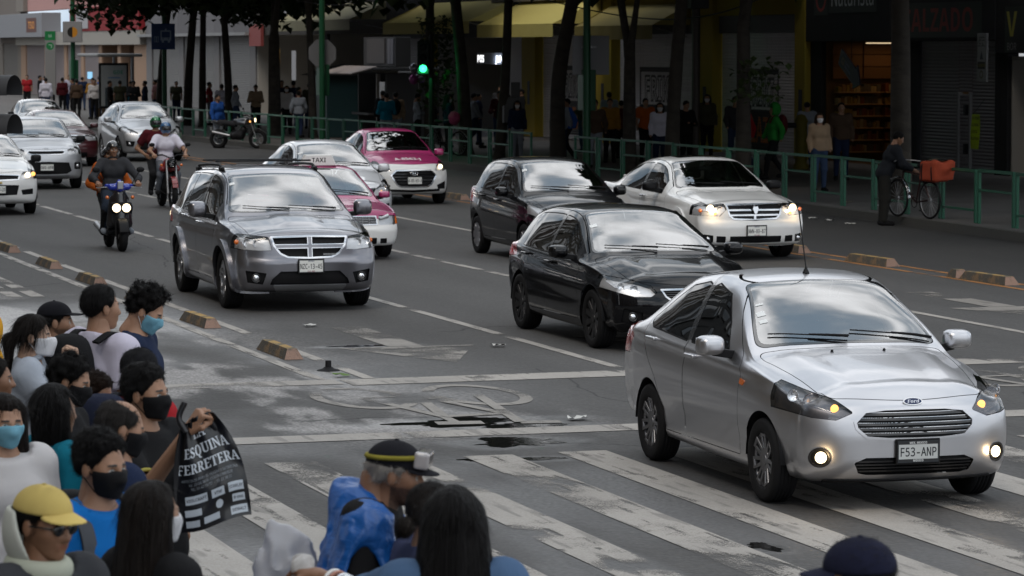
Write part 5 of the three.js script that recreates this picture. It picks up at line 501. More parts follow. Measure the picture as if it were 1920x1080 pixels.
function leaves(list, size, r) { const P = [], N = [], U = []; for (const [x, y, z] of list) { const a = r() * 6.28, b = (r() - 0.5) * 2.2, l = size * (0.6 + 0.8 * r()), w = l * 0.42, ca = Math.cos(a), sa = Math.sin(a), cb = Math.cos(b), sb = Math.sin(b), T = (u, v, h) => { const X = u * cb - h * sb, H = u * sb + h * cb; return [x + X * ca - v * sa, y + H, z + X * sa + v * ca]; }; const q = [T(0, 0, 0), T(l * 0.5, w, l * 0.08), T(l, 0, -l * 0.12), T(l * 0.5, -w, l * 0.08)]; for (const tr of [[0, 1, 2], [0, 2, 3]]) { const A = q[tr[0]], Bq = q[tr[1]], C = q[tr[2]], e = Bq.map((v, i) => v - A[i]), f = C.map((v, i) => v - A[i]), n = [e[1] * f[2] - e[2] * f[1], e[2] * f[0] - e[0] * f[2], e[0] * f[1] - e[1] * f[0]], L = Math.hypot(...n); for (const v of [A, Bq, C]) { P.push(...v); N.push(n[0] / L, n[1] / L, n[2] / L); U.push(0, 0); } } } const g = new THREE.BufferGeometry(); g.setAttribute('position', new THREE.Float32BufferAttribute(P, 3)); g.setAttribute('normal', new THREE.Float32BufferAttribute(N, 3)); g.setAttribute('uv', new THREE.Float32BufferAttribute(U, 2)); return g; }
const crownVar = [0, 1, 2].map((k) => { const r = rng(300 + k), L = []; const cl = Array.from({ length: 40 }, () => { const a = r() * 6.28, e = Math.pow(r(), 0.5); return [Math.cos(a) * e * 3.3, (r() - 0.35) * 3.6, Math.sin(a) * e * 3.3, 0.8 + r() * 1.1]; }); for (const [x, y, z, R] of cl) for (let i = 0; i < 620; i++) { const u = r() * 2 - 1, a = r() * 6.28, s = Math.sqrt(1 - u * u), q = R * Math.pow(r(), 0.4); L.push([x + Math.cos(a) * s * q, y + u * q * 0.75, z + Math.sin(a) * s * q]); } return leaves(L, 0.27, r); });
function streetTree(label, x, z, o) { const t = thing('street_tree', label, 'tree', 'trees along the far pavement', [x, 0.15, z]); const lean = o.lean ?? [0, 0], w = o.w ?? 0.16, fk = o.fork ?? 4.4, r = rng(Math.round(x * 31 + z * 17));
const top = [lean[0], fk, lean[1]], mid = [lean[0] * 0.35, fk * 0.5, lean[1] * 0.35 + (o.bend ?? 0)]; const tr = part('trunk', limb([[0, -0.1, 0], mid, top], w, w * 0.72), barkMat, t);
(o.limbs ?? [[-0.8, 2.6, 0.6], [0.7, 2.8, -0.6], [0.1, 3.2, 1.0]]).forEach((d) => part('limb', limb([[top[0], fk - 0.12, top[2]], [top[0] + d[0] * 0.5, fk + d[1] * 0.45, top[2] + d[2] * 0.5], [top[0] + d[0], fk + d[1], top[2] + d[2]]], w * 0.55, w * 0.2, 8), barkMat, t));
const cr = part('crown', crownVar[o.v ?? 0], leafMats[(o.v ?? 0) % 2], t); cr.position.set(lean[0] * 1.2, o.cy ?? 7.9, lean[1] * 1.2); const s = o.cs ?? 1.6; cr.scale.set(s, s * 0.9, s); cr.rotation.y = r() * 6;
if (o.sprig) { const L = []; for (let k = 0; k < (o.sprig[3] ?? 90); k++) L.push([o.sprig[0] + (r() - 0.5) * 0.9, o.sprig[1] + (r() - 0.5) * o.sprig[4], o.sprig[2] + (r() - 0.5) * 1.3]); part('low_shoots', leaves(L, 0.15, r), leafMats[1], t).userData.kind = 'stuff'; } return t; }
[['slim tree trunk just left of the bus sign', 26.5, -134.2, { w: 0.17, lean: [0.2, 1.6], fork: 5.2, cy: 6.6, cs: 1.3, v: 0 }], ['thick tree trunk right of the bus sign', 26.5, -128.5, { w: 0.2, lean: [0, 1.4], cy: 7.4, v: 1 }], ['straight dark tree trunk in front of the grey shutters', 26.5, -125.6, { w: 0.16, cy: 7.2, v: 2, lean: [0.1, -0.2] }], ['leaning tree trunk right of the grey shutters', 26.5, -120.7, { w: 0.17, lean: [0, -1.0], cy: 7.8, v: 0 }], ['forked tree trunk behind the parked motorbikes', 26.4, -113.1, { w: 0.26, fork: 3.4, limbs: [[0, 3, 1.3], [0.2, 3.2, -0.6]], v: 1 }], ['slender tree trunk left of the tall green double pole', 26.9, -109.5, { w: 0.15, lean: [0, -0.6], v: 2 }], ['tree with leafy low shoots beside the green traffic light', 26.5, -93.7, { w: 0.17, sprig: [-0.2, 2.6, 1.6, 620, 2.6], lean: [0, 0.1], v: 0 }], ['dark tree trunk leaning right behind the pink taxi', 26.6, -90.2, { w: 0.21, lean: [0, 1.1 * -1], v: 1 }], ['straight tree trunk in front of the neon shop sign', 26.6, -87.1, { w: 0.16, lean: [0, 0.9], bend: 0.3, v: 2 }], ['thick curving tree trunk in front of the yellow pillar shop', 26.5, -81.6, { w: 0.23, lean: [0, 1.3], bend: -0.35, v: 0, cy: 8.6 }], ['tree whose trunk forks in a wide letter Y', 26.5, -76.0, { w: 0.19, fork: 2.95, limbs: [[0, 2.8, 1.15], [0.1, 3.0, -1.9], [-0.5, 3.4, 0]], v: 1 }], ['upright tree trunk between the forked tree and the metal post', 26.4, -72.8, { w: 0.19, lean: [0, 0.9], v: 2, fork: 4.8 }], ['upright dark tree trunk in front of the right painted shutter', 26.5, -68.4, { w: 0.2, lean: [0.1, -0.3], fork: 3.6, v: 0, limbs: [[0, 3, 1.6], [0.4, 2.8, -1.0]], sprig: [0, 2.3, 0.9, 130, 0.9] }], ['broad tree trunk beside the health shop and the cyclist', 26.8, -60.6, { w: 0.24, lean: [0, -0.1], v: 1 }], ['street tree past the right edge of the view', 26.6, -52.0, { w: 0.2, v: 2 }], ['street tree well past the right edge of the view', 26.6, -43.5, { w: 0.2, v: 0 }]].forEach((a) => streetTree(a[0], a[1], a[2], a[3]));
const railMat = std(0.012, 0.105, 0.058, 0.45, 0.1, { bumpMap: grainTex, bumpScale: 0.004 });
{ const ord = (n) => n + (n % 10 === 1 && n !== 11 ? 'st' : n % 10 === 2 && n !== 12 ? 'nd' : n % 10 === 3 && n !== 13 ? 'rd' : 'th'); let z = -49.5, i = 0; while (z > -121) { const len = 1.5, x0 = kerbX(z) + 0.45, x1 = kerbX(z - len) + 0.45; const t = thing('railing_panel', 'green railing panel with ' + (i % 2 ? 'middle' : 'low') + ' crossbar, ' + ord(i + 1) + ' counted from the right edge', 'railing', 'green railing panels along the far kerb', [x0, 0.15, z], Math.atan2(x1 - x0, -len)); 
t.rotation.y = Math.atan2(x0 - x1, len); const lz = -len, H = 0.94 + 0.02 * (hash3(i, 1, 1) - 0.5); part('post', moved(box(0.055, H, 0.055, 0.008), 0, H / 2, 0), railMat, t); part('post', moved(box(0.055, H, 0.055, 0.008), 0, H / 2, lz), railMat, t); part('top_rail', moved(box(0.052, 0.055, len - 0.058, 0.008), 0, H - 0.0285, lz / 2), railMat, t); part('lower_rail', moved(box(0.045, 0.04, len - 0.058, 0.008), 0, (i % 2 ? 0.56 : 0.2) + 0.02, lz / 2), railMat, t);
const gap = (i === 15) ? 3.2 : 0.15; z -= len + gap; i++; } }
const plaster = (r, g, b, rough = 0.9) => std(r, g, b, rough, 0, { bumpMap: grainTex, bumpScale: 0.004 });
const slatGeo = (h, w) => { const n = Math.max(2, Math.round(h / 0.085)), parts = [], pos = [], nor = [], uv = [], prof = []; for (let k = 0; k < n; k++) { const y0 = k * h / n, d = h / n; for (const [t, x] of [[0, 0], [0.15, -0.012], [0.5, -0.022], [0.85, -0.012], [0.97, 0]]) prof.push([x, y0 + d * t]); } for (let k = 0; k < prof.length - 1; k++) { const [xa, ya] = prof[k], [xb, yb] = prof[k + 1]; let nx = -(yb - ya), ny = (xb - xa); const l = Math.hypot(nx, ny) || 1; nx /= l; ny /= l; for (const [x, y, z] of [[xa, ya, 0], [xb, yb, w], [xb, yb, 0], [xa, ya, 0], [xa, ya, w], [xb, yb, w]]) { pos.push(x, y, z); nor.push(nx, ny, 0); uv.push(z / w, y / h); } } const g = new THREE.BufferGeometry(); g.setAttribute('position', new THREE.Float32BufferAttribute(pos, 3)); g.setAttribute('normal', new THREE.Float32BufferAttribute(nor, 3)); g.setAttribute('uv', new THREE.Float32BufferAttribute(uv, 2)); return g; };
function building(name, label, za, zb) { const zm = (za + zb) / 2, g = thing(name, label, 'building', 'shop buildings along the far pavement', [FX, 0.15, zm]);
const bx = (nm, mat, out, y0, y1, a, b, depth = 0.3, parent = g, r = 0.012) => part(nm, moved(box(depth, y1 - y0, Math.abs(b - a), r, 1), -out + depth / 2, (y0 + y1) / 2, (a + b) / 2 - zm), mat, parent);
const slats = (mat, out, y0, y1, a, b, parent = g) => { const m = part('shutter_slats', slatGeo(y1 - y0, Math.abs(b - a)), mat, parent); m.position.set(-out, y0, Math.min(a, b) - zm); m.userData.kind = 'stuff'; return m; };
const sign = (nm, tex, out, y0, y1, a, b, parent = g, em) => { const w = Math.abs(b - a), gg = new THREE.PlaneGeometry(w, y1 - y0); gg.rotateY(-Math.PI / 2); const m = part(nm, gg, new THREE.MeshStandardMaterial({ map: tex, roughness: 0.6, ...(em ? { emissiveMap: tex, emissive: lin(1), emissiveIntensity: em } : {}) }), parent); m.position.set(-out, (y0 + y1) / 2, (a + b) / 2 - zm); return m; };
return { g, bx, slats, sign, zm, za, zb }; }
function upper(B, y0, mat, glassMat, n, yTop = 28) { const { bx, za, zb } = B, w = (za - zb) / n; for (let f = 0; f < 3; f++) { const fy = y0 + 0.9 + f * 3.4; bx('upper_wall', mat, 0, f ? fy - 1.55 : y0, fy, za, zb, 0.4); for (let k = 0; k < n; k++) { const a = za - k * w; bx('wall_pier', mat, 0, fy + 0.003, fy + 1.847, a, a - w * 0.22, 0.4); bx('wall_pier', mat, 0, fy + 0.003, fy + 1.847, a - w * 0.78, a - w, 0.4); const wn = bx('window_pane', glassMat, -0.12, fy + 0.02, fy + 1.83, a - w * 0.225, a - w * 0.775, 0.03); } } bx('upper_wall', mat, 0, y0 + 0.9 + 2 * 3.4 + 1.85, yTop, za, zb, 0.4); bx('rear_mass', mat, -0.6, y0, yTop, za, zb, 9); }
const wGlass = phys(0.02, 0.022, 0.025, { roughness: 0.06, ior: 1.6 }), darkPl = plaster(0.03, 0.03, 0.032), yellowPl = plaster(0.30, 0.23, 0.035), shutGrey = std(0.26, 0.25, 0.26, 0.5, 0.2), concrete = plaster(0.20, 0.19, 0.18), inDark = plaster(0.34, 0.32, 0.29);
const dark = (t, col, font, w = 512, h = 128, bg = '#0b0c0e') => canvasTex(w, h, (g) => { g.fillStyle = bg; g.fillRect(0, 0, w, h); g.fillStyle = col; g.font = font; g.textAlign = 'center'; g.textBaseline = 'middle'; g.fillText(t, w / 2, h / 2); });
const roomOf = (B, a, b, h, depth, mat) => { B.bx('room_back', mat, -depth, 0, h, a, b, 0.1); B.bx('room_side', mat, -0.06, 0, h, a, a - 0.06, depth); B.bx('room_side', mat, -0.06, 0, h, b + 0.06, b, depth); B.bx('room_ceiling', mat, -0.06, h, h + 0.08, a, b, depth + 0.04); B.bx('room_floor', mat, -0.06, -0.1, 0.004, a, b, depth); };
{ // dark goods shop at the right edge
const B = building('goods_shop', 'dark open goods shop with yellow V sign at the right edge', -60, -72.5), { bx, sign } = B; roomOf(B, -60.1, -72.0, 2.75, 4, inDark); bx('end_pier', darkPl, 0, 0, 2.9, -72.1, -72.5); bx('sign_band', darkPl, 0.12, 2.9, 4.6, -60, -72.5, 0.4); sign('sign_letters', canvasTex(512, 160, (g) => { g.fillStyle = '#101112'; g.fillRect(0, 0, 512, 160); g.fillStyle = '#8f8a33'; g.font = 'bold 120px sans-serif'; g.textBaseline = 'middle'; g.fillText('V', 10, 62); g.fillStyle = '#7d7d7d'; g.font = '34px sans-serif'; g.fillText('BOR', 14, 138); }), 0.125, 2.55 + 0.36, 4.0, -72.0 + 4.0, -72.0); upper(B, 4.6, darkPl, wGlass, 4);
for (let k = 0; k < 5; k++) { const sh = bx('shelf', std(0.05, 0.05, 0.055, 0.6), -0.5, 0.4 + k * 0.5, 0.43 + k * 0.5, -66, -71.6, 0.5); } const r = rng(3); for (let k = 0; k < 60; k++) { const zz = -66.2 - r() * 5.2, lv = Math.floor(r() * 5), hh = 0.12 + r() * 0.25, ww = 0.1 + r() * 0.2; bx('product', [std(0.05, 0.06, 0.10, 0.7), std(0.12, 0.03, 0.04, 0.7), std(0.08, 0.08, 0.08, 0.7), std(0.03, 0.06, 0.05, 0.7)][k % 4], -0.52, 0.432 + lv * 0.5, 0.432 + lv * 0.5 + hh, zz, zz - ww, 0.2); } }
{ const t = thing('panel_sign', 'grey rectangular sign with animal emblem and black band above the yellow notice', 'sign', null, [FX - 0.55, 2.95, -72.3]); part('backing', box(0.06, 1.15, 0.5, 0.01), std(0.25, 0.25, 0.25, 0.6), t); const f = new THREE.PlaneGeometry(0.48, 1.12); f.rotateY(-Math.PI / 2); f.translate(-0.033, 0, 0); part('face', f, new THREE.MeshStandardMaterial({ roughness: 0.6, map: canvasTex(96, 224, (g) => { g.fillStyle = '#8f908f'; g.fillRect(0, 0, 96, 224); g.fillStyle = '#4a4b4c'; for (let k = 0; k < 26; k++) g.fillRect(14 + hash3(k, 1, 1) * 60, 12 + hash3(k, 2, 1) * 40, 8, 5); g.fillRect(4, 56, 88, 3); g.fillStyle = '#3a3b44'; g.beginPath(); g.moveTo(48, 78); g.lineTo(66, 120); g.lineTo(30, 120); g.fill(); g.fillStyle = '#26221c'; g.fillRect(8, 132, 80, 34); g.fillStyle = '#8a7a3a'; g.font = 'bold 20px serif'; g.textAlign = 'center'; g.fillText('CABRITO', 48, 156); g.strokeStyle = '#5d5534'; g.lineWidth = 6; g.beginPath(); g.arc(48, 192, 16, 0, 6.3); g.stroke(); }) }), t); }
{ const t = thing('yellow_notice', 'fluorescent yellow handwritten notice hung at the shop corner', 'notice', null, [FX - 0.7, 1.05 + 0.15, -72.35]); const f = new THREE.PlaneGeometry(0.46, 0.82, 6, 6); f.rotateY(-Math.PI / 2); const p = f.attributes.position; for (let i = 0; i < p.count; i++) p.setX(i, 0.02 * Math.sin(p.getY(i) * 5 + p.getZ(i) * 4)); f.computeVertexNormals(); part('sheet', f, new THREE.MeshStandardMaterial({ side: THREE.DoubleSide, roughness: 0.6, map: canvasTex(128, 224, (g) => { g.fillStyle = '#b9d411'; g.fillRect(0, 0, 128, 224); g.fillStyle = '#3c470a'; g.font = 'bold 27px sans-serif'; ['SE VENDE', 'GORRA', 'CINTO', 'PLAYERA'].forEach((s, i) => g.fillText(s, 8, 34 + i * 44, 112)); }) }), t); part('cord', bar([0, 0.4, -0.15], [0.3, 0.75, -0.15], 0.006, 5), M.black, t); }
{ // shoe shop with roller shutter
const B = building('shoe_shop', 'shop with closed grey roller shutter and dull red sign letters', -72.5, -78.6), { bx, slats, sign } = B; bx('pier', darkPl, 0, 0, 3.2, -72.5, -72.78); bx('pier', darkPl, 0.05, 0, 3.2, -77.2, -78.6, 0.6); slats(shutGrey, -0.1, 0, 3.2, -77.18, -74.98); slats(shutGrey, -0.1, 0, 3.2, -74.2, -72.8); const d = grp('wicket_door', B.g); bx('door_frame', std(0.2, 0.2, 0.2, 0.5, 0.3), -0.02, 0, 1.95, -74.22, -74.30, 0.12, d); bx('door_frame', std(0.2, 0.2, 0.2, 0.5, 0.3), -0.02, 0, 1.95, -74.88, -74.96, 0.12, d); bx('lock_box', M.black, 0.06, 1.4, 1.65, -74.3, -74.42, 0.1, d); bx('lock_box', M.black, 0.06, 0.45, 0.7, -74.3, -74.42, 0.1, d); const s3 = slats(shutGrey, -0.08, 0, 1.9, -74.87, -74.31, d); slats(shutGrey, -0.1, 1.96, 3.2, -74.97, -74.21); bx('sign_band', darkPl, 0.15, 3.2, 4.7, -72.5, -78.6, 0.4); sign('red_letters', dark('CALZADO', '#7a1c16', 'bold 118px sans-serif', 640, 128, '#0d0d0e'), 0.155, 3.28, 4.15, -73.2, -78.4); upper(B, 4.7, darkPl, wGlass, 2); }
{ // health shop, open front
const B = building('health_shop', 'open fronted health shop with white sign lettering and lit shelves', -78.6, -84.2), { bx, sign } = B; const wood = std(0.12, 0.06, 0.022, 0.6), box2 = [std(0.22, 0.12, 0.04, 0.7), std(0.16, 0.05, 0.02, 0.7), std(0.3, 0.22, 0.1, 0.7), std(0.10, 0.08, 0.05, 0.7), std(0.25, 0.16, 0.03, 0.7)]; roomOf(B, -78.7, -83.4, 3.2, 3, std(0.10, 0.055, 0.022, 0.8)); bx('sign_band', darkPl, 0.2, 3.2, 4.9, -78.6, -84.2, 0.5); bx('pier', darkPl, 0.05, 0, 3.2, -83.45, -84.2, 0.5); sign('white_letters', dark('Naturista', '#a8aaac', '112px sans-serif', 512, 128, '#08090b'), 0.206, 3.95, 4.85, -79.4, -82.6); sign('ring_logo', canvasTex(128, 160, (g) => { g.fillStyle = '#08090b'; g.fillRect(0, 0, 128, 160); g.strokeStyle = '#8c2420'; g.lineWidth = 14; g.beginPath(); g.ellipse(64, 78, 42, 60, 0, -0.3, 3.6); g.stroke(); g.fillStyle = '#b9babc'; g.fillRect(18, 40, 34, 22); g.fillRect(66, 20, 26, 46); }), 0.206, 3.9, 4.85, -82.65, -83.6);
const r = rng(21), zw = -83.28 - B.zm, sb = (nm, m, x0, x1, y, h, d, u) => part(nm, moved(box(x1 - x0, h, d, 0.006, 1), (x0 + x1) / 2, y + h / 2, zw + d / 2), m, u);
for (const [x0, x1] of [[0.25, 1.55], [1.62, 2.85]]) { const u = grp('shelf_unit', B.g); for (let k = 0; k < 6; k++) { sb('shelf', std(0.35, 0.2, 0.08, 0.5), x0, x1, 0.22 + k * 0.32, 0.03, 0.34, u); let x = x0 + 0.02; while (x < x1 - 0.1) { const w = 0.05 + r() * 0.07; sb('product', box2[Math.floor(r() * 5)], x, x + w, 0.252 + k * 0.32, 0.12 + r() * 0.12, 0.26, u); x += w + 0.012; } } }
for (let k = 0; k < 3; k++) for (let j = 0; j < 3; j++) sb('wall_panel', (k + j) % 2 ? wood : std(0.15, 0.075, 0.03, 0.6), 0.2 + k * 0.9, 1.06 + k * 0.9, 2.2 + j * 0.33, 0.31, 0.05, B.g);
for (let k = 0; k < 2; k++) { const L = new THREE.RectAreaLight(0xffc98a, 1.6, 1.4, 0.3); L.position.set(1.6, 3.12, 0.9 - k * 2); L.rotation.x = -Math.PI / 2; L.name = 'ceiling_lamp_light'; const lampM = part('ceiling_lamp', moved(box(1.4, 0.03, 0.3, 0.01), 1.6, 3.155, 0.9 - k * 2), std(0.8, 0.8, 0.7, 0.5, 0, { emissive: lin(1, 0.75, 0.45), emissiveIntensity: 0.8 }), B.g); B.g.add(L); } upper(B, 4.9, darkPl, wGlass, 2); }
{ const t = thing('arrow_sign', 'black arrow shaped sign hanging in front of the health shop shelves', 'sign', null, [FX - 0.25, 2.6, -80.9]); const a = extr([[-0.78, 0.2], [0.35, 0.2], [0.35, 0.34], [0.75, -0.02], [0.35, -0.36], [0.35, -0.24], [-0.78, -0.24]], 0.04, 0.005); a.rotateZ(-0.5); a.rotateY(-Math.PI / 2); part('arrow_board', a, std(0.012, 0.013, 0.02, 0.5), t); const f = new THREE.PlaneGeometry(0.9, 0.26); f.translate(-0.2, -0.02, 0.05); f.rotateZ(-0.5); f.rotateY(-Math.PI / 2); part('arrow_text', f, new THREE.MeshStandardMaterial({ map: canvasTex(256, 72, (g) => { g.fillStyle = '#0c0d12'; g.fillRect(0, 0, 256, 72); g.fillStyle = '#4c5a78'; g.font = 'bold 26px sans-serif'; g.fillText('Centro', 84, 30); g.fillText('Naturista', 84, 60); g.strokeStyle = '#8a7030'; g.lineWidth = 4; g.strokeRect(20, 16, 40, 38); }), roughness: 0.6 }), t); part('hanger', bar([0, 0.2, 0], [0, 0.85, 0], 0.01, 5), M.black, t); }
{ // yellow pillared arcade with painted shutters
const B = building('yellow_arcade', 'long shop building with yellow pillars and white shutters painted with black and orange panels', -84.2, -112.4), { bx, slats, sign } = B; const mural = canvasTex(1024, 512, (g, w, h) => { g.fillStyle = '#d4d0d2'; g.fillRect(0, 0, w, h); g.fillStyle = '#0b0a0c'; g.fillRect(250, 150, 470, 340); g.fillStyle = '#c8c4c6'; g.fillRect(268, 172, 434, 150); g.fillStyle = '#0b0a0c'; g.textAlign = 'center'; g.textBaseline = 'middle'; g.strokeStyle = '#0b0a0c'; g.font = 'bold 150px sans-serif'; g.save(); g.translate(485, 250); g.scale(0.92, 1.05); g.lineWidth = 9; g.strokeText('FRIKI', 0, 0); g.restore(); g.fillStyle = '#b8610f'; g.font = 'bold 150px sans-serif'; g.save(); g.translate(485, 408); g.scale(0.85, 1); g.fillText('PLAZA', 0, 0); g.restore(); for (let k = 0; k < 160; k++) { g.fillStyle = 'rgba(60,56,58,' + (0.05 + 0.1 * hash3(k, 7, 7)) + ')'; g.fillRect(hash3(k, 1, 9) * w, hash3(k, 2, 9) * h, 2 + hash3(k, 3, 9) * 5, 20 + hash3(k, 4, 9) * 120); } });
const sm = new THREE.MeshStandardMaterial({ map: mural, roughness: 0.5 }); const top = 3.45;
const pil = [[-84.2, -84.95], [-91.3, -92.7], [-100.4, -102.2], [-108.4, -109.9]]; for (const [a, b] of pil) { bx('yellow_pillar', yellowPl, 0.22, 0, 4.6, a, b, 0.7); bx('pillar_panel', std(0.03, 0.03, 0.03, 0.6), 0.235, 1.1, 1.9, (a + b) / 2 + 0.2, (a + b) / 2 - 0.05, 0.02); }
for (const [a, b] of [[-91.28, -84.97], [-100.38, -92.72], [-108.38, -102.22]]) { slats(sm, -0.1, 0, top, a, b); bx('shutter_box', std(0.1, 0.1, 0.1, 0.6), 0.02, top, top + 0.5, a, b, 0.5); bx('fascia', yellowPl, 0.1, top + 0.5, 4.6, a, b, 0.5); } bx('shop_void', inDark, -2.5, 0, 3.45, -109.9, -112.4, 0.1); bx('fascia', darkPl, 0.05, 3.45, 4.6, -109.9, -112.4, 0.5); bx('balcony_slab', concrete, 0.55, 4.6, 4.78, -84.2, -112.4, 0.95); for (let k = 0; k < 60; k++) { const z = -93 - k * 0.2; bx('baluster', std(0.18, 0.16, 0.10, 0.6), 0.53, 4.78, 5.6, z, z - 0.03, 0.03); } bx('balcony_rail', std(0.18, 0.16, 0.10, 0.6), 0.55, 5.6, 5.66, -92.9, -105, 0.06); upper(B, 4.6, plaster(0.2, 0.18, 0.12), wGlass, 8); }
function awning(label, z0, z1, yTop, yLow, out, cr, cg, cb) { const t = thing('shop_awning', label, 'awning', 'fabric awnings over the shops', [FX - 0.3, 0, (z0 + z1) / 2]); const w = Math.abs(z1 - z0), m = std(cr, cg, cb, 0.75, 0, { side: THREE.DoubleSide, bumpMap: grainTex, bumpScale: 0.003 }); const g = new THREE.PlaneGeometry(w, Math.hypot(out, yTop - yLow), 12, 5); g.rotateX(-Math.PI / 2); g.rotateY(Math.PI / 2); const p = g.attributes.position, L = Math.hypot(out, yTop - yLow); for (let i = 0; i < p.count; i++) { const k = p.getX(i) / L + 0.5, sag = 0.05 * Math.sin(k * Math.PI); p.setXYZ(i, -out * (1 - k), mix(yLow, yTop, k) - sag, p.getZ(i)); } g.computeVertexNormals(); part('canopy', g, m, t); const v = new THREE.PlaneGeometry(w, 0.42, 24, 2); v.rotateY(-Math.PI / 2); const q = v.attributes.position; for (let i = 0; i < q.count; i++) q.setX(i, q.getX(i) + 0.02 * Math.sin(q.getZ(i) * 6)); v.computeVertexNormals(); part('valance', moved(v, -out - 0.003, yLow - 0.21, 0), m, t); for (const s of [-1, 1]) { part('arm', bar([0, yLow - 0.35, s * w * 0.46], [-out + 0.02, yLow - 0.03, s * w * 0.46], 0.02, 6), M.steel, t); const e = new THREE.BufferGeometry(); e.setAttribute('position', new THREE.Float32BufferAttribute([0, yTop, s * w / 2, -out, yLow, s * w / 2, 0, yLow, s * w / 2], 3)); e.setAttribute('uv', new THREE.Float32BufferAttribute([0, 0, 1, 0, 1, 1], 2)); e.computeVertexNormals(); part('side_panel', e, m, t); } return t; }
awning('yellow awning over the middle painted shutter', -101.2, -109.6, 4.75, 3.95, 1.6, 0.55, 0.47, 0.15); awning('yellow awning over the neon lit shop', -110.6, -122.0, 4.85, 4.1, 1.6, 0.52, 0.45, 0.16); awning('dull ochre awning over the shutter behind the forked tree', -92.9, -100.2, 4.5, 3.85, 1.2, 0.20, 0.16, 0.05); awning('tan awning behind the news kiosk', -127.5, -141, 5.0, 4.3, 1.5, 0.30, 0.27, 0.16);
{ const B = building('neon_shop', 'dark open shop with white neon letters and blue neon ring', -112.4, -127), { bx } = B; roomOf(B, -112.5, -121.4, 3.4, 4, inDark); bx('fascia', darkPl, 0.1, 3.4, 4.8, -112.4, -127, 0.4); bx('pier', yellowPl, 0.15, 0, 3.4, -121.5, -122.6, 0.5); B.slats(shutGrey, -0.1, 0, 3.4, -127, -122.7); upper(B, 4.8, darkPl, wGlass, 4);
const nm = std(0.9, 0.9, 0.95, 0.4, 0, { emissive: lin(0.9, 0.95, 1), emissiveIntensity: 2.6 }); const tx = canvasTex(512, 64, (g) => { g.fillStyle = '#000'; g.fillRect(0, 0, 512, 64); g.fillStyle = '#fff'; g.font = 'bold 58px sans-serif'; g.textBaseline = 'middle'; g.fillText('POS', 6, 34); g.fillText('JUNi', 300, 34); }); B.sign('neon_letters', tx, 0.12, 2.45, 2.85, -111.6, -115.6, B.g, 2.2); const rg = new THREE.TorusGeometry(0.35, 0.03, 8, 30, 3.6); rg.rotateY(-Math.PI / 2); const bl = part('neon_ring', rg, std(0.1, 0.15, 0.9, 0.4, 0, { emissive: lin(0.12, 0.25, 1), emissiveIntensity: 3 }), B.g); bl.position.set(0.3, 1.5, -110.4 - B.zm); const pl = new THREE.PointLight(0xcfe0ff, 2); pl.position.set(-0.4, 2.6, -113.5 - B.zm); pl.name = 'neon_light'; pl.castShadow = true; B.g.add(pl); const l2 = part('strip_lamp', moved(box(0.1, 0.08, 0.4, 0.02), 1.2, 1.75, -114.6 - B.zm), nm, B.g); part('strip_lamp', moved(box(0.1, 0.06, 0.5, 0.02), 0.8, 0.4, -114.6 - B.zm), nm, B.g); part('orange_poster', moved(box(0.03, 1.1, 0.7, 0.01), 0.1, 2.1, -118.4 - B.zm), std(0.35, 0.13, 0.03, 0.7), B.g); }
{ const B = building('ochre_shop', 'dark shop row with ochre posters behind the forked tree', -127, -152), { bx } = B; roomOf(B, -127.1, -138, 3.6, 3, inDark); roomOf(B, -139, -151.9, 3.6, 3, inDark); bx('pier', darkPl, 0.05, 0, 3.6, -138, -139, 0.5); bx('fascia', plaster(0.05, 0.045, 0.04), 0.1, 3.6, 4.9, -127, -152, 0.4); bx('red_sign', std(0.22, 0.05, 0.045, 0.6), 0.3, 3.1, 4.1, -149.6, -152, 0.15); bx('pale_poster', std(0.35, 0.35, 0.36, 0.7), 0.12, 1.6, 2.9, -143.5, -144.3, 0.02); bx('ochre_poster', std(0.28, 0.16, 0.04, 0.7), 0.12, 1.5, 3.0, -146.6, -147.8, 0.02); bx('white_board', std(0.3, 0.3, 0.31, 0.7), 0.115, 4.0, 4.7, -143.8, -146.6, 0.02); upper(B, 4.9, plaster(0.08, 0.075, 0.07), wGlass, 6); }
{ const B = building('grey_building', 'pale grey building with dark grey roller shutters left of the trees', -152, -178.5), { bx, slats } = B; const gp = plaster(0.16, 0.155, 0.155); for (const [a, b] of [[-152, -153.2], [-160, -161.2], [-168.6, -169.8], [-177, -178.5]]) bx('pier', gp, 0, 0, 3.6, a, b, 0.4); for (const [a, b] of [[-159.98, -153.22], [-168.58, -161.22], [-176.98, -169.82]]) slats(std(0.16, 0.155, 0.15, 0.5, 0.2), -0.1, 0, 3.6, a, b); bx('ledge', std(0.24, 0.24, 0.24, 0.8), 0.5, 3.6, 3.75, -152, -178.5, 0.8); for (let k = 0; k < 6; k++) bx('grey_panel', plaster(0.13 + 0.015 * (k % 3), 0.125 + 0.015 * (k % 3), 0.13 + 0.015 * (k % 3)), 0.05, 3.76, 5.6, -152.05 - k * 4.41, -152.05 - (k + 1) * 4.41 + 0.05, 0.3); upper(B, 5.6, gp, wGlass, 6); }
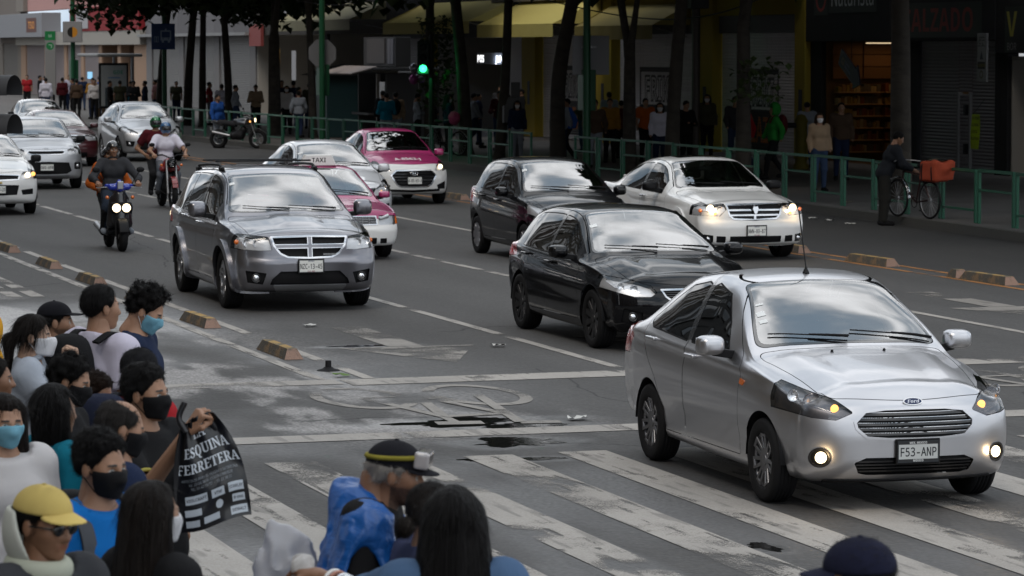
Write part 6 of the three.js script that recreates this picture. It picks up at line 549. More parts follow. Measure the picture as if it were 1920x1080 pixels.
{ const B = building('pink_building', 'pink building with red fascia band at the far left', -178.5, -222), { bx, slats } = B; const pk = plaster(0.42, 0.24, 0.22), pe = plaster(0.30, 0.20, 0.14); for (const [a, b] of [[-178.5, -182], [-186, -187], [-192, -193], [-198, -199], [-204, -205], [-211, -212.4], [-220, -222]]) bx('pier', pe, 0, 0, 3.2, a, b, 0.5); roomOf(B, -182, -192, 3.2, 2.5, plaster(0.2, 0.13, 0.09)); for (const [a, b] of [[-203.98, -199.02], [-210.98, -205.02], [-219.98, -212.42], [-197.98, -193.02]]) slats(std(0.2, 0.17, 0.17, 0.5, 0.2), -0.1, 0, 3.2, a, b); bx('stone_band', plaster(0.30, 0.28, 0.25), 0.35, 3.2, 4.0, -178.5, -222, 0.6); bx('red_band', std(0.22, 0.018, 0.022, 0.6), 0.4, 4.0, 5.4, -178.5, -200.5, 0.6); bx('white_sign', std(0.36, 0.35, 0.36, 0.6), 0.46, 4.15, 5.35, -194, -198, 0.05); bx('grey_sign', std(0.22, 0.225, 0.24, 0.6), 1.2, 3.7, 5.2, -206, -231, 1.2); B.sign('sign_face', dark('TSO', '#d08a3a', 'bold 90px sans-serif', 256, 128, '#5a3a34'), 1.21, 4.0, 4.9, -208, -212); bx('upper_front', pk, 0, 5.4, 15, -178.5, -222, 0.5); bx('end_column', plaster(0.2, 0.18, 0.16), 0.3, 5.4, 15, -219, -222, 0.4); }
{ const B = building('corner_building', 'brownish grey corner building beyond the pink one', -222, -250), { bx, slats } = B; bx('wall', plaster(0.16, 0.14, 0.125), 0, 3.3, 16, -222, -250, 0.5); for (const [a, b] of [[-222, -223.4], [-230, -231.5], [-238, -239.5], [-248, -250]]) bx('pier', plaster(0.17, 0.15, 0.13), 0, 0, 3.3, a, b, 0.5); for (const [a, b] of [[-229.98, -223.42], [-237.98, -231.52], [-247.98, -239.52]]) slats(std(0.15, 0.14, 0.13, 0.5), -0.1, 0, 3.3, a, b); }
{ const g = thing('cross_street_building', 'plain building closing the far end of the avenue', 'building', 'shop buildings along the far pavement', [16, 0, -262]); part('wall', moved(box(50, 16, 8, 0.05, 1), -4, 8, 0), plaster(0.22, 0.2, 0.18), g); for (let k = 0; k < 8; k++) for (let f = 0; f < 3; f++) part('window_pane', moved(box(2, 1.8, 0.1, 0.02, 1), -24 + k * 5.6, 5.5 + f * 3.5, 4.02), wGlass, g); }
for (let k = 0; k < 7; k++) { const z0 = k < 5 ? -30 - k * 26 : k === 5 ? 8 : -11, g = thing('near_side_building', ['ochre building opposite the shops, nearest the corner', 'grey building opposite the shops, second from the corner', 'cream building opposite the shops, third from the corner', 'brown building opposite the shops, fourth from the corner', 'pale building opposite the shops, fifth from the corner', 'dark ochre building behind the waiting crowd', 'grey building closing the side street'][k], 'building', 'buildings on the near side of the avenue', [k < 5 ? -4.6 : k === 5 ? -9 : -38, 0.15, z0 - 12.8]); const m = plaster(...[[0.15, 0.115, 0.08], [0.11, 0.11, 0.11], [0.16, 0.14, 0.115], [0.1, 0.075, 0.06], [0.14, 0.135, 0.13], [0.13, 0.1, 0.07], [0.1, 0.1, 0.1]][k]); part('wall', moved(box(10, 30, 25.4, 0.03, 1), -5, 15, 0), m, g); for (let f = 0; f < 7; f++) for (let c = 0; c < 6; c++) { const w = grp('window', g); part('pane', moved(box(0.06, 1.9, 1.9, 0.01, 1), 0.01, 4.6 + f * 3.3, -10.4 + c * 4.15), wGlass, w); part('frame', merge(moved(box(0.14, 0.16, 2.3, 0.02, 1), 0.06, 5.65 + f * 3.3, -10.4 + c * 4.15), moved(box(0.2, 0.12, 2.4, 0.02, 1), 0.09, 3.55 + f * 3.3, -10.4 + c * 4.15)), m, w); } part('cornice', moved(box(0.7, 0.5, 25.4, 0.05, 1), 0.2, 29.9, 0), m, g); }
function meshSDF(f, lo, hi, h) {
const nx = Math.ceil((hi[0] - lo[0]) / h) + 1, ny = Math.ceil((hi[1] - lo[1]) / h) + 1, nz = Math.ceil((hi[2] - lo[2]) / h) + 1, V = new Float32Array(nx * ny * nz).fill(9), S = 4, lim = 3.46 * h * 1.35 + 0.004, live = [];
for (let K = 0; K < nz; K += S) for (let J = 0; J < ny; J += S) for (let I = 0; I < nx; I += S) { const d = f(lo[0] + (I + 2) * h, lo[1] + (J + 2) * h, lo[2] + (K + 2) * h); if (Math.abs(d) > lim + h * 1.8) { if (d < 0) for (let k = K; k < Math.min(K + S, nz); k++) for (let j = J; j < Math.min(J + S, ny); j++) V.fill(-9, (k * ny + j) * nx + I, (k * ny + j) * nx + Math.min(I + S, nx)); continue; }
for (let k = K; k < Math.min(K + S, nz); k++) for (let j = J; j < Math.min(J + S, ny); j++) for (let i = I; i < Math.min(I + S, nx); i++) V[(k * ny + j) * nx + i] = f(lo[0] + i * h, lo[1] + j * h, lo[2] + k * h); }
const id = new Int32Array(nx * ny * nz).fill(-1), pos = [], idx = [];
const at = (i, j, k) => V[(k * ny + j) * nx + i];
for (let k = 0; k < nz - 1; k++) for (let j = 0; j < ny - 1; j++) for (let i = 0; i < nx - 1; i++) { let m = 0; const c = [at(i, j, k), at(i + 1, j, k), at(i, j + 1, k), at(i + 1, j + 1, k), at(i, j, k + 1), at(i + 1, j, k + 1), at(i, j + 1, k + 1), at(i + 1, j + 1, k + 1)]; for (let q = 0; q < 8; q++) if (c[q] < 0) m++; if (m === 0 || m === 8) continue;
let n = 0, X = 0, Y = 0, Z = 0; const E = (a, b, ax, ay, az, bx, by, bz) => { if ((c[a] < 0) !== (c[b] < 0)) { const t = clamp(c[a] / (c[a] - c[b])); X += ax + (bx - ax) * t; Y += ay + (by - ay) * t; Z += az + (bz - az) * t; n++; } };
E(0, 1, 0, 0, 0, 1, 0, 0); E(2, 3, 0, 1, 0, 1, 1, 0); E(4, 5, 0, 0, 1, 1, 0, 1); E(6, 7, 0, 1, 1, 1, 1, 1); E(0, 2, 0, 0, 0, 0, 1, 0); E(1, 3, 1, 0, 0, 1, 1, 0); E(4, 6, 0, 0, 1, 0, 1, 1); E(5, 7, 1, 0, 1, 1, 1, 1); E(0, 4, 0, 0, 0, 0, 0, 1); E(1, 5, 1, 0, 0, 1, 0, 1); E(2, 6, 0, 1, 0, 0, 1, 1); E(3, 7, 1, 1, 0, 1, 1, 1);
id[(k * ny + j) * nx + i] = pos.length / 3; pos.push(lo[0] + (i + X / n) * h, lo[1] + (j + Y / n) * h, lo[2] + (k + Z / n) * h); }
const ID = (i, j, k) => id[(k * ny + j) * nx + i];
for (let k = 1; k < nz - 1; k++) for (let j = 1; j < ny - 1; j++) for (let i = 1; i < nx - 1; i++) { const a = at(i, j, k) < 0; let q;
const quad = (A, B, C, D, flip) => { if (A < 0 || B < 0 || C < 0 || D < 0) return; if (flip) idx.push(A, C, B, A, D, C); else idx.push(A, B, C, A, C, D); };
if ((at(i + 1, j, k) < 0) !== a) quad(ID(i, j - 1, k - 1), ID(i, j, k - 1), ID(i, j, k), ID(i, j - 1, k), !a);
if ((at(i, j + 1, k) < 0) !== a) quad(ID(i - 1, j, k - 1), ID(i - 1, j, k), ID(i, j, k), ID(i, j, k - 1), !a);
if ((at(i, j, k + 1) < 0) !== a) quad(ID(i - 1, j - 1, k), ID(i, j - 1, k), ID(i, j, k), ID(i - 1, j, k), !a); }
const g = new THREE.BufferGeometry(); g.setAttribute('position', new THREE.Float32BufferAttribute(pos, 3)); g.setIndex(idx); g.computeVertexNormals(); return g;
}
const rc = (a, b, r1, r2) => { // tapered capsule
const bx = b[0] - a[0], by = b[1] - a[1], bz = b[2] - a[2], L2 = bx * bx + by * by + bz * bz || 1e-9; return (x, y, z) => { const px = x - a[0], py = y - a[1], pz = z - a[2], t = clamp((px * bx + py * by + pz * bz) / L2), dx = px - bx * t, dy = py - by * t, dz = pz - bz * t; return Math.sqrt(dx * dx + dy * dy + dz * dz) - (r1 + (r2 - r1) * t); }; };
const ell = (c, r) => (x, y, z) => { const a = (x - c[0]) / r[0], b = (y - c[1]) / r[1], d = (z - c[2]) / r[2], k0 = Math.sqrt(a * a + b * b + d * d), k1 = Math.sqrt((a / r[0]) ** 2 + (b / r[1]) ** 2 + (d / r[2]) ** 2) || 1e-6; return k0 * (k0 - 1) / k1; };
const uni = (list, k) => (x, y, z) => { let d = list[0](x, y, z); for (let i = 1; i < list.length; i++) { const e = list[i](x, y, z); d = Math.abs(d - e) < k ? smin(d, e, k) : Math.min(d, e); } return d; };
const uvHead = (g, s = 1) => { const p = g.attributes.position, u = new Float32Array(p.count * 2); for (let i = 0; i < p.count; i++) { u[i * 2] = Math.atan2(p.getX(i), p.getZ(i)) * 0.5 * s; u[i * 2 + 1] = p.getY(i) * s; } g.setAttribute('uv', new THREE.BufferAttribute(u, 2)); return g; };
const uvCloth = (g) => { const p = g.attributes.position, u = new Float32Array(p.count * 2); for (let i = 0; i < p.count; i++) { u[i * 2] = p.getX(i) + p.getZ(i) * 0.8; u[i * 2 + 1] = p.getY(i); } g.setAttribute('uv', new THREE.BufferAttribute(u, 2)); return g; };
const paintV = (g, fn) => { const p = g.attributes.position, c = new Float32Array(p.count * 3); for (let i = 0; i < p.count; i++) { const v = fn(p.getX(i), p.getY(i), p.getZ(i)); c[i * 3] = v[0]; c[i * 3 + 1] = v[1]; c[i * 3 + 2] = v[2]; } g.setAttribute('color', new THREE.BufferAttribute(c, 3)); return g; };
const headBase = uni([ell([0, 0.035, -0.012], [0.075, 0.085, 0.095]), ell([0, -0.04, 0.022], [0.057, 0.062, 0.064]), rc([0, 0, 0.032], [0, -0.078, 0.05], 0.058, 0.034), rc([-0.036, -0.014, 0.06], [0.036, -0.014, 0.06], 0.024, 0.024)], 0.035);
const faceBits = [rc([-0.034, 0.022, 0.079], [0.034, 0.022, 0.079], 0.011, 0.011), rc([0, 0.014, 0.088], [0, -0.027, 0.108], 0.0085, 0.0125), rc([-0.011, -0.03, 0.097], [0.011, -0.03, 0.097], 0.0085, 0.0085), rc([-0.019, -0.053, 0.082], [0.019, -0.053, 0.082], 0.0075, 0.0075), rc([-0.015, -0.064, 0.081], [0.015, -0.064, 0.081], 0.0078, 0.0078), rc([0, -0.09, 0.068], [0, -0.092, 0.07], 0.02, 0.019)];
const earBits = [ell([0.078, -0.004, -0.006], [0.011, 0.031, 0.019]), ell([-0.078, -0.004, -0.006], [0.011, 0.031, 0.019])], sock = [ell([0.032, 0.004, 0.1], [0.019, 0.012, 0.018]), ell([-0.032, 0.004, 0.1], [0.019, 0.012, 0.018])], eyes = [ell([0.032, 0.003, 0.0735], [0.0145, 0.0125, 0.0145]), ell([-0.032, 0.003, 0.0735], [0.0145, 0.0125, 0.0145])], neckBit = rc([0, -0.05, -0.022], [0, -0.15, -0.034], 0.05, 0.055);
const headFn = (x, y, z) => { let d = headBase(x, y, z); if (d > 0.06) return Math.min(d, neckBit(x, y, z)); for (const f of faceBits) d = smin(d, f(x, y, z), 0.014); for (const f of earBits) d = smin(d, f(x, y, z), 0.007); for (const f of sock) d = smax(d, -f(x, y, z), 0.012); for (const f of eyes) d = Math.min(d, f(x, y, z)); return smin(d, neckBit(x, y, z), 0.02); };
const headGeo = (() => { let g; return () => (g ??= meshSDF(headFn, [-0.1, -0.17, -0.12], [0.1, 0.135, 0.135], 0.0048)).clone(); })();
const farHeadGeo = (() => { let g; return () => (g ??= meshSDF(headFn, [-0.11, -0.18, -0.13], [0.11, 0.14, 0.14], 0.012)).clone(); })();
const skinCol = (s, o = {}) => (x, y, z) => { let c = [...s]; const sp = 0.94 + 0.12 * noise3(x * 90, y * 90, z * 90); c = c.map((v) => v * sp); const ax = Math.abs(x);
if (z > 0.05) { const lip = Math.exp(-((x / 0.02) ** 2) - (((y + 0.058) / 0.008) ** 2)); c = [mix(c[0], s[0] * 0.85, lip), mix(c[1], s[1] * 0.55, lip), mix(c[2], s[2] * 0.55, lip)]; if (Math.abs(y - 0.026 + (ax - 0.032) * 0.1) < 0.0045 && ax > 0.014 && ax < 0.05) c = [0.012, 0.009, 0.008]; const ed = Math.hypot(ax - 0.032, (y - 0.003) * 1.25); if (ed < 0.0135 && z > 0.076) c = ed < 0.0068 ? [0.01, 0.007, 0.006] : Math.abs(y - 0.003) > 0.0085 ? [0.03, 0.02, 0.015] : [0.42, 0.4, 0.37]; }
if (o.beard && y < -0.03 && z > -0.01) { const b = sstep(-0.03, -0.045, y) * (0.6 + 0.4 * noise3(x * 200, y * 200, z * 200)) * o.beard * (ax < 0.02 && y > -0.066 && y < -0.046 ? 0 : 1); c = [mix(c[0], 0.015, b), mix(c[1], 0.011, b), mix(c[2], 0.01, b)]; } return c; };
const skinMat = new THREE.MeshPhysicalMaterial({ vertexColors: true, roughness: 0.55, sheen: 0.2, sheenRoughness: 0.5 });
const strandTex = dataTex(256, 64, (u, v) => 0.6 * tileNoise(u, v * 0.02, 128, 3) + 0.4 * tileNoise(u, v * 0.06, 64, 8), { rep: [2.2, 2] });
const hairMats = {}; const hairMat = (k) => hairMats[k] ??= std(...({ black: [0.008, 0.007, 0.007], brown: [0.03, 0.017, 0.011], dark: [0.014, 0.01, 0.008], grey: [0.045, 0.04, 0.037], white: [0.5, 0.46, 0.42] }[k]), 0.58, 0, { bumpMap: strandTex, bumpScale: 0.012 });
const ylimShort = (z) => z > 0.025 ? mix(-0.005, 0.088, clamp((z - 0.025) / 0.05)) : z > -0.03 ? -0.005 : mix(-0.005, -0.085, clamp((-0.03 - z) / 0.045));
function hairFn(o) { const t = o.t ?? 0.012, cran = ell([0, 0.037, -0.013], [0.076 + t, 0.087 + t, 0.097 + t]), n = o.noise ?? 0.004, fq = o.fq ?? 70; const thin = ell([0, 0.036, -0.0125], [0.0765, 0.0865, 0.0965]), base = (yl) => (x, y, z) => { const e = y - yl(z, x) + 0.02 * (noise3(x * 60 + 7, y * 60, z * 60) - 0.5), k = sstep(-0.004, 0.05, e); let d = smax(mix(thin(x, y, z) - 0.002, cran(x, y, z), k) - k * (n * 2 * (noise3(x * fq + 50, y * fq + 50, z * fq + 50) - 0.5) + (o.top ?? 0) * sstep(0.04, 0.12, y)), -e * 0.8, 0.006); if (o.under) d = smax(d, y - o.under, 0.005); return d; };
switch (o.type) {
case 'bald': return (x, y, z) => smax(base((zz) => ylimShort(zz))(x, y, z), -(ell([0, 0.11, 0.03], [0.055, 0.06, 0.085])(x, y, z)), 0.02);
case 'bob': { const b = base((z, x) => z > 0.035 ? 0.075 : -0.03), side = uni([rc([-0.078, 0.03, -0.01], [-0.082, -0.1, 0.0], 0.036, 0.034), rc([0.078, 0.03, -0.01], [0.082, -0.1, 0.0], 0.036, 0.034), rc([0, 0.03, -0.07], [0, -0.12, -0.06], 0.06, 0.06), rc([-0.055, 0, -0.05], [-0.06, -0.12, -0.045], 0.05, 0.045), rc([0.055, 0, -0.05], [0.06, -0.12, -0.045], 0.05, 0.045)], 0.03); return (x, y, z) => smin(b(x, y, z), side(x, y, z) - n * (noise3(x * fq, y * fq * 0.2, z * fq) - 0.5), 0.03); }
case 'long': { const L = o.len ?? 0.45, b = base((z, x) => z > 0.035 ? 0.07 : -0.04), w = o.w ?? 1, side = uni([rc([-0.07, 0.05, -0.01], [-0.095 * w, -0.2, -0.02], 0.036, 0.04), rc([0.07, 0.05, -0.01], [0.095 * w, -0.2, -0.02], 0.036, 0.04), rc([0, 0.05, -0.06], [0, -L, -0.14], 0.07, 0.06), rc([-0.06, 0, -0.05], [-0.08 * w, -L * 0.95, -0.12], 0.055, 0.045), rc([0.06, 0, -0.05], [0.08 * w, -L * 0.95, -0.12], 0.055, 0.045), rc([-0.095 * w, -0.18, -0.02], [-0.1 * w, -L * 0.9, -0.08], 0.04, 0.028), rc([0.095 * w, -0.18, -0.02], [0.1 * w, -L * 0.9, -0.08], 0.04, 0.028)], 0.035); return (x, y, z) => smin(b(x, y, z), side(x, y, z) - 0.006 * (noise3(x * 60 + 9, y * 6, z * 60 + 9) - 0.5), 0.03); }
case 'tail': { const b = base((z) => z > 0.03 ? mix(0.02, 0.085, clamp((z - 0.03) / 0.045)) : -0.06), tl = uni([rc([0, 0.0, -0.1], [0, -0.03, -0.135], 0.03, 0.036), rc([0, -0.03, -0.135], [0.02, -0.2, -0.13], 0.036, 0.018)], 0.03); return (x, y, z) => Math.min(b(x, y, z), tl(x, y, z)); }
case 'bun': { const b = base((z) => z > 0.03 ? 0.07 : -0.07), bn = ell(o.at ?? [0, -0.02, -0.14], [0.045, 0.045, 0.04]); return (x, y, z) => smin(b(x, y, z), bn(x, y, z) - 0.008 * (noise3(x * 90, y * 90, z * 90) - 0.5), 0.012); }
default: return base(ylimShort); } }
function strands(g, o, seed) { const p = g.attributes.position, nn = g.attributes.normal, ix = g.index.array, r = rng(seed), P = [], N = [], n = o.n ?? 2200, long = ['long', 'bob', 'tail'].includes(o.type), curly = (o.noise ?? 0) > 0.015; for (let k = 0; k < n; k++) { const i = ix[Math.floor(r() * ix.length)], a = [p.getX(i), p.getY(i), p.getZ(i)], m = [nn.getX(i), nn.getY(i), nn.getZ(i)]; let f = long ? [0.1 * (r() - 0.5), -1, -0.1] : [a[0] * 6 + (r() - 0.5) * 0.9, (a[1] - 0.12) * 5 + (r() - 0.5) * 0.7, a[2] * 4 - 0.1 + (r() - 0.5) * 0.9]; if (curly) f = [r() - 0.5, r() - 0.5, r() - 0.5]; const dn = f[0] * m[0] + f[1] * m[1] + f[2] * m[2]; f = unit3([f[0] - m[0] * dn, f[1] - m[1] * dn, f[2] - m[2] * dn]); const L = (long ? 0.1 : 0.028) * (0.5 + r()), w = 0.0011, s = [m[1] * f[2] - m[2] * f[1], m[2] * f[0] - m[0] * f[2], m[0] * f[1] - m[1] * f[0]], lift = (curly ? 0.008 : 0.0035) * (0.4 + r()); let q = null; for (let j = 0; j <= 2; j++) { const t = j / 2, h = 0.001 + lift * (curly ? Math.sin(t * 3.1) : t * (long ? 0.6 : 1)), c = [0, 1, 2].map((e) => a[e] + f[e] * L * t + m[e] * h), ww = w * (1 - 0.75 * t), A = c.map((v, e) => v + s[e] * ww), B = c.map((v, e) => v - s[e] * ww); if (q) { for (const v of [q[0], q[1], A, q[1], B, A]) { P.push(...v); N.push(...m); } } q = [A, B]; } } const h = new THREE.BufferGeometry(); h.setAttribute('position', new THREE.Float32BufferAttribute(P, 3)); h.setAttribute('normal', new THREE.Float32BufferAttribute(N, 3)); return h; }
function handGeo(curl, side, thumb = 0.5) { const F = [], kx = [-0.03, -0.01, 0.01, 0.029], len = [0.062, 0.078, 0.083, 0.074]; const pts = [];
kx.forEach((x, i) => { F.push(rc([x * 0.7 * side, 0.0, 0], [x * side, 0.085 - (i === 0 ? 0.008 : 0), 0], 0.0155, 0.0125)); let p = [x * side, 0.087 - (i === 0 ? 0.008 : 0), 0], a = 0; [0.46, 0.3, 0.24].forEach((s, k) => { a += curl * (k === 0 ? 0.9 : 1.05) * (0.9 + 0.1 * i); const q = [p[0] + 0.001 * side * (i - 1.5), p[1] + Math.cos(a) * len[i] * s * 1.05, p[2] - Math.sin(a) * len[i] * s * 1.05]; pts.push(rc(p, q, 0.0093 - 0.0008 * k, 0.0088 - 0.001 * k)); p = q; }); });
const palm = uni(F, 0.014), th = uni([rc([0.026 * side, 0.015, -0.006], [0.048 * side, 0.045, -0.016], 0.014, 0.0115), rc([0.048 * side, 0.045, -0.016], [mix(0.058, 0.03, thumb) * side, 0.075, -0.024 - 0.02 * thumb], 0.0112, 0.0098), rc([mix(0.058, 0.03, thumb) * side, 0.075, -0.024 - 0.02 * thumb], [mix(0.06, 0.008, thumb) * side, 0.098, -0.03 - 0.026 * thumb], 0.0098, 0.0085)], 0.006), wr = rc([0, -0.04, 0], [0, 0.01, 0], 0.026, 0.024);
const fn = (x, y, z) => { let d = smin(palm(x, y, z), wr(x, y, z), 0.02); d = smin(d, th(x, y, z), 0.01); for (const f of pts) d = smin(d, f(x, y, z), 0.0035); return d; }; return meshSDF(fn, [-0.08, -0.07, -0.1], [0.08, 0.19, 0.05], 0.0042); }
const handCache = {}; const handOf = (c, s, t) => (handCache[c + '_' + s + '_' + t] ??= handGeo(c, s, t)).clone();
const weave = dataTex(128, 128, (u, v) => 0.5 + 0.25 * Math.sin(u * 128 * 0.785) * Math.sin(v * 128 * 0.785) + 0.3 * (tfbm(u, v, 8, 5, 3) - 0.5), { rep: [8, 8] });
const cloth = (r, g, b, rough = 0.9) => std(r, g, b, rough, 0, { bumpMap: weave, bumpScale: 0.002 });
const SK = { a: [0.36, 0.2, 0.125], b: [0.29, 0.155, 0.092], c: [0.22, 0.11, 0.062], d: [0.42, 0.26, 0.18], e: [0.13, 0.062, 0.036] };
const CL = {}; const col = (k) => CL[k] ??= cloth(...({ black: [0.01, 0.01, 0.011], navy: [0.012, 0.02, 0.05], blue: [0.006, 0.13, 0.42], teal: [0.006, 0.15, 0.22], white: [0.6, 0.58, 0.66], offwhite: [0.55, 0.53, 0.53], grey: [0.22, 0.24, 0.27], charcoal: [0.035, 0.036, 0.04], jean: [0.03, 0.05, 0.10], red: [0.3, 0.015, 0.02], maroon: [0.07, 0.008, 0.012], yellow: [0.55, 0.27, 0.01], ochre: [0.3, 0.15, 0.02], green: [0.02, 0.2, 0.03], olive: [0.05, 0.05, 0.03], brown: [0.07, 0.045, 0.03], tan: [0.28, 0.2, 0.13], cream: [0.45, 0.33, 0.22], royal: [0.02, 0.08, 0.3], lavender: [0.5, 0.47, 0.56], orange: [0.45, 0.1, 0.015], pinkw: [0.4, 0.2, 0.2] }[k]), 0.92);
const maskMats = { black: cloth(0.008, 0.008, 0.009, 0.8), blue: cloth(0.16, 0.36, 0.46, 0.8), white: cloth(0.62, 0.62, 0.64, 0.8) };
const sub3 = (a, b) => [a[0] - b[0], a[1] - b[1], a[2] - b[2]], add3 = (a, b, t = 1) => [a[0] + b[0] * t, a[1] + b[1] * t, a[2] + b[2] * t], mid3 = (a, b, t) => [mix(a[0], b[0], t), mix(a[1], b[1], t), mix(a[2], b[2], t)];
const unit3 = (a) => { const l = Math.hypot(...a) || 1; return a.map((v) => v / l); };
const dotp = (a, b) => a[0] * b[0] + a[1] * b[1] + a[2] * b[2];
function person(o) {
const P = o.thing ?? thing('person', o.label, 'person', o.group, o.pos, o.face ?? 0), H = o.h ?? 1.7, s = H / 1.72, lo = o.far, st = o.stout ?? 1, Q = (a) => a.map((v) => v * s), lean = o.lean ?? 0, hy = o.hipY ?? 0.93;
const T = (p) => { const y = p[1] - 0.93, c = Math.cos(lean), q = Math.sin(lean); return [p[0] * s, (hy + y * c - p[2] * q) * s, (p[2] * c + y * q + (o.hipZ ?? 0)) * s]; };
const sw = (o.sw ?? 0.185), J = { shL: T([sw, 1.395, -0.01]), shR: T([-sw, 1.395, -0.01]), neck: T([0, 1.43, -0.015]), chest: T([0, 1.27, 0]), belly: T([0, 1.06, 0.005]) };
const A = {}; for (const k of ['L', 'R']) { const sg = k === 'L' ? 1 : -1, a = o.arms?.[k]; A[k] = { s: J['sh' + k], e: a?.e ? Q([a.e[0], a.e[1] + hy - 0.93, a.e[2] + (o.hipZ ?? 0)]) : T([sg * (sw + 0.05), 1.12, -0.03]), w: a?.w ? Q([a.w[0], a.w[1] + hy - 0.93, a.w[2] + (o.hipZ ?? 0)]) : T([sg * (sw + 0.065), 0.875, 0.05]) }; A[k].o = a ?? {}; }
const Lg = {}; for (const k of ['L', 'R']) { const sg = k === 'L' ? 1 : -1, l = o.legs?.[k] ?? {}; Lg[k] = { h: [sg * 0.092 * s, (hy - 0.01) * s, (o.hipZ ?? 0) * s], k: Q(l.k ?? [sg * 0.1, 0.49, 0.02]), a: Q(l.a ?? [sg * 0.105, 0.085, -0.015]), t: l.t ? Q(l.t) : null }; if (!Lg[k].t) Lg[k].t = [Lg[k].a[0] + sg * 0.02, Lg[k].a[1] - 0.05 * s, Lg[k].a[2] + 0.15 * s]; }
const torso = (g) => [rc([-0.07 * s, hy * s + 0.01, (o.hipZ ?? 0) * s], [0.07 * s, hy * s + 0.01, (o.hipZ ?? 0) * s], (0.108 * s + g) * st, (0.108 * s + g) * st), rc(add3(J.belly, [-0.05 * s, 0, 0]), add3(J.belly, [0.05 * s, 0, 0]), (0.105 * s) * st + g, (0.105 * s) * st + g), rc(add3(J.chest, [-0.075 * s, 0, 0]), add3(J.chest, [0.075 * s, 0, 0]), 0.112 * s * Math.sqrt(st) + g, 0.112 * s * Math.sqrt(st) + g), rc(mid3(J.shL, J.shR, 0.1), mid3(J.shL, J.shR, 0.9), 0.062 * s + g, 0.062 * s + g), rc(J.chest, J.neck, 0.095 * s + g, 0.065 * s + g)];
const arm = (k, g, u0 = 1, long = true) => { const a = A[k], L = [rc(a.s, u0 < 1 ? mid3(a.s, a.e, u0) : a.e, 0.054 * s + g, (0.042 + 0.01 * (1 - u0)) * s + g)]; if (long) L.push(rc(a.e, a.w, 0.041 * s + g, 0.027 * s + g * 0.8)); return L; };
const legf = (k, g) => { const l = Lg[k]; return [rc(l.h, l.k, 0.088 * s * Math.sqrt(st) + g, 0.06 * s + g), rc(l.k, l.a, 0.058 * s + g, 0.036 * s + g)]; }, foot = (k, g) => [rc(add3(l0(k).a, [0, -0.035 * s, -0.03 * s]), l0(k).t, 0.04 * s + g, 0.034 * s + g)], l0 = (k) => Lg[k];
const neckF = rc(J.neck, add3(J.neck, [0, 0.11 * s, 0.012 * s]), 0.056 * s, 0.052 * s);
const pts = [...Object.values(J), ...Object.values(A).flatMap((a) => [a.s, a.e, a.w]), ...Object.values(Lg).flatMap((l) => [l.h, l.k, l.a, l.t])], pad = 0.2, bl = [0, 1, 2].map((c) => Math.min(...pts.map((p) => p[c])) - pad), bh = [0, 1, 2].map((c) => Math.max(...pts.map((p) => p[c])) + pad);
const cell = lo ? 0.024 : 0.0145, skin = o.skin ?? SK.b;
const bodyF = uni([...torso(-0.004), ...arm('L', 0), ...arm('R', 0), ...legf('L', -0.004), ...legf('R', -0.004), ...foot('L', -0.004), ...foot('R', -0.004), neckF], 0.035 * s);
const gs = [paintV(uvCloth(meshSDF(bodyF, bl, bh, cell)), (x, y, z) => { const q = 0.95 + 0.1 * noise3(x * 40, y * 40, z * 40); return skin.map((v) => v * q); })];
const hp = add3(J.neck, [0, 0.165 * s, 0.02 * s + (o.head?.fwd ?? 0)]), hm = new THREE.Matrix4().makeTranslation(hp[0], hp[1] + (o.head?.dy ?? 0), hp[2]).multiply(new THREE.Matrix4().makeRotationFromEuler(new THREE.Euler(o.head?.pitch ?? 0, o.head?.yaw ?? 0, o.head?.roll ?? 0, 'YXZ'))).multiply(new THREE.Matrix4().makeScale(s * 0.93, s * 0.95, s * 0.94));
const hg = lo ? farHeadGeo() : headGeo(); gs.push(paintV(uvHead(hg), skinCol(skin, o)).applyMatrix4(hm));
if (!lo) for (const k of ['L', 'R']) { const a = A[k], hd = a.o.hand ?? [0.35, 0.4], sg = k === 'L' ? -1 : 1, g = handOf(hd[0], sg, hd[1]); const d = unit3(a.o.dir ?? sub3(a.w, a.e)), pn0 = a.o.back ?? [k === 'L' ? 1 : -1, 0, 0.2]; let z = unit3(sub3(pn0, d.map((v) => v * dotp(pn0, d)))); const x = [d[1] * z[2] - d[2] * z[1], d[2] * z[0] - d[0] * z[2], d[0] * z[1] - d[1] * z[0]]; const m = new THREE.Matrix4().set(x[0], d[0], z[0], a.w[0] + d[0] * 0.02, x[1], d[1], z[1], a.w[1] + d[1] * 0.02, x[2], d[2], z[2], a.w[2] + d[2] * 0.02, 0, 0, 0, 1).multiply(new THREE.Matrix4().makeScale(s, s, s)); g.applyMatrix4(m); gs.push(paintV(uvCloth(g), (X, Y, Z) => { const q = 0.92 + 0.12 * noise3(X * 150, Y * 150, Z * 150); return skin.map((v) => v * q); })); }
const body = mergeGeometries(gs.map((g) => g.index ? g.toNonIndexed() : g)); part('body', body, skinMat, P);
const wr = (x, y, z, f = 7, a = 0.02) => a * (noise3(x * f + 31, y * f * 0.8 + 31, z * f + (o.seed ?? 0) * 7) - 0.5) + a * 0.6 * (noise3(x * f * 2.3, y * f * 2 + 9, z * f * 2.3 + 5) - 0.5);
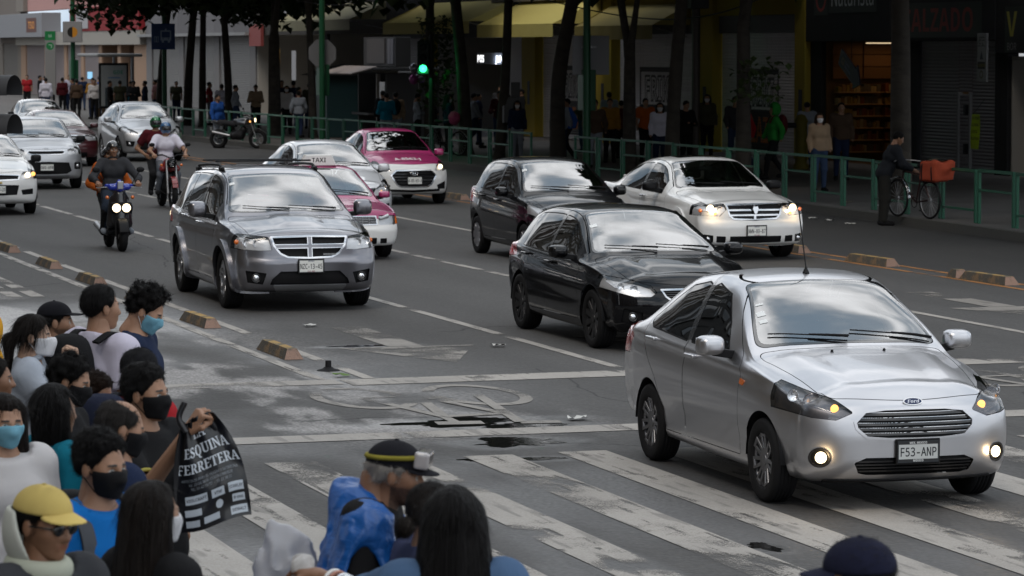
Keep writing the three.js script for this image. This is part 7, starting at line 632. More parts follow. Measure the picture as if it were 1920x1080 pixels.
if (o.top) { const t = o.top, g = (t.g ?? 0.014), long = t.sleeve === 'long', cuff = ['L', 'R'].map((k) => long ? { p: mid3(A[k].e, A[k].w, t.cuff ?? 0.92), d: unit3(sub3(A[k].w, A[k].e)) } : { p: mid3(A[k].s, A[k].e, t.cuff ?? 0.72), d: unit3(sub3(A[k].e, A[k].s)) });
const armsF = t.sleeve === 'none' ? [] : ['L', 'R'].map((k, i) => { const q = uni(arm(k, g + (long ? 0.006 : 0.012), 1, long), 0.03), c = cuff[i]; return (x, y, z) => smax(q(x, y, z), (x - c.p[0]) * c.d[0] + (y - c.p[1]) * c.d[1] + (z - c.p[2]) * c.d[2], 0.008); }); const tf = uni(torso(g), 0.05), hem = (hy - 0.05 + (t.hem ?? 0)) * s, nb = J.neck; const all = uni([tf, ...armsF], 0.035);
const fn = (x, y, z) => { let d = all(x, y, z) + wr(x, y, z); d = smax(d, hem - y, 0.012); const cy = y - (nb[1] + 0.035 - 0.35 * (z - nb[2])); d = smax(d, Math.hypot(x - nb[0], z - nb[2]) < 0.11 ? cy : cy - 0.05, 0.012); return d; }; const sm = part(t.name ?? 'shirt', uvCloth(meshSDF(fn, bl, bh, cell)), t.mat, P);
if (t.trim && !lo) ['L', 'R'].forEach((k, i) => { const c = cuff[i], tg = new THREE.TorusGeometry((long ? 0.036 : 0.064) * s + g * 0.5, 0.008, 8, 28); tg.applyQuaternion(new THREE.Quaternion().setFromUnitVectors(new THREE.Vector3(0, 0, 1), new THREE.Vector3(...c.d))); part('sleeve_trim', moved(tg, ...add3(c.p, c.d, -0.004)), t.trim, sm); });
if (t.collar && !lo) { const cg = new THREE.TorusGeometry(0.068 * s, 0.016, 8, 24); cg.rotateX(Math.PI / 2 - 0.35); part('collar', moved(cg, nb[0], nb[1] + 0.035, nb[2]), t.collar, sm); } }
{ const g = o.pants?.g ?? 0.014, f = uni([...legf('L', g), ...legf('R', g), rc([-0.07 * s, hy * s, (o.hipZ ?? 0) * s], [0.07 * s, hy * s, (o.hipZ ?? 0) * s], (0.112 * s) * st, (0.112 * s) * st)], 0.04), cut = (hy + 0.06) * s; const fn = (x, y, z) => { let d = f(x, y, z) + wr(x, y, z, 9, 0.01); d = smax(d, y - cut, 0.01); for (const k of ['L', 'R']) { const l = Lg[k], e = unit3(sub3(l.a, l.k)), q = mid3(l.k, l.a, 0.97); if (Math.abs(x - l.a[0]) < 0.09) d = smax(d, (x - q[0]) * e[0] + (y - q[1]) * e[1] + (z - q[2]) * e[2] - 0.03, 0.01); } return d; }; part('trousers', uvCloth(meshSDF(fn, bl, bh, cell)), o.pants?.mat ?? col('jean'), P); for (const k of ['L', 'R']) part('shoe', uvCloth(meshSDF(uni([...foot(k, 0.012), rc(Lg[k].a, add3(Lg[k].a, [0, -0.04 * s, -0.02 * s]), 0.045 * s, 0.045 * s)], 0.02), add3(Lg[k].a, [-0.14, -0.16, -0.14]), add3(Lg[k].a, [0.14, 0.1, 0.26]), lo ? 0.02 : 0.014)), o.shoes ?? col('black'), P); }
const put = (name, geo, mat, parent = P) => part(name, geo.applyMatrix4(hm), mat, parent);
if (o.hair) { const L = o.hair.type === 'long' ? (o.hair.len ?? 0.45) : 0.16; const hg = meshSDF(hairFn(o.hair), [-0.19, -L - 0.09, -0.24], [0.19, 0.19, 0.14], lo ? 0.014 : 0.0062); put('hair', lo ? uvHead(hg) : merge(uvHead(hg), uvHead(strands(hg, o.hair, 7 + (o.seed ?? 0)))), hairMat(o.hair.c ?? 'black')); }
if (o.mask) { const k95 = o.mask.type === 'cone', fn = (x, y, z) => { let d = Math.min(headBase(x, y, z), 9); for (const i of [1, 2, 3, 4, 5]) d = smin(d, faceBits[i](x, y, z), 0.03); if (k95) d = smin(d, rc([0, -0.02, 0.1], [0, -0.08, 0.085], 0.02, 0.03)(x, y, z), 0.05); d -= 0.006; const top = 0.006 - 0.16 * Math.max(0, Math.abs(x) - 0.01) * 0.6; d = smax(d, y - top, 0.006); d = smax(d, -0.108 + 0.05 * Math.abs(x) * 4 - y, 0.006); return smax(d, 0.018 + 0.1 * Math.abs(y + 0.05) - z, 0.006); }; const m = put('face_mask', uvCloth(meshSDF(fn, [-0.1, -0.13, 0], [0.1, 0.03, 0.15], lo ? 0.012 : 0.0048)), maskMats[o.mask.c ?? 'black']); if (!lo) for (const sg of [1, -1]) for (const q of [[[sg * 0.064, -0.03, 0.03], [sg * 0.078, -0.005, 0.01], [sg * 0.083, 0.02, -0.008]], [[sg * 0.056, -0.085, 0.03], [sg * 0.074, -0.05, 0.005], [sg * 0.082, -0.03, -0.014]]]) part('ear_loop', tube(q, 0.0022, 8, 5).applyMatrix4(hm), maskMats[o.mask.loop ?? (o.mask.c === 'black' ? 'black' : 'white')], m); }
if (o.cap) { const c = o.cap, dome = ell([0, 0.045, -0.012], [0.092, 0.09, 0.112]), g = meshSDF((x, y, z) => smax(dome(x, y, z), (c.low ?? 0.04) + 0.1 * z * (c.tilt ?? -0.2) - y, 0.008), [-0.12, -0.03, -0.15], [0.12, 0.16, 0.13], lo ? 0.013 : 0.006); const cap = put(c.name ?? 'cap', uvHead(g), c.mat); if (c.visor !== false) { const vs = meshSDF((x, y, z) => { const yy = y - (c.low ?? 0.04) - 0.01 + (c.curve ?? 0.9) * x * x * 4 + 0.25 * (z - 0.08) * (c.drop ?? 1), r = Math.hypot(x / 0.082, (z - 0.055) / 0.115) - 1; return smax(smax(r * 0.08, Math.abs(yy) - 0.0045, 0.004), 0.05 - z, 0.01); }, [-0.11, -0.07, 0.03], [0.11, 0.1, 0.2], lo ? 0.012 : 0.0045); part('visor', uvHead(vs).applyMatrix4(hm), c.visorMat ?? c.mat, cap); } if (!lo) { const bt = new THREE.SphereGeometry(0.009, 8, 6); bt.scale(1, 0.5, 1); part('top_button', moved(bt, 0, 0.136, -0.012).applyMatrix4(hm), c.mat, cap); } }
if (o.helmet) { const c = o.helmet, fn = (x, y, z) => { let d = ell([0, 0.02, -0.005], [0.125, 0.14, 0.15])(x, y, z); d = smax(d, -0.125 + 0.02 * (z > 0 ? 1 : 0) - y, 0.02); if (c.open) d = smax(d, -(ell([0, -0.06, 0.14], [0.1, 0.11, 0.11])(x, y, z)), 0.015); else d = smax(d, -Math.max(Math.abs(y - 0.015) - 0.042, 0.06 - z, Math.abs(x) - 0.1), 0.01); if (c.half) d = smax(d, -0.005 - y, 0.01); return d; }; put('helmet', uvHead(meshSDF(fn, [-0.16, -0.17, -0.19], [0.16, 0.19, 0.19], 0.009)), c.mat); if (!c.half) put('visor', uvHead(meshSDF((x, y, z) => smax(smax(Math.abs(ell([0, 0.02, -0.005], [0.12, 0.135, 0.146])(x, y, z)) - 0.004, Math.abs(y - 0.015) - 0.05, 0.006), 0.05 - z, 0.006), [-0.15, -0.06, 0.03], [0.15, 0.1, 0.17], 0.009)), M.frit); }
P.userData.hm = undefined; return { P, hm, J, A, s, put, bodyF, T };
}
function backpack(wearer, label, mat, strapMat, o = {}) { const P = thing('backpack', label, 'backpack', null, [wearer.P.position.x, wearer.P.position.y, wearer.P.position.z], wearer.P.rotation.y), { J, s } = wearer; const c = add3(J.chest, [0, 0, -(o.back ?? 0.215)]), w = o.w ?? 0.15, h = o.h ?? 0.22; const bag = uni([ell([c[0], c[1], c[2]], [w, h, 0.1])], 0.02), fn = (x, y, z) => smax(smax(bag(x, y, z) - 0.03 + 0.006 * (noise3(x * 14, y * 14, z * 14) - 0.5), Math.abs(y - c[1]) - h, 0.05), z - (c[2] + 0.075), 0.02); part('pack', uvCloth(meshSDF(fn, [c[0] - 0.26, c[1] - 0.34, c[2] - 0.2], [c[0] + 0.26, c[1] + 0.34, c[2] + 0.2], 0.014)), mat, P); if (o.pocket !== false) part('pocket', uvCloth(moved(box(w * 1.4, h * 0.75, 0.06, 0.03, 3), c[0], c[1] - h * 0.4, c[2] - 0.125)), o.pocketMat ?? mat, P);
for (const sg of o.straps ?? [1, -1]) { const a = add3(sg > 0 ? J.shL : J.shR, [-sg * 0.06, 0, 0]); const path = [[a[0] * 0.9, c[1] + 0.17, c[2] + 0.08], [a[0], a[1] + 0.085 * s, a[2] - 0.01], [a[0] * 1.02, a[1] - 0.02, a[2] + 0.105 * s], [a[0] * 1.15, J.chest[1] - 0.12, J.chest[2] + 0.115], [a[0] * 1.3, J.chest[1] - 0.22, J.chest[2] - 0.02]]; const cv = new THREE.CatmullRomCurve3(path.map((q) => new THREE.Vector3(...q))); const n = 26, pos = [], idx = [], uv = []; for (let i = 0; i <= n; i++) { const q = cv.getPointAt(i / n), tn = cv.getTangentAt(i / n), sd = new THREE.Vector3(1, 0, 0).addScaledVector(tn, -tn.x).normalize(), up = new THREE.Vector3().crossVectors(tn, sd); for (const [u, v] of [[-1, -1], [1, -1], [1, 1], [-1, 1]]) { pos.push(q.x + sd.x * u * 0.028 + up.x * v * 0.006, q.y + sd.y * u * 0.028 + up.y * v * 0.006, q.z + sd.z * u * 0.028 + up.z * v * 0.006); uv.push(u * 0.03, i / n); } if (i) for (let k = 0; k < 4; k++) { const A = (i - 1) * 4 + k, B = (i - 1) * 4 + (k + 1) % 4; idx.push(A, B, A + 4, B, B + 4, A + 4); } } const g = new THREE.BufferGeometry(); g.setAttribute('position', new THREE.Float32BufferAttribute(pos, 3)); g.setAttribute('uv', new THREE.Float32BufferAttribute(uv, 2)); g.setIndex(idx); g.computeVertexNormals(); part('strap', g.toNonIndexed(), strapMat ?? mat, P); } return P; }
const Wt = 'people waiting at the near corner', y0 = 0.15, FR_ = 1.27, FC = -0.30, FA = 2.84;
const w1 = person({ label: 'woman in pale grey hoodie with white cone mask raising her hand to her face', group: Wt, pos: [2.74, y0, -17.3], face: FR_ + 0.05, h: 1.65, skin: SK.d, sw: 0.17, hair: { type: 'tail', c: 'dark', t: 0.009 }, mask: { c: 'white', type: 'cone' }, head: { pitch: 0.08 }, top: { mat: cloth(0.33, 0.36, 0.41), sleeve: 'long', g: 0.024, name: 'hoodie', collar: cloth(0.33, 0.36, 0.41) }, arms: { R: { e: [-0.22, 1.22, 0.16], w: [-0.04, 1.42, 0.24], hand: [1.0, 0.9], dir: [0.1, 0.9, -0.15], back: [-0.4, 0, 0.8] }, L: { e: [0.24, 1.14, 0.05], w: [0.06, 1.08, 0.22] } }, seed: 1 });
person({ label: 'bearded man in flat black cap with white earphones in profile', group: Wt, pos: [3.06, y0, -18.5], face: FR_ + 0.1, h: 1.62, skin: SK.b, beard: 0.8, hair: { type: 'short', c: 'black', t: 0.006, under: 0.05 }, cap: { mat: cloth(0.008, 0.008, 0.011), curve: 0.1, drop: 0.3, low: 0.045, name: 'flat_cap' }, top: { mat: col('charcoal'), sleeve: 'long' }, seed: 2 });
{ const b = person({ label: 'man in white t-shirt with short black hair seen from behind', group: Wt, pos: [3.14, y0, -17.53], face: FA - 0.75, h: 1.78, skin: SK.b, hair: { type: 'short', c: 'black', t: 0.011, noise: 0.003 }, head: { yaw: -0.25 }, top: { mat: col('lavender'), sleeve: 'short', g: 0.02 }, seed: 3 }); backpack(b, 'black backpack on the man in the white t-shirt', col('black'), col('black'), { w: 0.13 }); }
person({ label: 'curly haired man in blue surgical mask looking down', group: Wt, pos: [3.43, y0, -18.0], face: FR_ - 0.1, h: 1.74, skin: SK.a, hair: { type: 'short', c: 'black', t: 0.024, noise: 0.026, fq: 42, top: 0.016 }, mask: { c: 'blue' }, head: { pitch: 0.5, fwd: 0.04, dy: -0.02 }, top: { mat: col('navy'), sleeve: 'long' }, seed: 4 });
person({ label: 'person in bright yellow jacket with lime band cut off by the left edge', group: Wt, pos: [3.2, 0, -22.45], face: FR_, h: 1.75, skin: SK.b, hair: { type: 'short', c: 'black' }, top: { mat: col('yellow'), sleeve: 'long', g: 0.04, trim: std(0.5, 0.7, 0.02, 0.6) }, seed: 5 });
person({ label: 'man with tousled black hair in profile behind the teal shirt', group: Wt, pos: [2.53, y0, -15.1], face: FR_ - 0.15, h: 1.63, skin: SK.b, beard: 0.4, hair: { type: 'short', c: 'black', t: 0.02, noise: 0.02, fq: 40 }, head: { pitch: 0.3, fwd: 0.03 }, mask: { c: 'black' }, top: { mat: col('black'), sleeve: 'long' }, seed: 6 });
{ const b = person({ label: 'woman with black bobbed hair in teal polo shirt', group: Wt, pos: [2.32, y0, -14.08], face: FA - 0.9, h: 1.60, skin: SK.b, sw: 0.17, hair: { type: 'bob', c: 'black', t: 0.02 }, top: { mat: col('teal'), sleeve: 'short', collar: col('teal') }, seed: 7 }); const bag = thing('shoulder_strap', 'black bag strap over the teal polo shirt', 'bag strap', null, [b.P.position.x, y0, b.P.position.z], b.P.rotation.y); part('strap', tube([[0.1, 1.34, -0.12], [0.13, 1.40, -0.02], [0.06, 1.3, 0.13], [-0.12, 1.0, 0.16]].map((q) => q.map((v) => v * 0.93)), 0.013, 20, 6), col('black'), bag); part('strap', tube([[0.1, 1.34, -0.12], [0.0, 1.15, -0.16], [-0.16, 0.95, -0.14]].map((q) => q.map((v) => v * 0.93)), 0.013, 14, 6), col('black'), bag); }
person({ label: 'youth with brown hair in black jacket with white sleeve stripes', group: Wt, pos: [2.82, y0, -15.9], face: FR_ - 0.5, h: 1.47, skin: SK.a, hair: { type: 'short', c: 'brown', t: 0.018, noise: 0.012 }, head: { pitch: 0.35 }, mask: { c: 'black' }, top: { mat: col('black'), sleeve: 'long', g: 0.022, collar: col('offwhite') }, seed: 8 });
{ const b = person({ label: 'person in black knit cap and red sleeves behind the man with the bag', group: Wt, pos: [3.0, y0, -15.7], face: FA - 0.8, h: 1.60, skin: SK.b, hair: { type: 'short', c: 'black' }, cap: { mat: cloth(0.01, 0.01, 0.012), visor: false, low: 0.0, name: 'knit_cap' }, top: { mat: col('red'), sleeve: 'long', g: 0.02 }, seed: 9 }); backpack(b, 'navy and red backpack beside the man holding the bag', cloth(0.012, 0.016, 0.035), cloth(0.012, 0.014, 0.02), { pocketMat: col('red') }); }
const w10 = person({ label: 'man in black face mask and black t-shirt with yellow cuffs holding a bag aloft', group: Wt, pos: [2.66, y0, -13.8], face: FC + 1.0, h: 1.70, skin: SK.b, stout: 1.12, hair: { type: 'short', c: 'black', t: 0.016, noise: 0.008, top: 0.01 }, mask: { c: 'black' }, head: { yaw: 0.15, pitch: 0.02 }, top: { mat: col('black'), sleeve: 'short', g: 0.018, trim: cloth(0.5, 0.44, 0.1), cuff: 0.8 }, arms: { R: { e: [-0.24, 1.22, 0.19], w: [-0.25, 1.48, 0.42], hand: [1.25, 1], dir: [0.15, 0.75, 0.5], back: [-0.6, 0.2, -0.3] }, L: { e: [0.25, 1.13, 0.08], w: [0.12, 1.25, 0.3], hand: [1.1, 0.8] } }, seed: 10 });
{ const b = person({ label: 'balding man in dark blue shirt with his head turned away', group: Wt, pos: [2.38, y0, -12.89], face: FR_ + 0.3, h: 1.66, skin: SK.b, stout: 1.1, hair: { type: 'bald', c: 'grey', t: 0.008, noise: 0.004 }, mask: { c: 'black' }, head: { pitch: 0.22 }, top: { mat: col('navy'), sleeve: 'long', g: 0.02 }, seed: 11 }); }
{ const b = person({ label: 'man in bright blue sweatshirt and black face mask', group: Wt, pos: [2.07, y0, -11.59], face: FC + 0.75, h: 1.68, skin: SK.b, hair: { type: 'short', c: 'black', t: 0.018, noise: 0.008, top: 0.012 }, mask: { c: 'black' }, head: { yaw: 0.2, pitch: 0.12 }, top: { mat: col('blue'), sleeve: 'long', g: 0.026, name: 'sweatshirt' }, seed: 12 }); backpack(b, 'dark backpack with grey straps on the man in the blue sweatshirt', col('black'), cloth(0.07, 0.075, 0.085)); }
person({ label: 'woman in white jacket and blue surgical mask at the left edge', group: Wt, pos: [2.06, y0, -13.75], face: FC + 0.5, h: 1.60, skin: SK.a, sw: 0.17, hair: { type: 'long', c: 'dark', len: 0.34, t: 0.016 }, mask: { c: 'blue' }, head: { pitch: 0.1 }, top: { mat: col('offwhite'), sleeve: 'long', g: 0.026, name: 'jacket' }, seed: 13 });
{ const b = person({ label: 'man in yellow baseball cap and dark sunglasses at the bottom left', group: Wt, pos: [1.65, y0, -10.24], face: FC + 0.85, h: 1.68, skin: SK.c, hair: { type: 'short', c: 'black', t: 0.006, under: 0.05 }, cap: { mat: cloth(0.62, 0.47, 0.15), curve: 0.9, drop: 1.0, low: 0.046, name: 'baseball_cap' }, head: { yaw: 0.1, pitch: 0.1 }, top: { mat: col('charcoal'), sleeve: 'long', g: 0.022 }, seed: 14 });
const sg = []; for (const s of [1, -1]) { const l = new THREE.SphereGeometry(1, 16, 12); l.scale(0.026, 0.02, 0.006); sg.push(moved(l, s * 0.033, 0.002, 0.1), tube([[s * 0.056, 0.006, 0.092], [s * 0.078, 0.008, 0.05], [s * 0.083, 0.004, -0.01]], 0.003, 8, 5)); } sg.push(bar([-0.01, 0.006, 0.103], [0.01, 0.006, 0.103], 0.003, 5)); b.put('sunglasses', merge(sg), M.blackGloss);
const hood = meshSDF((x, y, z) => { const o1 = ell([0, -0.02, -0.03], [0.115, 0.155, 0.125])(x, y, z), i1 = ell([0, -0.02, -0.02], [0.098, 0.17, 0.115])(x, y, z); return smax(smax(smax(o1, -i1, 0.008), z - 0.03 + 0.5 * (y + 0.1), 0.02), y - 0.05, 0.01); }, [-0.14, -0.2, -0.18], [0.14, 0.12, 0.14], 0.0065); const gt = meshSDF((x, y, z) => Math.hypot(Math.hypot(x, (z + 0.015) * 0.92) - 0.088, (y + 0.145) * 0.7) - 0.026, [-0.14, -0.2, -0.14], [0.14, -0.09, 0.12], 0.007); b.put('neck_gaiter', uvHead(gt), cloth(0.5, 0.52, 0.42)); b.put('white_hood', uvHead(hood), cloth(0.55, 0.56, 0.5)); }
person({ label: 'woman with long straight dark hair and pale mask at the bottom', group: Wt, pos: [2.11, y0, -10.84], face: FA - 0.75, h: 1.60, skin: SK.a, sw: 0.17, hair: { type: 'long', c: 'dark', len: 0.42, t: 0.014 }, mask: { c: 'white' }, head: { yaw: -0.1 }, top: { mat: col('black'), sleeve: 'long' }, seed: 15 });
person({ label: 'dark haired man half cut off by the left edge above the woman in white', group: Wt, pos: [2.33, y0, -15.9], face: FR_ + 0.1, h: 1.56, skin: SK.c, hair: { type: 'short', c: 'dark', t: 0.012 }, top: { mat: col('brown'), sleeve: 'long' }, seed: 16 });
{ const b = person({ label: 'bearded man in blue plastic poncho and cap standing on the crossing', group: Wt, pos: [2.96, y0, -11.47], face: FR_ - 0.1, h: 1.68, skin: SK.c, beard: 0.95, hair: { type: 'short', c: 'white', t: 0.014, noise: 0.008, under: 0.045 }, cap: { mat: cloth(0.012, 0.012, 0.016), curve: 0.8, drop: 1.0, low: 0.035, name: 'dark_cap' }, head: { pitch: 0.12, fwd: 0.07, dy: -0.04 }, lean: 0.16, top: { mat: col('black'), sleeve: 'long', g: 0.02 }, pants: { mat: col('charcoal') }, arms: { R: { e: [-0.25, 1.07, 0.06], w: [-0.12, 0.94, 0.24], hand: [0.9, 0.8] }, L: { e: [0.22, 1.10, 0.12], w: [0.08, 1.08, 0.34], hand: [0.9, 0.8], dir: [0, 0.4, 0.9] } }, seed: 17 });
const J = b.J, A = b.A, nb = J.neck; const plastic = phys(0.004, 0.105, 0.40, { roughness: 0.42, transmission: 0.25, thickness: 0, sheen: 0.3, clearcoat: 0.15, clearcoatRoughness: 0.35, bumpMap: (() => { const t = dataTex(256, 256, (u, v) => Math.abs(tfbm(u, v, 5, 91, 5) - 0.5) * 2, { rep: [3, 3] }); return t; })(), bumpScale: 0.008 });
const base = uni([rc(add3(J.chest, [-0.07, -0.02, -0.02]), add3(J.chest, [0.07, -0.02, -0.02]), 0.142, 0.142), rc(J.shR, A.R.e, 0.078, 0.112), rc(J.shL, A.L.e, 0.078, 0.095), rc(add3(J.belly, [-0.08, 0, -0.04]), add3(J.belly, [0.05, 0, -0.02]), 0.155, 0.155), rc([0, 0.9, -0.02], [0, 0.6, -0.04], 0.18, 0.21), rc(add3(nb, [-0.03, 0.0, -0.06]), add3(nb, [0.03, 0.03, -0.075]), 0.075, 0.07), rc(add3(nb, [-0.07, -0.03, -0.04]), add3(nb, [0.07, -0.03, -0.04]), 0.06, 0.06)], 0.05);
const hole = uni([ell(add3(mid3(J.shR, A.R.e, 0.5), [-0.1, -0.02, 0.03]), [0.07, 0.15, 0.07]), ell(add3(A.R.w, [-0.06, 0.05, 0.02]), [0.15, 0.17, 0.13])], 0.03), rdg = (x, y, z, f) => 1 - 2 * Math.abs(noise3(x * f + 40, y * f * 0.7 + 40, z * f + 40) - 0.5);
const fn = (x, y, z) => { const q = base(x, y, z); if (q > 0.12 || q < -0.12) return Math.abs(q) - 0.06; const f = 0.035 * (noise3(x * 5, y * 4 + 3, z * 5) - 0.5) - 0.03 * (rdg(x, y, z, 8) - 0.6) - 0.013 * (rdg(x + 3, y, z, 19) - 0.6); let d = Math.abs(q + f) - 0.011; d = smax(d, -hole(x, y, z), 0.008); d = smax(d, 0.62 + 0.08 * noise3(x * 8, 1, z * 8) - y, 0.01); return smax(d, -(ell([nb[0], nb[1] + 0.12, nb[2] + 0.06], [0.075, 0.14, 0.09])(x, y, z)), 0.01); };
part('plastic_poncho', uvCloth(meshSDF(fn, [-0.6, 0.5, -0.45], [0.5, 1.62, 0.5], 0.0095)), plastic, b.P);
const gg = meshSDF((x, y, z) => { const q = [Math.abs(x) - 0.07, Math.abs(y - 0.075) - 0.022, Math.abs(z - 0.1) - 0.018]; return Math.hypot(Math.max(q[0], 0), Math.max(q[1], 0), Math.max(q[2], 0)) - 0.012; }, [-0.11, 0.01, 0.05], [0.11, 0.15, 0.16], 0.006); b.put('goggles', uvHead(gg), phys(0.35, 0.33, 0.33, { roughness: 0.12, clearcoat: 1 })); const stp = new THREE.TorusGeometry(0.104, 0.01, 6, 40); stp.scale(0.95, 1.1, 1); stp.rotateX(Math.PI / 2 - 0.1); b.put('goggle_strap', moved(stp, 0, 0.075, -0.008), cloth(0.3, 0.26, 0.04));
const bag = thing('plastic_bag', 'white translucent carrier bag hanging behind the man in the blue poncho', 'bag', null, [2.73, 0.39, -11.55], FR_ - 0.1); const bf = (x, y, z) => { const w = mix(0.12, 0.07, clamp((y - 0.8) / 0.28)); return ell([0, 0.8, 0], [w, 0.3, 0.09])(x, y, z) + 0.07 * (noise3(x * 9, y * 7, z * 9) - 0.5) - 0.035 * (1 - 2 * Math.abs(noise3(x * 16 + 8, y * 10, z * 16) - 0.5)); }; part('bag_body', uvCloth(meshSDF(bf, [-0.3, 0.45, -0.25], [0.3, 1.2, 0.25], 0.011)), phys(0.5, 0.5, 0.53, { roughness: 0.45, transmission: 0.45, thickness: 0 }), bag); bag.rotation.y = FR_ - 0.1; }
{ const b = person({ label: 'woman with long loose black hair in denim jacket stretching out a wrist full of bracelets', group: Wt, pos: [2.89, y0, -9.95], face: FA + 0.1, h: 1.66, skin: SK.c, sw: 0.18, hair: { type: 'long', c: 'black', len: 0.46, t: 0.02, w: 1.15 }, top: { mat: cloth(0.06, 0.11, 0.2), sleeve: 'long', g: 0.024, name: 'denim_jacket', cuff: 0.1 }, arms: { L: { e: [0.26, 1.33, 0.2], w: [0.41, 1.375, 0.38], hand: [0.8, 0.6], dir: [0.65, 0.12, 0.7], back: [0, 1, 0] } }, seed: 18 });
person({ label: 'woman with dark hair tied in a side bun beside the long haired woman', group: Wt, pos: [3.14, y0, -11.1], face: FA - 1.0, h: 1.52, skin: SK.b, sw: 0.165, hair: { type: 'bun', c: 'dark', t: 0.016, at: [0.0, -0.05, -0.145] }, head: { yaw: 0.2, pitch: 0.1 }, top: { mat: cloth(0.05, 0.06, 0.12), sleeve: 'long', g: 0.022 }, seed: 19 });
const a = b.A.L, dirv = unit3(sub3(a.w, a.e)); [0.5, 0.58, 0.70, 0.78].forEach((t, i) => { const q = mid3(a.e, a.w, t), tg = new THREE.TorusGeometry(0.039, 0.006, 8, 24); tg.applyQuaternion(new THREE.Quaternion().setFromUnitVectors(new THREE.Vector3(0, 0, 1), new THREE.Vector3(...dirv))); const m = single('bracelet', moved(tg, ...q), [M.chrome, M.chrome, std(0.4, 0.2, 0.15, 0.5), M.white][i], ['silver bangle nearest the denim sleeve', 'second silver bangle from the denim sleeve', 'reddish bead bracelet beside the white one', 'white bead bracelet nearest the hand'][i], 'bracelet', 'bracelets on the raised wrist'); m.position.copy(b.P.position); m.rotation.y = b.P.rotation.y; }); const tie = new THREE.IcosahedronGeometry(0.042, 3), tp = tie.attributes.position; for (let i = 0; i < tp.count; i++) { const k = 0.7 + 0.7 * noise3(tp.getX(i) * 40, tp.getY(i) * 40, tp.getZ(i) * 40); tp.setXYZ(i, tp.getX(i) * k, tp.getY(i) * k, tp.getZ(i) * k); } tie.computeVertexNormals(); const sc = single('crumpled_cloth', moved(tie, ...add3(a.w, dirv, 0.1)), cloth(0.6, 0.58, 0.56), 'crumpled white cloth bunched in the outstretched hand', 'cloth'); sc.position.copy(b.P.position); sc.rotation.y = b.P.rotation.y; }
person({ label: 'person in navy and grey baseball cap at the bottom right edge', group: Wt, pos: [3.6, y0, -8.41], face: FA + 1.35, h: 1.69, skin: SK.b, hair: { type: 'short', c: 'black', t: 0.008 }, cap: { mat: cloth(0.012, 0.014, 0.035), visorMat: cloth(0.012, 0.014, 0.035), curve: 0.8, low: 0.03, name: 'baseball_cap' }, top: { mat: col('navy'), sleeve: 'long' }, seed: 20 });
{ const a = w10.A.R.w, t = thing('carrier_bag', 'black plastic bag with white print held up by the masked man', 'bag', null, [w10.P.position.x, w10.P.position.y, w10.P.position.z], w10.P.rotation.y); const tex = canvasTex(512, 640, (g, w, h) => { g.fillStyle = '#0c0c0f'; g.fillRect(0, 0, w, h); g.fillStyle = '#c9d0d8'; g.textAlign = 'center'; g.font = 'bold 84px serif'; g.fillText('LA', 256, 110); g.font = 'bold 82px serif'; g.fillText('ESQUINA', 270, 205, 440); g.fillText('FERRETERA', 262, 300, 480); g.font = '22px sans-serif'; g.fillStyle = '#8d949b'; ['ARTICULOS PARA EL HOGAR Y SU OFICINA', 'AV. 20 DE NOV. CENTRO MEXICO', 'TEL 55 42 10 77  -  55 22 38 31'].forEach((s, i) => g.fillText(s, 262, 345 + i * 27, 440)); g.fillStyle = '#b4bcc4'; [[70, 430, 150, 50], [250, 430, 90, 50], [370, 425, 110, 56], [60, 510, 110, 40], [390, 500, 90, 46], [60, 575, 90, 40], [180, 570, 110, 40], [370, 570, 120, 50]].forEach(([x, y, a2, b2]) => g.fillRect(x, y, a2, b2)); g.beginPath(); g.arc(296, 526, 26, 0, 6.3); g.fill(); g.fillStyle = '#14151a'; g.font = 'bold 26px sans-serif'; g.fillText('VIOLCRAFT', 145, 465, 140); g.fillText('VTW', 295, 465, 80); g.fillText('STANLEY', 425, 462, 100); g.fillText('0 mm', 435, 532, 80); g.fillText('DEWALT', 430, 605, 110); });
const W = 0.31, Hh = 0.44, g = new THREE.PlaneGeometry(W, Hh, 26, 30), p = g.attributes.position; for (let i = 0; i < p.count; i++) { const x = p.getX(i), y = p.getY(i), v = (y / Hh + 0.5), pinch = Math.pow(v, 3); p.setXYZ(i, x * (1 - 0.75 * pinch * (x < 0 ? 1 : 0.55)) - 0.05 * pinch, y + 0.02 * Math.sin(x * 14), 0.035 * Math.cos(x / W * Math.PI) * (1 - pinch) + 0.016 * (noise3(x * 16, y * 12, 2) - 0.5) + 0.02 * pinch * Math.sin(x * 50)); } g.computeVertexNormals(); const bk = g.clone(); const q = bk.attributes.position; for (let i = 0; i < q.count; i++) q.setZ(i, -q.getZ(i) - 0.002); bk.computeVertexNormals(); const pm = new THREE.MeshPhysicalMaterial({ map: tex, roughness: 0.35, clearcoat: 0.3, side: THREE.DoubleSide }), pb = phys(0.008, 0.008, 0.01, { roughness: 0.35, side: THREE.DoubleSide }); const yaw = FC - w10.P.rotation.y + 0.25; const place = (gg) => { gg.rotateZ(0.1); gg.rotateY(yaw); return moved(gg, a[0] + 0.05 * Math.cos(yaw), a[1] + 0.05 - Hh / 2 + 0.02, a[2] + 0.05 - 0.05 * Math.sin(yaw)); }; part('printed_front', place(g), pm, t); part('bag_back', place(bk), pb, t); part('bag_handle', place(moved(tube([[-0.08, 0, 0.02], [-0.1, 0.06, 0], [-0.07, 0.12, 0]], 0.014, 10, 6), 0, Hh / 2 - 0.05, 0)), pb, t); }
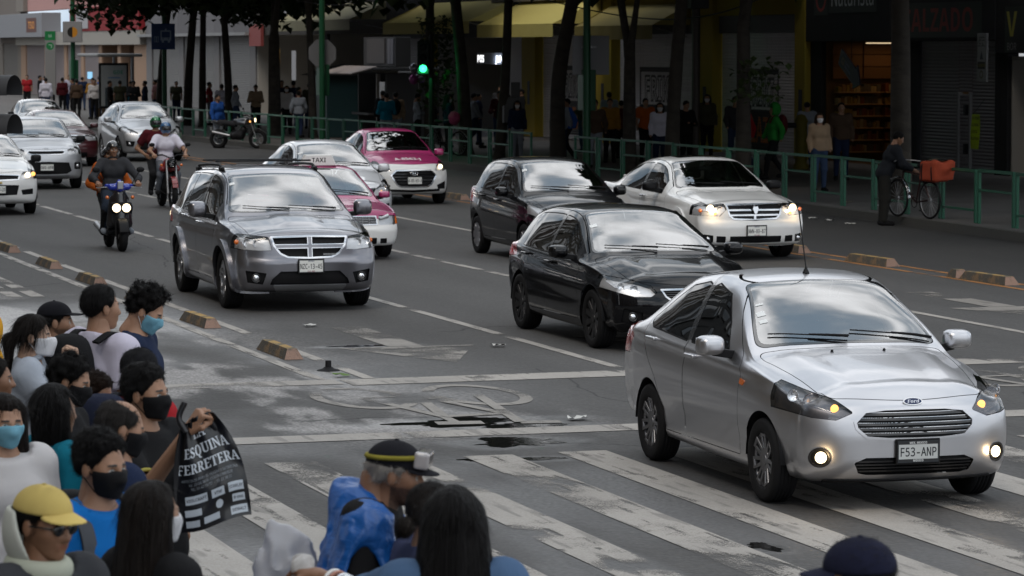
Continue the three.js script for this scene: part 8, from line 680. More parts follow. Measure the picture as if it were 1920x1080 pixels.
function bikeWheel(parent, z, R, w, mat = M.alloy, n = 5) { const g = grp('wheel', parent); g.position.set(0, R, z); const t = new THREE.TorusGeometry(R - w * 0.42, w * 0.48, 12, 40); t.rotateY(Math.PI / 2); part('tyre', t, M.rubber, g); const rim = []; const ri = new THREE.TorusGeometry(R - w * 0.95, w * 0.16, 8, 36); ri.rotateY(Math.PI / 2); rim.push(ri); for (let k = 0; k < n; k++) { const a = k / n * Math.PI * 2; rim.push(bar([0, 0, 0], [0, Math.cos(a) * (R - w * 0.9), Math.sin(a) * (R - w * 0.9)], n > 10 ? 0.003 : 0.014, 6)); } const hub = new THREE.CylinderGeometry(0.04, 0.04, w * 0.8, 14); hub.rotateZ(Math.PI / 2); rim.push(hub); part('rim', merge(rim), mat, g); return g; }
function shellBox(fn, lo, hi, h = 0.016) { return uvCloth(meshSDF(fn, lo, hi, h)); }
function scooter(label, pos, turn, bodyM, accM) { const t = thing('motor_scooter', label, 'scooter', 'motorbikes', pos, turn); bikeWheel(t, 0.64, 0.235, 0.14, M.darkAlloy); bikeWheel(t, -0.63, 0.235, 0.14, M.darkAlloy);
for (const s of [-1, 1]) part('fork_leg', bar([s * 0.09, 0.235, 0.64], [s * 0.08, 0.7, 0.5], 0.022, 8), M.black, t); part('front_mudguard', shellBox((x, y, z) => smax(smax(Math.abs(Math.hypot(y - 0.235, z - 0.64) - 0.275) - 0.012, Math.abs(x) - 0.085, 0.02), 0.30 - y, 0.01), [-0.14, 0.2, 0.3], [0.14, 0.58, 1.0]), M.black, t);
part('front_shield', shellBox(uni([rc([0, 0.5, 0.5], [0, 0.86, 0.42], 0.13, 0.1), rc([-0.14, 0.42, 0.4], [-0.1, 0.8, 0.38], 0.07, 0.06), rc([0.14, 0.42, 0.4], [0.1, 0.8, 0.38], 0.07, 0.06)], 0.06), [-0.3, 0.3, 0.2], [0.3, 1.05, 0.7]), bodyM, t); part('handlebar_cowl', shellBox(uni([rc([-0.13, 1.0, 0.42], [0.13, 1.0, 0.42], 0.055, 0.055), rc([0, 0.98, 0.47], [0, 1.08, 0.42], 0.06, 0.04), rc([-0.2, 1.02, 0.36], [0.2, 1.02, 0.36], 0.03, 0.03)], 0.05), [-0.3, 0.85, 0.25], [0.3, 1.2, 0.6]), accM, t); part('front_emblem', moved(box(0.1, 0.13, 0.03, 0.02), 0, 1.03, 0.515), M.alloy, t);
part('floorboard', moved(box(0.36, 0.06, 0.5, 0.02), 0, 0.28, 0.12), M.black, t); part('rear_body', shellBox(uni([rc([0, 0.5, -0.1], [0, 0.62, -0.75], 0.15, 0.11), rc([0, 0.4, -0.2], [0, 0.45, -0.5], 0.14, 0.12)], 0.05), [-0.25, 0.2, -1.0], [0.25, 0.85, 0.15]), bodyM, t); part('seat', shellBox(rc([0, 0.74, -0.05], [0, 0.76, -0.72], 0.1, 0.09), [-0.2, 0.55, -0.95], [0.2, 0.95, 0.15]), M.seatCloth, t); part('engine', moved(box(0.2, 0.22, 0.5, 0.06, 3), 0, 0.3, -0.5), M.darkAlloy, t); part('exhaust', bar([-0.16, 0.28, -0.35], [-0.17, 0.36, -0.85], 0.05, 12), M.steel, t);
for (const s of [-1, 1]) { const hl = grp('headlamp', t); const b = new THREE.SphereGeometry(0.066, 18, 12); b.scale(1, 1, 0.5); part('lamp_glass', moved(b, s * 0.078, 0.68, 0.61), M.lampLit, hl); const tr = new THREE.TorusGeometry(0.07, 0.012, 8, 24); part('lamp_rim', moved(tr, s * 0.078, 0.68, 0.605), M.black, hl); part('grip', bar([s * 0.2, 1.02, 0.34], [s * 0.36, 1.01, 0.3], 0.019, 8), M.rubber, t); const mi = grp('mirror', t); part('stalk', bar([s * 0.2, 1.03, 0.36], [s * 0.33, 1.24, 0.33], 0.008, 6), M.black, mi); const q = new THREE.SphereGeometry(1, 14, 10); q.scale(0.065, 0.045, 0.02); part('mirror_head', moved(q, s * 0.35, 1.27, 0.33), M.black, mi); part('brake_lever', bar([s * 0.19, 1.0, 0.4], [s * 0.36, 0.99, 0.38], 0.007, 6), M.steel, t); part('indicator', moved(new THREE.SphereGeometry(0.03, 10, 8), s * 0.2, 0.84, 0.47), M.amber, t); } part('lamp_panel', moved(box(0.34, 0.18, 0.06, 0.03, 3), 0, 0.68, 0.565), M.black, t); return t; }
function motorbike(label, pos, turn, tank, lit) { const t = thing('motorbike', label, 'motorbike', 'motorbikes', pos, turn); bikeWheel(t, 0.68, 0.3, 0.12, M.alloy); bikeWheel(t, -0.66, 0.3, 0.14, M.alloy); for (const s of [-1, 1]) { part('fork_leg', bar([s * 0.1, 0.3, 0.68], [s * 0.09, 0.95, 0.44], 0.026, 8), M.steel, t); part('grip', bar([s * 0.16, 1.06, 0.38], [s * 0.4, 1.04, 0.3], 0.018, 8), M.rubber, t); const mi = grp('mirror', t); part('stalk', bar([s * 0.24, 1.06, 0.36], [s * 0.34, 1.24, 0.34], 0.008, 6), M.black, mi); const q = new THREE.SphereGeometry(1, 12, 8); q.scale(0.06, 0.04, 0.018); part('mirror_head', moved(q, s * 0.36, 1.26, 0.34), M.black, mi); part('indicator', moved(new THREE.SphereGeometry(0.028, 10, 8), s * 0.2, 0.86, 0.5), lit ? M.amberLit : M.amber, t); part('swing_arm', bar([s * 0.09, 0.42, -0.1], [s * 0.09, 0.3, -0.66], 0.022, 8), M.darkAlloy, t); part('foot_peg', bar([s * 0.1, 0.36, -0.02], [s * 0.26, 0.36, -0.02], 0.016, 6), M.rubber, t); }
part('front_mudguard', shellBox((x, y, z) => smax(smax(Math.abs(Math.hypot(y - 0.3, z - 0.68) - 0.335) - 0.01, Math.abs(x) - 0.065, 0.02), 0.42 - y, 0.01), [-0.12, 0.3, 0.3], [0.12, 0.7, 1.1]), tank, t); part('fuel_tank', shellBox(uni([rc([0, 0.86, 0.28], [0, 0.84, -0.06], 0.14, 0.11), rc([-0.15, 0.78, 0.3], [-0.1, 0.8, 0.05], 0.06, 0.06), rc([0.15, 0.78, 0.3], [0.1, 0.8, 0.05], 0.06, 0.06)], 0.06), [-0.3, 0.6, -0.25], [0.3, 1.08, 0.5]), tank, t); part('seat', shellBox(rc([0, 0.77, -0.1], [0, 0.83, -0.62], 0.1, 0.08), [-0.2, 0.6, -0.8], [0.2, 1.0, 0.1]), M.seatCloth, t); part('engine', shellBox(uni([rc([0, 0.42, 0.05], [0, 0.6, 0.2], 0.15, 0.12), rc([0, 0.4, -0.15], [0, 0.42, 0.1], 0.13, 0.14)], 0.05), [-0.25, 0.2, -0.4], [0.25, 0.8, 0.45]), M.darkAlloy, t); part('tail', shellBox(rc([0, 0.78, -0.55], [0, 0.86, -0.85], 0.08, 0.04), [-0.15, 0.65, -1], [0.15, 1, -0.4]), tank, t); part('exhaust', bar([-0.16, 0.4, -0.2], [-0.18, 0.52, -0.8], 0.05, 12), M.steel, t); part('handlebar', tube([[-0.38, 1.04, 0.3], [-0.16, 1.06, 0.38], [0, 1.0, 0.42], [0.16, 1.06, 0.38], [0.38, 1.04, 0.3]], 0.013, 24, 6), M.black, t); const hl = grp('headlamp', t); const b = new THREE.SphereGeometry(0.085, 18, 12); b.scale(1, 1, 0.5); part('lamp_glass', moved(b, 0, 0.9, 0.57), lit ? M.lampLit : M.lens, hl); part('lamp_bowl', shellBox(rc([0, 0.9, 0.5], [0, 0.9, 0.53], 0.09, 0.1), [-0.15, 0.75, 0.35], [0.15, 1.05, 0.6]), M.black, hl); part('number_plate', moved(box(0.16, 0.1, 0.006, 0.003), 0, 0.62, -0.92), M.white, t); return t; }
function bicycle(label, pos, turn, fr) { const t = thing('bicycle', label, 'bicycle', 'bicycles by the railing', pos, turn); bikeWheel(t, 0.52, 0.34, 0.045, M.steel, 18); bikeWheel(t, -0.52, 0.34, 0.045, M.steel, 18); const P = { bb: [0, 0.28, -0.08], st: [0, 0.78, -0.24], hd: [0, 0.82, 0.34], hb: [0, 0.62, 0.4], r: [0, 0.34, -0.52], f: [0, 0.34, 0.52] }; for (const [a, b] of [['bb', 'st'], ['bb', 'hb'], ['st', 'hd'], ['bb', 'r'], ['st', 'r']]) part('frame_tube', bar(P[a], P[b], 0.017, 8), fr, t); part('head_tube', bar(P.hd, P.hb, 0.022, 8), fr, t); part('fork', bar(P.hb, P.f, 0.016, 8), M.steel, t); part('seat_post', bar(P.st, [0, 0.92, -0.28], 0.013, 8), M.steel, t); part('saddle', shellBox(rc([0, 0.94, -0.36], [0, 0.94, -0.14], 0.07, 0.03), [-0.12, 0.85, -0.5], [0.12, 1.05, -0.05]), M.black, t); part('handlebar', tube([[-0.28, 1.0, 0.22], [-0.1, 1.02, 0.36], [0.1, 1.02, 0.36], [0.28, 1.0, 0.22]], 0.012, 16, 6), M.steel, t); part('stem', bar(P.hd, [0, 1.02, 0.34], 0.014, 8), M.steel, t); const cr = new THREE.TorusGeometry(0.09, 0.008, 6, 24); cr.rotateY(Math.PI / 2); part('chainring', moved(cr, 0.04, 0.28, -0.08), M.black, t); for (const s of [-1, 1]) part('pedal', moved(box(0.09, 0.02, 0.06, 0.005), s * 0.12, 0.28 + s * 0.15, -0.08), M.black, t); part('rear_rack', moved(box(0.16, 0.02, 0.36, 0.008), 0, 0.76, -0.56), M.steel, t); part('front_mudguard', shellBox((x, y, z) => smax(smax(Math.abs(Math.hypot(y - 0.34, z - 0.52) - 0.375) - 0.008, Math.abs(x) - 0.03, 0.01), 0.42 - y + (z > 0.52 ? 0.1 : -0.1), 0.01), [-0.06, 0.2, 0.1], [0.06, 0.78, 1.0], 0.012), M.chrome, t); return t; }
const scPos = [9.62, 0, -52.3];
scooter('black scooter with blue cowl and two round lit headlamps', scPos, -0.02, phys(0.012, 0.012, 0.014, { roughness: 0.3, clearcoat: 0.7 }), phys(0.01, 0.03, 0.32, { roughness: 0.25, clearcoat: 1 }));
const Rd = 'riders on motorbikes', ride = (o) => person({ group: Rd, hipY: 0.9, hipZ: -0.22, lean: 0.12, legs: { L: { k: [0.17, 0.66, 0.18], a: [0.2, 0.34, 0.06] }, R: { k: [-0.17, 0.66, 0.18], a: [-0.2, 0.34, 0.06] } }, arms: { L: { e: [0.36, 1.16, 0.26], w: [0.32, 1.1, 0.50], hand: [1.2, 0.9], back: [0, 1, 0.2] }, R: { e: [-0.36, 1.16, 0.26], w: [-0.32, 1.1, 0.50], hand: [1.2, 0.9], back: [0, 1, 0.2] } }, ...o });
ride({ label: 'scooter rider in dark jacket and open black helmet', pos: scPos, face: -0.02, h: 1.72, skin: SK.c, hair: { type: 'short', c: 'black' }, helmet: { mat: phys(0.008, 0.009, 0.01, { roughness: 0.15, clearcoat: 1 }), half: true }, top: { mat: col('charcoal'), sleeve: 'long', g: 0.016, name: 'jacket', collar: col('charcoal') }, pants: { mat: cloth(0.03, 0.04, 0.06) }, shoes: col('grey'), seed: 30 });
ride({ label: 'passenger in red and orange vest behind the scooter rider', pos: [9.6, 0, -52.3], face: -0.02, hipZ: -0.56, h: 1.62, skin: SK.b, hair: { type: 'short', c: 'black' }, helmet: { mat: phys(0.02, 0.02, 0.022, { roughness: 0.2, clearcoat: 1 }), half: true }, top: { mat: col('orange'), sleeve: 'long', g: 0.024 }, pants: { mat: col('black') }, arms: { L: { e: [0.32, 1.12, 0.06], w: [0.2, 1.02, 0.24] }, R: { e: [-0.32, 1.12, 0.06], w: [-0.2, 1.02, 0.24] } }, seed: 31 });
const m2 = [13.15, 0, -65.75];
motorbike('black and red motorbike carrying two people behind the scooter', m2, -0.03, phys(0.2, 0.012, 0.012, { roughness: 0.3, clearcoat: 1 }), false);
ride({ label: 'motorbike rider in white t-shirt and blue helmet', pos: m2, face: -0.03, h: 1.72, skin: SK.b, helmet: { mat: phys(0.03, 0.1, 0.22, { roughness: 0.25, clearcoat: 1 }) }, top: { mat: col('white'), sleeve: 'short', g: 0.018 }, pants: { mat: cloth(0.12, 0.13, 0.15) }, seed: 32 });
ride({ label: 'pillion passenger in maroon shirt and shiny green helmet', pos: [13.02, 0, -65.8], face: -0.03, hipZ: -0.52, hipY: 0.98, lean: 0.0, h: 1.74, skin: SK.b, helmet: { mat: phys(0.01, 0.14, 0.05, { roughness: 0.12, clearcoat: 1, metalness: 0.3 }) }, top: { mat: col('maroon'), sleeve: 'short', g: 0.02 }, pants: { mat: col('black') }, arms: { R: { e: [-0.36, 1.1, -0.1], w: [-0.24, 0.98, 0.16] }, L: { e: [0.34, 1.1, -0.1], w: [0.24, 0.98, 0.14] } }, seed: 33 });
const m3 = [23.0, 0, -103.6];
motorbike('dark motorbike with lit lamp stopped beside the far kerb', m3, 0.95, phys(0.03, 0.03, 0.035, { roughness: 0.3, clearcoat: 1 }), true);
person({ label: 'person in royal blue jacket standing beside the stopped motorbike', group: Rd, pos: [22.5, 0, -104.3], face: 0.6, h: 1.7, far: true, skin: SK.c, hair: { type: 'short', c: 'black' }, top: { mat: col('royal'), sleeve: 'long', g: 0.03 }, pants: { mat: col('grey') }, seed: 34 });
bicycle('bicycle with upright handlebar leaning on the green railing beside the cyclist', [24.42, 0.0, -54.65], 3.3, std(0.03, 0.012, 0.012, 0.4, 0.3)).position.y = 0.158;
person({ label: 'man in dark jacket bending over his bicycle by the railing', pos: [24.08, 0, -55.2], face: 1.35, h: 1.72, skin: SK.c, lean: 0.42, hair: { type: 'short', c: 'black', t: 0.015 }, head: { pitch: 0.45, fwd: 0.05 }, top: { mat: cloth(0.012, 0.014, 0.018), sleeve: 'long', g: 0.035, name: 'hooded_jacket', collar: cloth(0.012, 0.014, 0.018), hem: -0.02 }, pants: { mat: cloth(0.02, 0.02, 0.018), g: 0.026 }, arms: { R: { e: [-0.2, 1.1, 0.3], w: [-0.12, 1.0, 0.5] }, L: { e: [0.2, 1.1, 0.3], w: [0.12, 1.0, 0.5] } }, seed: 35 });
{ const t = thing('delivery_bag', 'orange insulated delivery bag on the bicycle rack', 'bag', null, [24.62, 0.03, -54.1], 3.3); const f = (x, y, z) => { const q = [Math.abs(x) - 0.16, Math.abs(y - 0.98) - 0.13, Math.abs(z) - 0.22]; return Math.hypot(Math.max(q[0], 0), Math.max(q[1], 0), Math.max(q[2], 0)) + Math.min(Math.max(q[0], q[1], q[2]), 0) - 0.05 + 0.07 * (noise3(x * 6, y * 6, z * 6) - 0.5) + 0.25 * Math.max(0, y - 1.0) * Math.abs(z); }; part('bag_body', shellBox(f, [-0.35, 0.7, -0.4], [0.35, 1.35, 0.4], 0.016), cloth(0.33, 0.06, 0.03), t); for (const z of [-0.16, 0.16]) part('strap', tube([[-0.225, 0.82, z], [-0.215, 1.08, z], [-0.1, 1.175, z], [0.1, 1.175, z], [0.215, 1.08, z], [0.225, 0.82, z]], 0.014, 30, 6), M.black, t); part('top_flap', shellBox(ell([0, 1.17, 0], [0.15, 0.03, 0.17]), [-0.25, 1.15, -0.25], [0.25, 1.32, 0.25], 0.014), cloth(0.05, 0.05, 0.035), t); }
bicycle('bicycle with a pink bundle on its handlebar behind the railing', [26.1, 0.15, -90.6], 0.5, std(0.02, 0.02, 0.02, 0.4, 0.3)); { const t = single('pink_bundle', shellBox((x, y, z) => ell([0, 1.05, 0], [0.17, 0.2, 0.17])(x, y, z) + 0.04 * (noise3(x * 12, y * 12, z * 12) - 0.5), [-0.3, 0.75, -0.3], [0.3, 1.35, 0.3], 0.02), cloth(0.5, 0.09, 0.2), 'bright pink bundle hung on the bicycle handlebar', 'bag'); t.position.set(26.25, 0.15, -90.25); }
{ const G_ = 'pedestrians on the far pavement'; const mk = (o) => person({ label: 'x', pos: [0, 0, 0], far: true, hair: { type: 'short', c: 'black' }, top: { mat: col('black'), sleeve: 'long', g: 0.02 }, ...o });
const protos = [mk({}), mk({ legs: { L: { k: [0.1, 0.5, 0.17], a: [0.1, 0.09, 0.22] }, R: { k: [-0.1, 0.5, -0.02], a: [-0.1, 0.12, -0.3] } }, arms: { L: { e: [0.25, 1.13, -0.14], w: [0.26, 0.9, -0.1] }, R: { e: [-0.25, 1.13, 0.08], w: [-0.24, 0.93, 0.22] } } }), mk({ arms: { R: { e: [-0.25, 1.12, 0.05], w: [-0.08, 1.16, 0.28] }, L: { e: [0.25, 1.12, 0.05], w: [0.08, 1.14, 0.28] } }, head: { pitch: 0.3 } }), mk({ hair: { type: 'long', c: 'black', len: 0.3 }, sw: 0.165, mask: { c: 'white' } }), mk({ top: { mat: col('black'), sleeve: 'short', g: 0.02 }, stout: 1.1 })].map((p) => p.P);
for (const p of protos) scene.remove(p); taken.person -= protos.length;
const put = (label, x, z, face, pose, shirt, pants, h = 1, extra) => { const c = protos[pose].clone(); c.name = numbered('person'); c.position.set(x, 0.15, z); c.rotation.y = face; c.scale.setScalar(h); c.userData = { label, category: 'person', group: G_ }; c.traverse((m) => { if (m.name === 'shirt') m.material = col(shirt); if (m.name === 'trousers') m.material = col(pants); if (extra?.hair && m.name === 'hair') m.material = hairMat(extra.hair); }); scene.add(c); return c; };
const pack = (c, label, mat, s = 1) => { const t = thing('backpack', label, 'backpack', null, [c.position.x, c.position.y, c.position.z], c.rotation.y); part('pack', shellBox((x, y, z) => smax(ell([0, 1.25, -0.2], [0.17, 0.25, 0.13])(x, y, z), z + 0.1, 0.03), [-0.25, 0.95, -0.4], [0.25, 1.55, 0], 0.022), mat, t); part('strap', tube([[0.1, 1.4, -0.1], [0.11, 1.46, 0.02], [0.12, 1.3, 0.14]], 0.022, 8, 5), mat, t); part('strap', tube([[-0.1, 1.4, -0.1], [-0.11, 1.46, 0.02], [-0.12, 1.3, 0.14]], 0.022, 8, 5), mat, t); };
const Rr = 1.27, Ll = -1.87, Cc = -0.3, Aa = 2.84;
put('pedestrian in bright blue shirt left of the green sign pole', 27.5, -83.9, Ll + 0.4, 1, 'royal', 'black'); put('pedestrian in ochre shirt right of the green sign pole', 28.6, -83.6, Cc, 0, 'ochre', 'black'); put('pedestrian in pale hood beside the yellow pillar', 32, -93.6, Aa, 0, 'grey', 'black', 1.02); put('pedestrian in orange t-shirt before the middle painted shutter', 29.6, -83.6, Cc + 0.3, 4, 'orange', 'black'); put('woman in white top and dark cardigan left of the upright trunk', 27.6, -76.9, Cc, 3, 'white', 'navy'); put('man in black looking at his phone right of the upright trunk', 29.2, -79.4, Cc + 0.5, 2, 'black', 'black'); put('pedestrian in red jacket half hidden by the tree trunk', 28.5, -73.36, Ll, 1, 'red', 'navy', 1.02);
const gh = put('pedestrian in green hooded jacket walking past the right painted shutter', 28.6, -71.9, Ll + 0.2, 1, 'green', 'black'); pack(gh, 'dark red backpack on the person in the green hood', col('maroon')); { const hd = single('green_hood', shellBox((x, y, z) => smax(Math.abs(ell([0, 1.62, -0.02], [0.125, 0.155, 0.14])(x, y, z)) - 0.012, z - 0.07, 0.02), [-0.18, 1.4, -0.2], [0.18, 1.85, 0.16], 0.016), col('green'), 'bright green hood pulled over the walking pedestrian', 'hood'); hd.position.copy(gh.position); hd.rotation.y = gh.rotation.y; }
put('woman in cream top and jeans with pale mask by the health shop', 27.05, -65.4, Cc + 0.2, 3, 'tan', 'jean', 0.98, { hair: 'brown' }); put('man in dark jacket standing before the health shop', 29.9, -71.0, Cc, 0, 'brown', 'navy', 1.05); const bp = put('man in beige shirt with black backpack near the kiosk', 26.6, -97.8, Aa, 0, 'tan', 'grey'); pack(bp, 'black backpack on the man in the beige shirt', col('black')); put('man in black jacket left of the beige shirt', 27.0, -100.8, Aa + 0.4, 0, 'black', 'black'); put('man in grey vest pointing right near the leafy shoots', 26.2, -93.9, Rr, 2, 'grey', 'black'); put('woman in dark teal coat by the pink taxi roof', 26.4, -91.4, Rr + 0.3, 3, 'navy', 'black');
put('pedestrian in white shirt beside the far totem', 23.6, -144.6, Aa, 0, 'white', 'jean', 1.02); put('pedestrian in grey top left of the pale blue shirt', 25.5, -154.3, Ll, 1, 'grey', 'black'); put('pedestrian in black at the far left crowd', 26, -161.0, Rr, 0, 'black', 'black'); put('pedestrian in pale blue shirt by the far green pole', 26, -152.5, Cc, 0, 'lavender', 'navy', 1.06); put('pedestrian in navy by the far shelter', 25, -146.0, Ll, 0, 'navy', 'black'); put('pedestrian in brown jacket before the shelter poster', 24.5, -142, Aa, 0, 'brown', 'black'); put('pedestrian in black and white before the shelter', 25, -140.5, Cc, 0, 'offwhite', 'black'); put('pedestrian in grey shirt at the shelter front', 25.4, -141.2, Cc + 0.5, 2, 'grey', 'tan'); put('pedestrian in black coat right of the shelter', 24.6, -134.7, Rr, 0, 'black', 'black'); put('pedestrian in olive jacket behind the silver crossover', 25.2, -135.7, Aa, 4, 'olive', 'black'); put('pedestrian in dark vest beneath the leafy branch', 25.5, -134.3, Cc, 2, 'charcoal', 'black'); put('pedestrian in navy coat beneath the leafy branch', 25.9, -134.0, Ll, 0, 'navy', 'navy'); put('pedestrian in peach shirt beside the slim trunk', 27.2, -138.5, Ll, 4, 'pinkw', 'jean');
const nb = put('large person in dark navy coat behind the parked motorbikes', 28.5, -119, Aa, 0, 'navy', 'black', 1.08); put('pedestrian in tan jacket behind the parked motorbikes', 27, -118.6, Cc, 2, 'tan', 'black'); put('pedestrian in grey sweater near the grey post', 26.1, -117.9, Rr, 1, 'grey', 'jean'); put('pedestrian in white blouse left of the navy coat', 27.2, -114.6, Cc, 3, 'offwhite', 'black'); put('pedestrian in grey jacket left of the curving trunk', 27.3, -83.8, Aa, 0, 'grey', 'navy'); put('pedestrian in black outside the neon shop', 32.5, -103.9, Ll, 0, 'black', 'black'); put('pedestrian in red top at the far left edge', 26, -165, Cc, 4, 'red', 'black'); put('pedestrian in black beside the neon ring', 32.8, -107.2, Cc, 0, 'charcoal', 'black', 1.04); put('pedestrian in crimson shirt between the two slim trunks', 27.4, -128.5, Rr, 4, 'red', 'grey');
const r = rng(58), spots = [[-131, -165, 25, 29, 'in the far left crowd by the shelter'], [-106, -124, 25.6, 30, 'behind the railing near the stopped motorbike'], [-92, -101, 26, 31, 'by the kiosk behind the pink taxi'], [-78, -90, 26.2, 33, 'between the neon shop and the sign pole']], sc = ['black', 'navy', 'charcoal', 'grey', 'brown', 'maroon', 'olive', 'teal', 'white', 'royal', 'ochre', 'jean'], used = [];
spots.forEach(([za, zb, xa, xb, where], g) => { let n = 0; for (let k = 0; k < 60 && n < [12, 9, 8, 7][g]; k++) { const z = mix(za, zb, r()), x = mix(xa, xb, r()); if (used.some(([a, b]) => Math.hypot(a - x, b - z) < 0.9)) continue; used.push([x, z]); const pk = ['black', 'jean', 'navy', 'grey'][Math.floor(r() * 4)]; put('pedestrian in ' + sc[n] + ' top and ' + pk + ' trousers ' + where, x, z, [Rr, Ll, Cc, Aa][Math.floor(r() * 4)] + (r() - 0.5) * 0.6, Math.floor(r() * 5), sc[n], pk, 0.93 + 0.14 * r()); n++; } }); }
const greenPole = std(0.01, 0.085, 0.035, 0.45, 0.1), greySign = std(0.22, 0.22, 0.23, 0.55, 0.3);
function doublePole(label, x, z, h) { const t = thing('green_pole', label, 'pole', 'tall green double poles', [x, 0.15, z]); part('main_pole', moved(new THREE.CylinderGeometry(0.075, 0.1, h, 18), 0, h / 2, 0), greenPole, t); part('second_pole', moved(new THREE.CylinderGeometry(0.05, 0.05, h - 2.4, 14), 0.1, 2.4 + (h - 2.4) / 2, -0.2), greenPole, t); part('control_box', moved(box(0.34, 1.0, 0.42, 0.02), 0.1, 2.0, -0.3), greenPole, t); part('base_plate', moved(box(0.36, 0.06, 0.36, 0.01), 0, 0.03, 0), greenPole, t); return t; }
doublePole('tall green double pole behind the white taxi sedan roof', 25.8, -103.8, 9); doublePole('tall green double pole with square grey sign back', 25.8, -77.15, 9); doublePole('tall green double pole among the far left crowd', 25.2, -147, 9); { const t = thing('green_pole', 'single green pole beneath the blue bus sign', 'pole', 'tall green double poles', [25.7, 0.15, -128.9]); part('main_pole', moved(new THREE.CylinderGeometry(0.08, 0.1, 8, 16), 0, 4, 0), greenPole, t); }
{ const t = thing('sign_back', 'square grey sign seen from behind on the right green pole', 'sign', null, [25.95, 3.0, -77.3]); const b = box(0.9, 0.95, 0.03, 0.05, 3); b.rotateY(-0.25); part('plate', b, greySign, t); part('bracket', moved(box(0.5, 0.06, 0.04, 0.01), 0, 0.2, 0.03), M.steel, t); }
{ const t = thing('octagon_sign', 'grey octagonal sign seen from behind on the middle green pole', 'sign', null, [25.85, 3.0, -103.95]); const b = new THREE.CylinderGeometry(0.48, 0.48, 0.03, 8); b.rotateX(Math.PI / 2); b.rotateZ(Math.PI / 8); part('plate', b, greySign, t); part('bracket', moved(box(0.1, 0.5, 0.05, 0.01), 0, 0, 0.04), M.steel, t); }
{ const t = thing('bus_sign', 'blue square sign with white bus pictogram hung by the trees', 'sign', null, [25.62, 3.62, -128.7], -0.3); part('plate', box(0.92, 1.0, 0.03, 0.05, 2), std(0.01, 0.05, 0.2, 0.5), t); const f = new THREE.PlaneGeometry(0.84, 0.9); f.translate(0, 0, 0.018); part('pictogram', f, new THREE.MeshStandardMaterial({ roughness: 0.5, map: canvasTex(128, 136, (g) => { g.fillStyle = '#12396f'; g.fillRect(0, 0, 128, 136); g.strokeStyle = '#9fb0c8'; g.fillStyle = '#9fb0c8'; g.lineWidth = 7; g.strokeRect(52, 36, 56, 52); g.fillRect(52, 74, 56, 16); g.fillRect(56, 92, 12, 12); g.fillRect(92, 92, 12, 12); g.fillStyle = '#12396f'; g.fillRect(60, 78, 8, 6); g.fillRect(92, 78, 8, 6); g.fillStyle = '#9fb0c8'; g.fillRect(76, 22, 8, 12); g.lineWidth = 3; g.strokeRect(12, 70, 10, 30); g.strokeRect(26, 70, 10, 30); }) }), t); }
{ const t = thing('half_disc_sign', 'grey square sign with half black half amber disc on the far green pole', 'sign', null, [25.15, 3.88, -146.7], -0.3); part('plate', box(0.86, 0.92, 0.04, 0.03, 2), greySign, t); const f = new THREE.PlaneGeometry(0.8, 0.86); f.translate(0, 0, 0.023); part('face', f, new THREE.MeshStandardMaterial({ roughness: 0.5, map: canvasTex(128, 136, (g) => { g.fillStyle = '#8f8d8c'; g.fillRect(0, 0, 128, 136); g.fillStyle = '#17130e'; g.beginPath(); g.arc(64, 70, 36, 1.57, 4.71); g.fill(); g.fillStyle = '#c8851c'; g.beginPath(); g.arc(64, 70, 36, -1.57, 1.57); g.fill(); }) }), t); }
{ const t = thing('station_totem', 'tall grey totem with green panel and round arrow logo', 'sign', null, [24.9, 0.15, -151.2], -0.3); part('slab', moved(box(0.48, 2.9, 0.12, 0.02), 0, 2.35, 0), std(0.25, 0.245, 0.24, 0.6), t); part('foot', moved(box(0.2, 0.95, 0.1, 0.01), 0, 0.47, 0), M.steel, t); const f = new THREE.PlaneGeometry(0.47, 0.9); f.translate(0, 3.33, 0.064); part('panel', f, new THREE.MeshStandardMaterial({ roughness: 0.5, map: canvasTex(96, 184, (g) => { g.fillStyle = '#8b8987'; g.fillRect(0, 0, 96, 184); g.fillStyle = '#0d7a3e'; g.fillRect(0, 0, 96, 84); g.fillStyle = '#9fb5a4'; g.font = 'bold 40px sans-serif'; g.textAlign = 'center'; g.fillText('M', 48, 58); g.fillStyle = '#0d7a3e'; g.beginPath(); g.arc(48, 138, 36, 0, 6.3); g.fill(); g.strokeStyle = '#9fb5a4'; g.lineWidth = 9; g.beginPath(); g.moveTo(34, 124); g.lineTo(62, 128); g.lineTo(60, 156); g.stroke(); }) }), t); }
{ const t = thing('bus_shelter', 'bus shelter with flat grey roof and lit poster panel', 'bus shelter', null, [25.6, 0.15, -140.8]); part('roof', moved(box(1.9, 0.14, 5.0, 0.05), 0.1, 2.72, 0), std(0.3, 0.3, 0.3, 0.5), t); for (const z of [-2.2, 2.0]) part('post', moved(box(0.1, 2.66, 0.1, 0.01), 0.7, 1.33, z), M.steel, t); const p = grp('poster_panel', t); part('frame', moved(box(1.25, 1.9, 0.14, 0.02), -0.15, 1.45, 2.3), M.black, p); const f = new THREE.PlaneGeometry(1.08, 1.7); f.translate(-0.15, 1.45, 2.374); part('poster', f, new THREE.MeshStandardMaterial({ roughness: 0.3, map: canvasTex(128, 200, (g) => { g.fillStyle = '#8f9496'; g.fillRect(0, 0, 128, 200); g.fillStyle = '#2e7a62'; g.font = 'bold 26px sans-serif'; g.fillText('GDE', 60, 44); g.fillStyle = '#4d6f94'; g.fillRect(36, 58, 60, 6); g.fillStyle = '#37444a'; g.fillRect(20, 110, 88, 90); }) }), p); part('bench', moved(box(0.4, 0.06, 2.6, 0.02), 0.4, 0.5, -0.3), M.steel, t); const sl = new THREE.BoxGeometry(0.04, 0.3, 1.0); part('blue_screen', moved(sl, -0.4, 1.85, -1.9), std(0.1, 0.2, 0.3, 0.4, 0, { emissive: lin(0.25, 0.55, 0.8), emissiveIntensity: 1.1 }), t); }
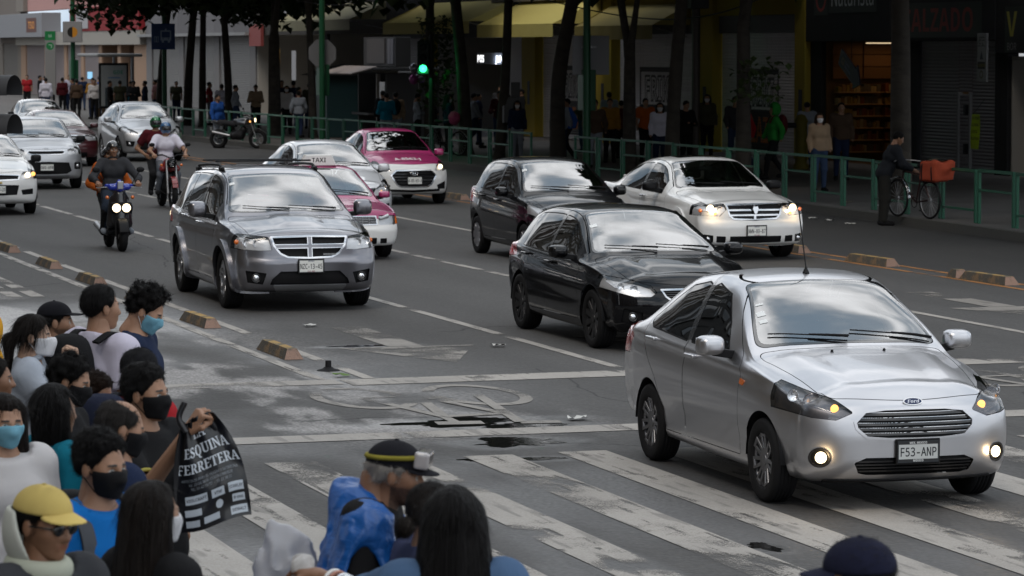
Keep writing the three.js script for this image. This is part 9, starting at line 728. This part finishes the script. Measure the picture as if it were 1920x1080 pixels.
{ const t = thing('news_kiosk', 'grey metal news kiosk with pale boards and white lit awning edge', 'kiosk', null, [28.4, 0.15, -104.4]); const km = std(0.10, 0.10, 0.105, 0.6, 0.2); part('cabin_wall', moved(box(0.1, 2.2, 3.6, 0.01), 0.9, 1.1, 0), km, t); part('cabin_wall', moved(box(1.7, 2.2, 0.1, 0.01), 0.05, 1.1, -1.75), km, t); part('cabin_wall', moved(box(1.7, 2.2, 0.1, 0.01), 0.05, 1.1, 1.75), km, t); part('roof', moved(box(2.5, 0.1, 4.2, 0.03), -0.1, 2.35, 0), km, t); part('awning', (() => { const g = box(0.9, 0.05, 4.1, 0.02); g.rotateZ(0.25); return moved(g, -1.6, 2.32, 0); })(), std(0.5, 0.44, 0.42, 0.6), t); part('upper_box', moved(box(0.5, 0.95, 4.0, 0.02), -0.3, 2.9, 0), km, t); for (const [z, w] of [[1.65, 0.3], [1.28, 0.3]]) part('pale_board', moved(box(0.03, 0.8, w, 0.01), -0.57, 2.92, z), std(0.30, 0.30, 0.34, 0.6), t); part('dark_board', moved(box(0.03, 0.8, 2.2, 0.01), -0.57, 2.92, -0.35), std(0.13, 0.12, 0.12, 0.5), t); part('glass_front', moved(box(0.03, 1.7, 0.7, 0.005), -0.8, 1.1, 1.3), phys(0.3, 0.33, 0.36, { roughness: 0.15, clearcoat: 1 }), t); part('corner_post', moved(box(0.12, 2.2, 0.12, 0.01), -0.8, 1.1, 0.8), std(0.3, 0.28, 0.27, 0.5), t); part('counter', moved(box(0.5, 0.08, 2.2, 0.02), -0.8, 0.9, -0.6), km, t); const lm = part('awning_lamp', moved(new THREE.SphereGeometry(0.07, 10, 8), -1.0, 0.75, 1.75), M.lampLit, t); }
{ const t = thing('side_kiosk', 'smaller closed teal kiosk left of the news kiosk', 'kiosk', null, [28.2, 0.15, -110.5]); part('cabin', moved(box(1.6, 2.1, 1.8, 0.03), 0, 1.05, 0), std(0.03, 0.07, 0.075, 0.4, 0.2), t); const rg = new THREE.ConeGeometry(1.7, 0.4, 4); rg.rotateY(Math.PI / 4); part('roof', moved(rg, 0, 2.3, 0), std(0.06, 0.06, 0.06, 0.7), t); part('door', moved(box(0.04, 1.7, 0.7, 0.01), -0.815, 0.95, 0.3), std(0.05, 0.09, 0.1, 0.4, 0.2), t); }
{ const t = thing('traffic_light', 'traffic light showing green among the leafy shoots', 'traffic light', null, [25.7, 0.15, -91.5], -0.3); part('pole', moved(new THREE.CylinderGeometry(0.06, 0.07, 3.4, 12), 0.22, 1.7, -0.1), std(0.02, 0.025, 0.022, 0.5), t); part('housing', moved(box(0.34, 0.95, 0.24, 0.04), 0, 2.75, 0), std(0.02, 0.03, 0.025, 0.5), t); [[3.05, M.black], [2.75, M.black], [2.44, std(0.1, 0.8, 0.4, 0.4, 0, { emissive: lin(0.05, 1, 0.35), emissiveIntensity: 2.6 })]].forEach(([y, m], i) => { const s = new THREE.SphereGeometry(0.105, 16, 10); s.scale(1, 1, 0.4); const lp = part(i === 2 ? 'green_lens' : 'dark_lens', moved(s, 0, y, 0.125), m, t); const v = new THREE.CylinderGeometry(0.125, 0.125, 0.16, 18, 1, true, Math.PI * 0.5, Math.PI); v.rotateX(Math.PI / 2); part('hood', moved(v, 0, y, 0.2), std(0.02, 0.03, 0.025, 0.5, 0, { side: THREE.DoubleSide }), t); }); const L = new THREE.PointLight(0x30ff90, 1.2); L.position.set(0, 2.44, 0.3); L.name = 'green_signal_light'; L.castShadow = true; t.add(L); part('arm', moved(box(0.24, 0.05, 0.05, 0.01), 0.14, 2.9, -0.08), M.black, t); }
{ const t = thing('traffic_light', 'grey traffic light whose hoods poke in at the left edge', 'traffic light', null, [4.50, 0, -31.33], 0.9); part('pole', moved(new THREE.CylinderGeometry(0.07, 0.09, 4.2, 14), -0.32, 2.1, -0.2), greySign, t); part('housing', moved(box(0.36, 1.1, 0.26, 0.04), -0.1, 2.6, 0), std(0.05, 0.05, 0.05, 0.6), t); for (const y of [2.78, 2.42]) { const v = new THREE.CylinderGeometry(0.15, 0.15, 0.3, 20, 1, true, Math.PI * 0.42, Math.PI * 1.16); v.rotateX(Math.PI / 2); const vv = part('hood', moved(v, -0.1, y, 0.27), std(0.05, 0.05, 0.052, 0.6, 0, { side: THREE.DoubleSide }), t); const s = new THREE.SphereGeometry(0.13, 16, 10); s.scale(1, 1, 0.35); part('dark_lens', moved(s, -0.1, y, 0.13), M.blackGloss, t); } }
{ const t = thing('grey_cabinet', 'grey metal cabinet on a post left of the yellow pillar', 'cabinet', null, [26.9, 0.15, -86.6], -0.3); part('cabinet', moved(box(0.55, 0.7, 0.35, 0.02), 0, 1.35, 0), std(0.09, 0.09, 0.09, 0.6, 0.2), t); part('post', moved(box(0.22, 1.0, 0.2, 0.01), 0, 0.5, 0), std(0.09, 0.09, 0.09, 0.6), t); part('top_box', moved(box(0.25, 0.4, 0.25, 0.02), 0.02, 1.9, 0), std(0.09, 0.09, 0.09, 0.6), t); part('light_edge', moved(box(0.05, 0.7, 0.3, 0.01), -0.31, 1.35, 0.02), std(0.35, 0.35, 0.36, 0.5), t); }
{ const t = thing('metal_post', 'thin brown metal post before the second yellow pillar', 'post', null, [30.5, 0.15, -82.2]); part('post', moved(new THREE.CylinderGeometry(0.11, 0.11, 4.6, 14), 0, 2.3, 0), std(0.06, 0.05, 0.045, 0.5, 0.3), t); part('junction_box', moved(box(0.5, 0.5, 0.35, 0.02), 0.05, 4.3, 0), std(0.06, 0.06, 0.06, 0.6), t); }
{ const t = thing('olive_hydrant', 'olive green pipe stand with black valve beside the right painted shutter', 'hydrant', null, [31.6, 0.15, -77.6]); part('body', moved(new THREE.LatheGeometry([[0.2, 0], [0.2, 0.1], [0.15, 0.15], [0.15, 1.15], [0.18, 1.2], [0.1, 1.35], [0, 1.38]].map(([a, b]) => new THREE.Vector2(a, b)), 20), 0, 0, 0), std(0.10, 0.085, 0.01, 0.6), t); part('valve', bar([0, 1.1, 0], [-0.42, 1.1, -0.1], 0.07, 12), M.black, t); }
{ const t = thing('balloon_cluster', 'purple and pink balloons floating above the far crowd', 'balloons', null, [27.2, 2.35, -97.4]); const r = rng(4); for (let k = 0; k < 7; k++) { const b = new THREE.SphereGeometry(0.14, 14, 10); b.scale(1, 1.15, 1); part('balloon', moved(b, (r() - 0.5) * 0.35, (r() - 0.5) * 0.45, (r() - 0.5) * 0.5), [phys(0.12, 0.06, 0.22, { roughness: 0.15, metalness: 0.4 }), phys(0.3, 0.06, 0.22, { roughness: 0.15, metalness: 0.4 }), phys(0.3, 0.3, 0.34, { roughness: 0.1, metalness: 0.7 })][k % 3], t); } part('string', bar([0, -0.2, 0], [0.05, -1.0, 0.1], 0.004, 4), M.white, t); }
[[[27, 5.9, -60], [29, 3.9, -80], [27, 6.0, -100], 'sagging black cable from the right shop toward the trees'], [[26, 6.2, -84], [26.5, 4.55, -104], [26, 6.4, -126], 'string of small lamps sagging above the kiosk']].forEach(([a, b, c, l]) => single('overhead_cable', tube([a, b, c], 0.018, 40, 5), M.black, l, 'cable'));
renderer.render(scene, camera);
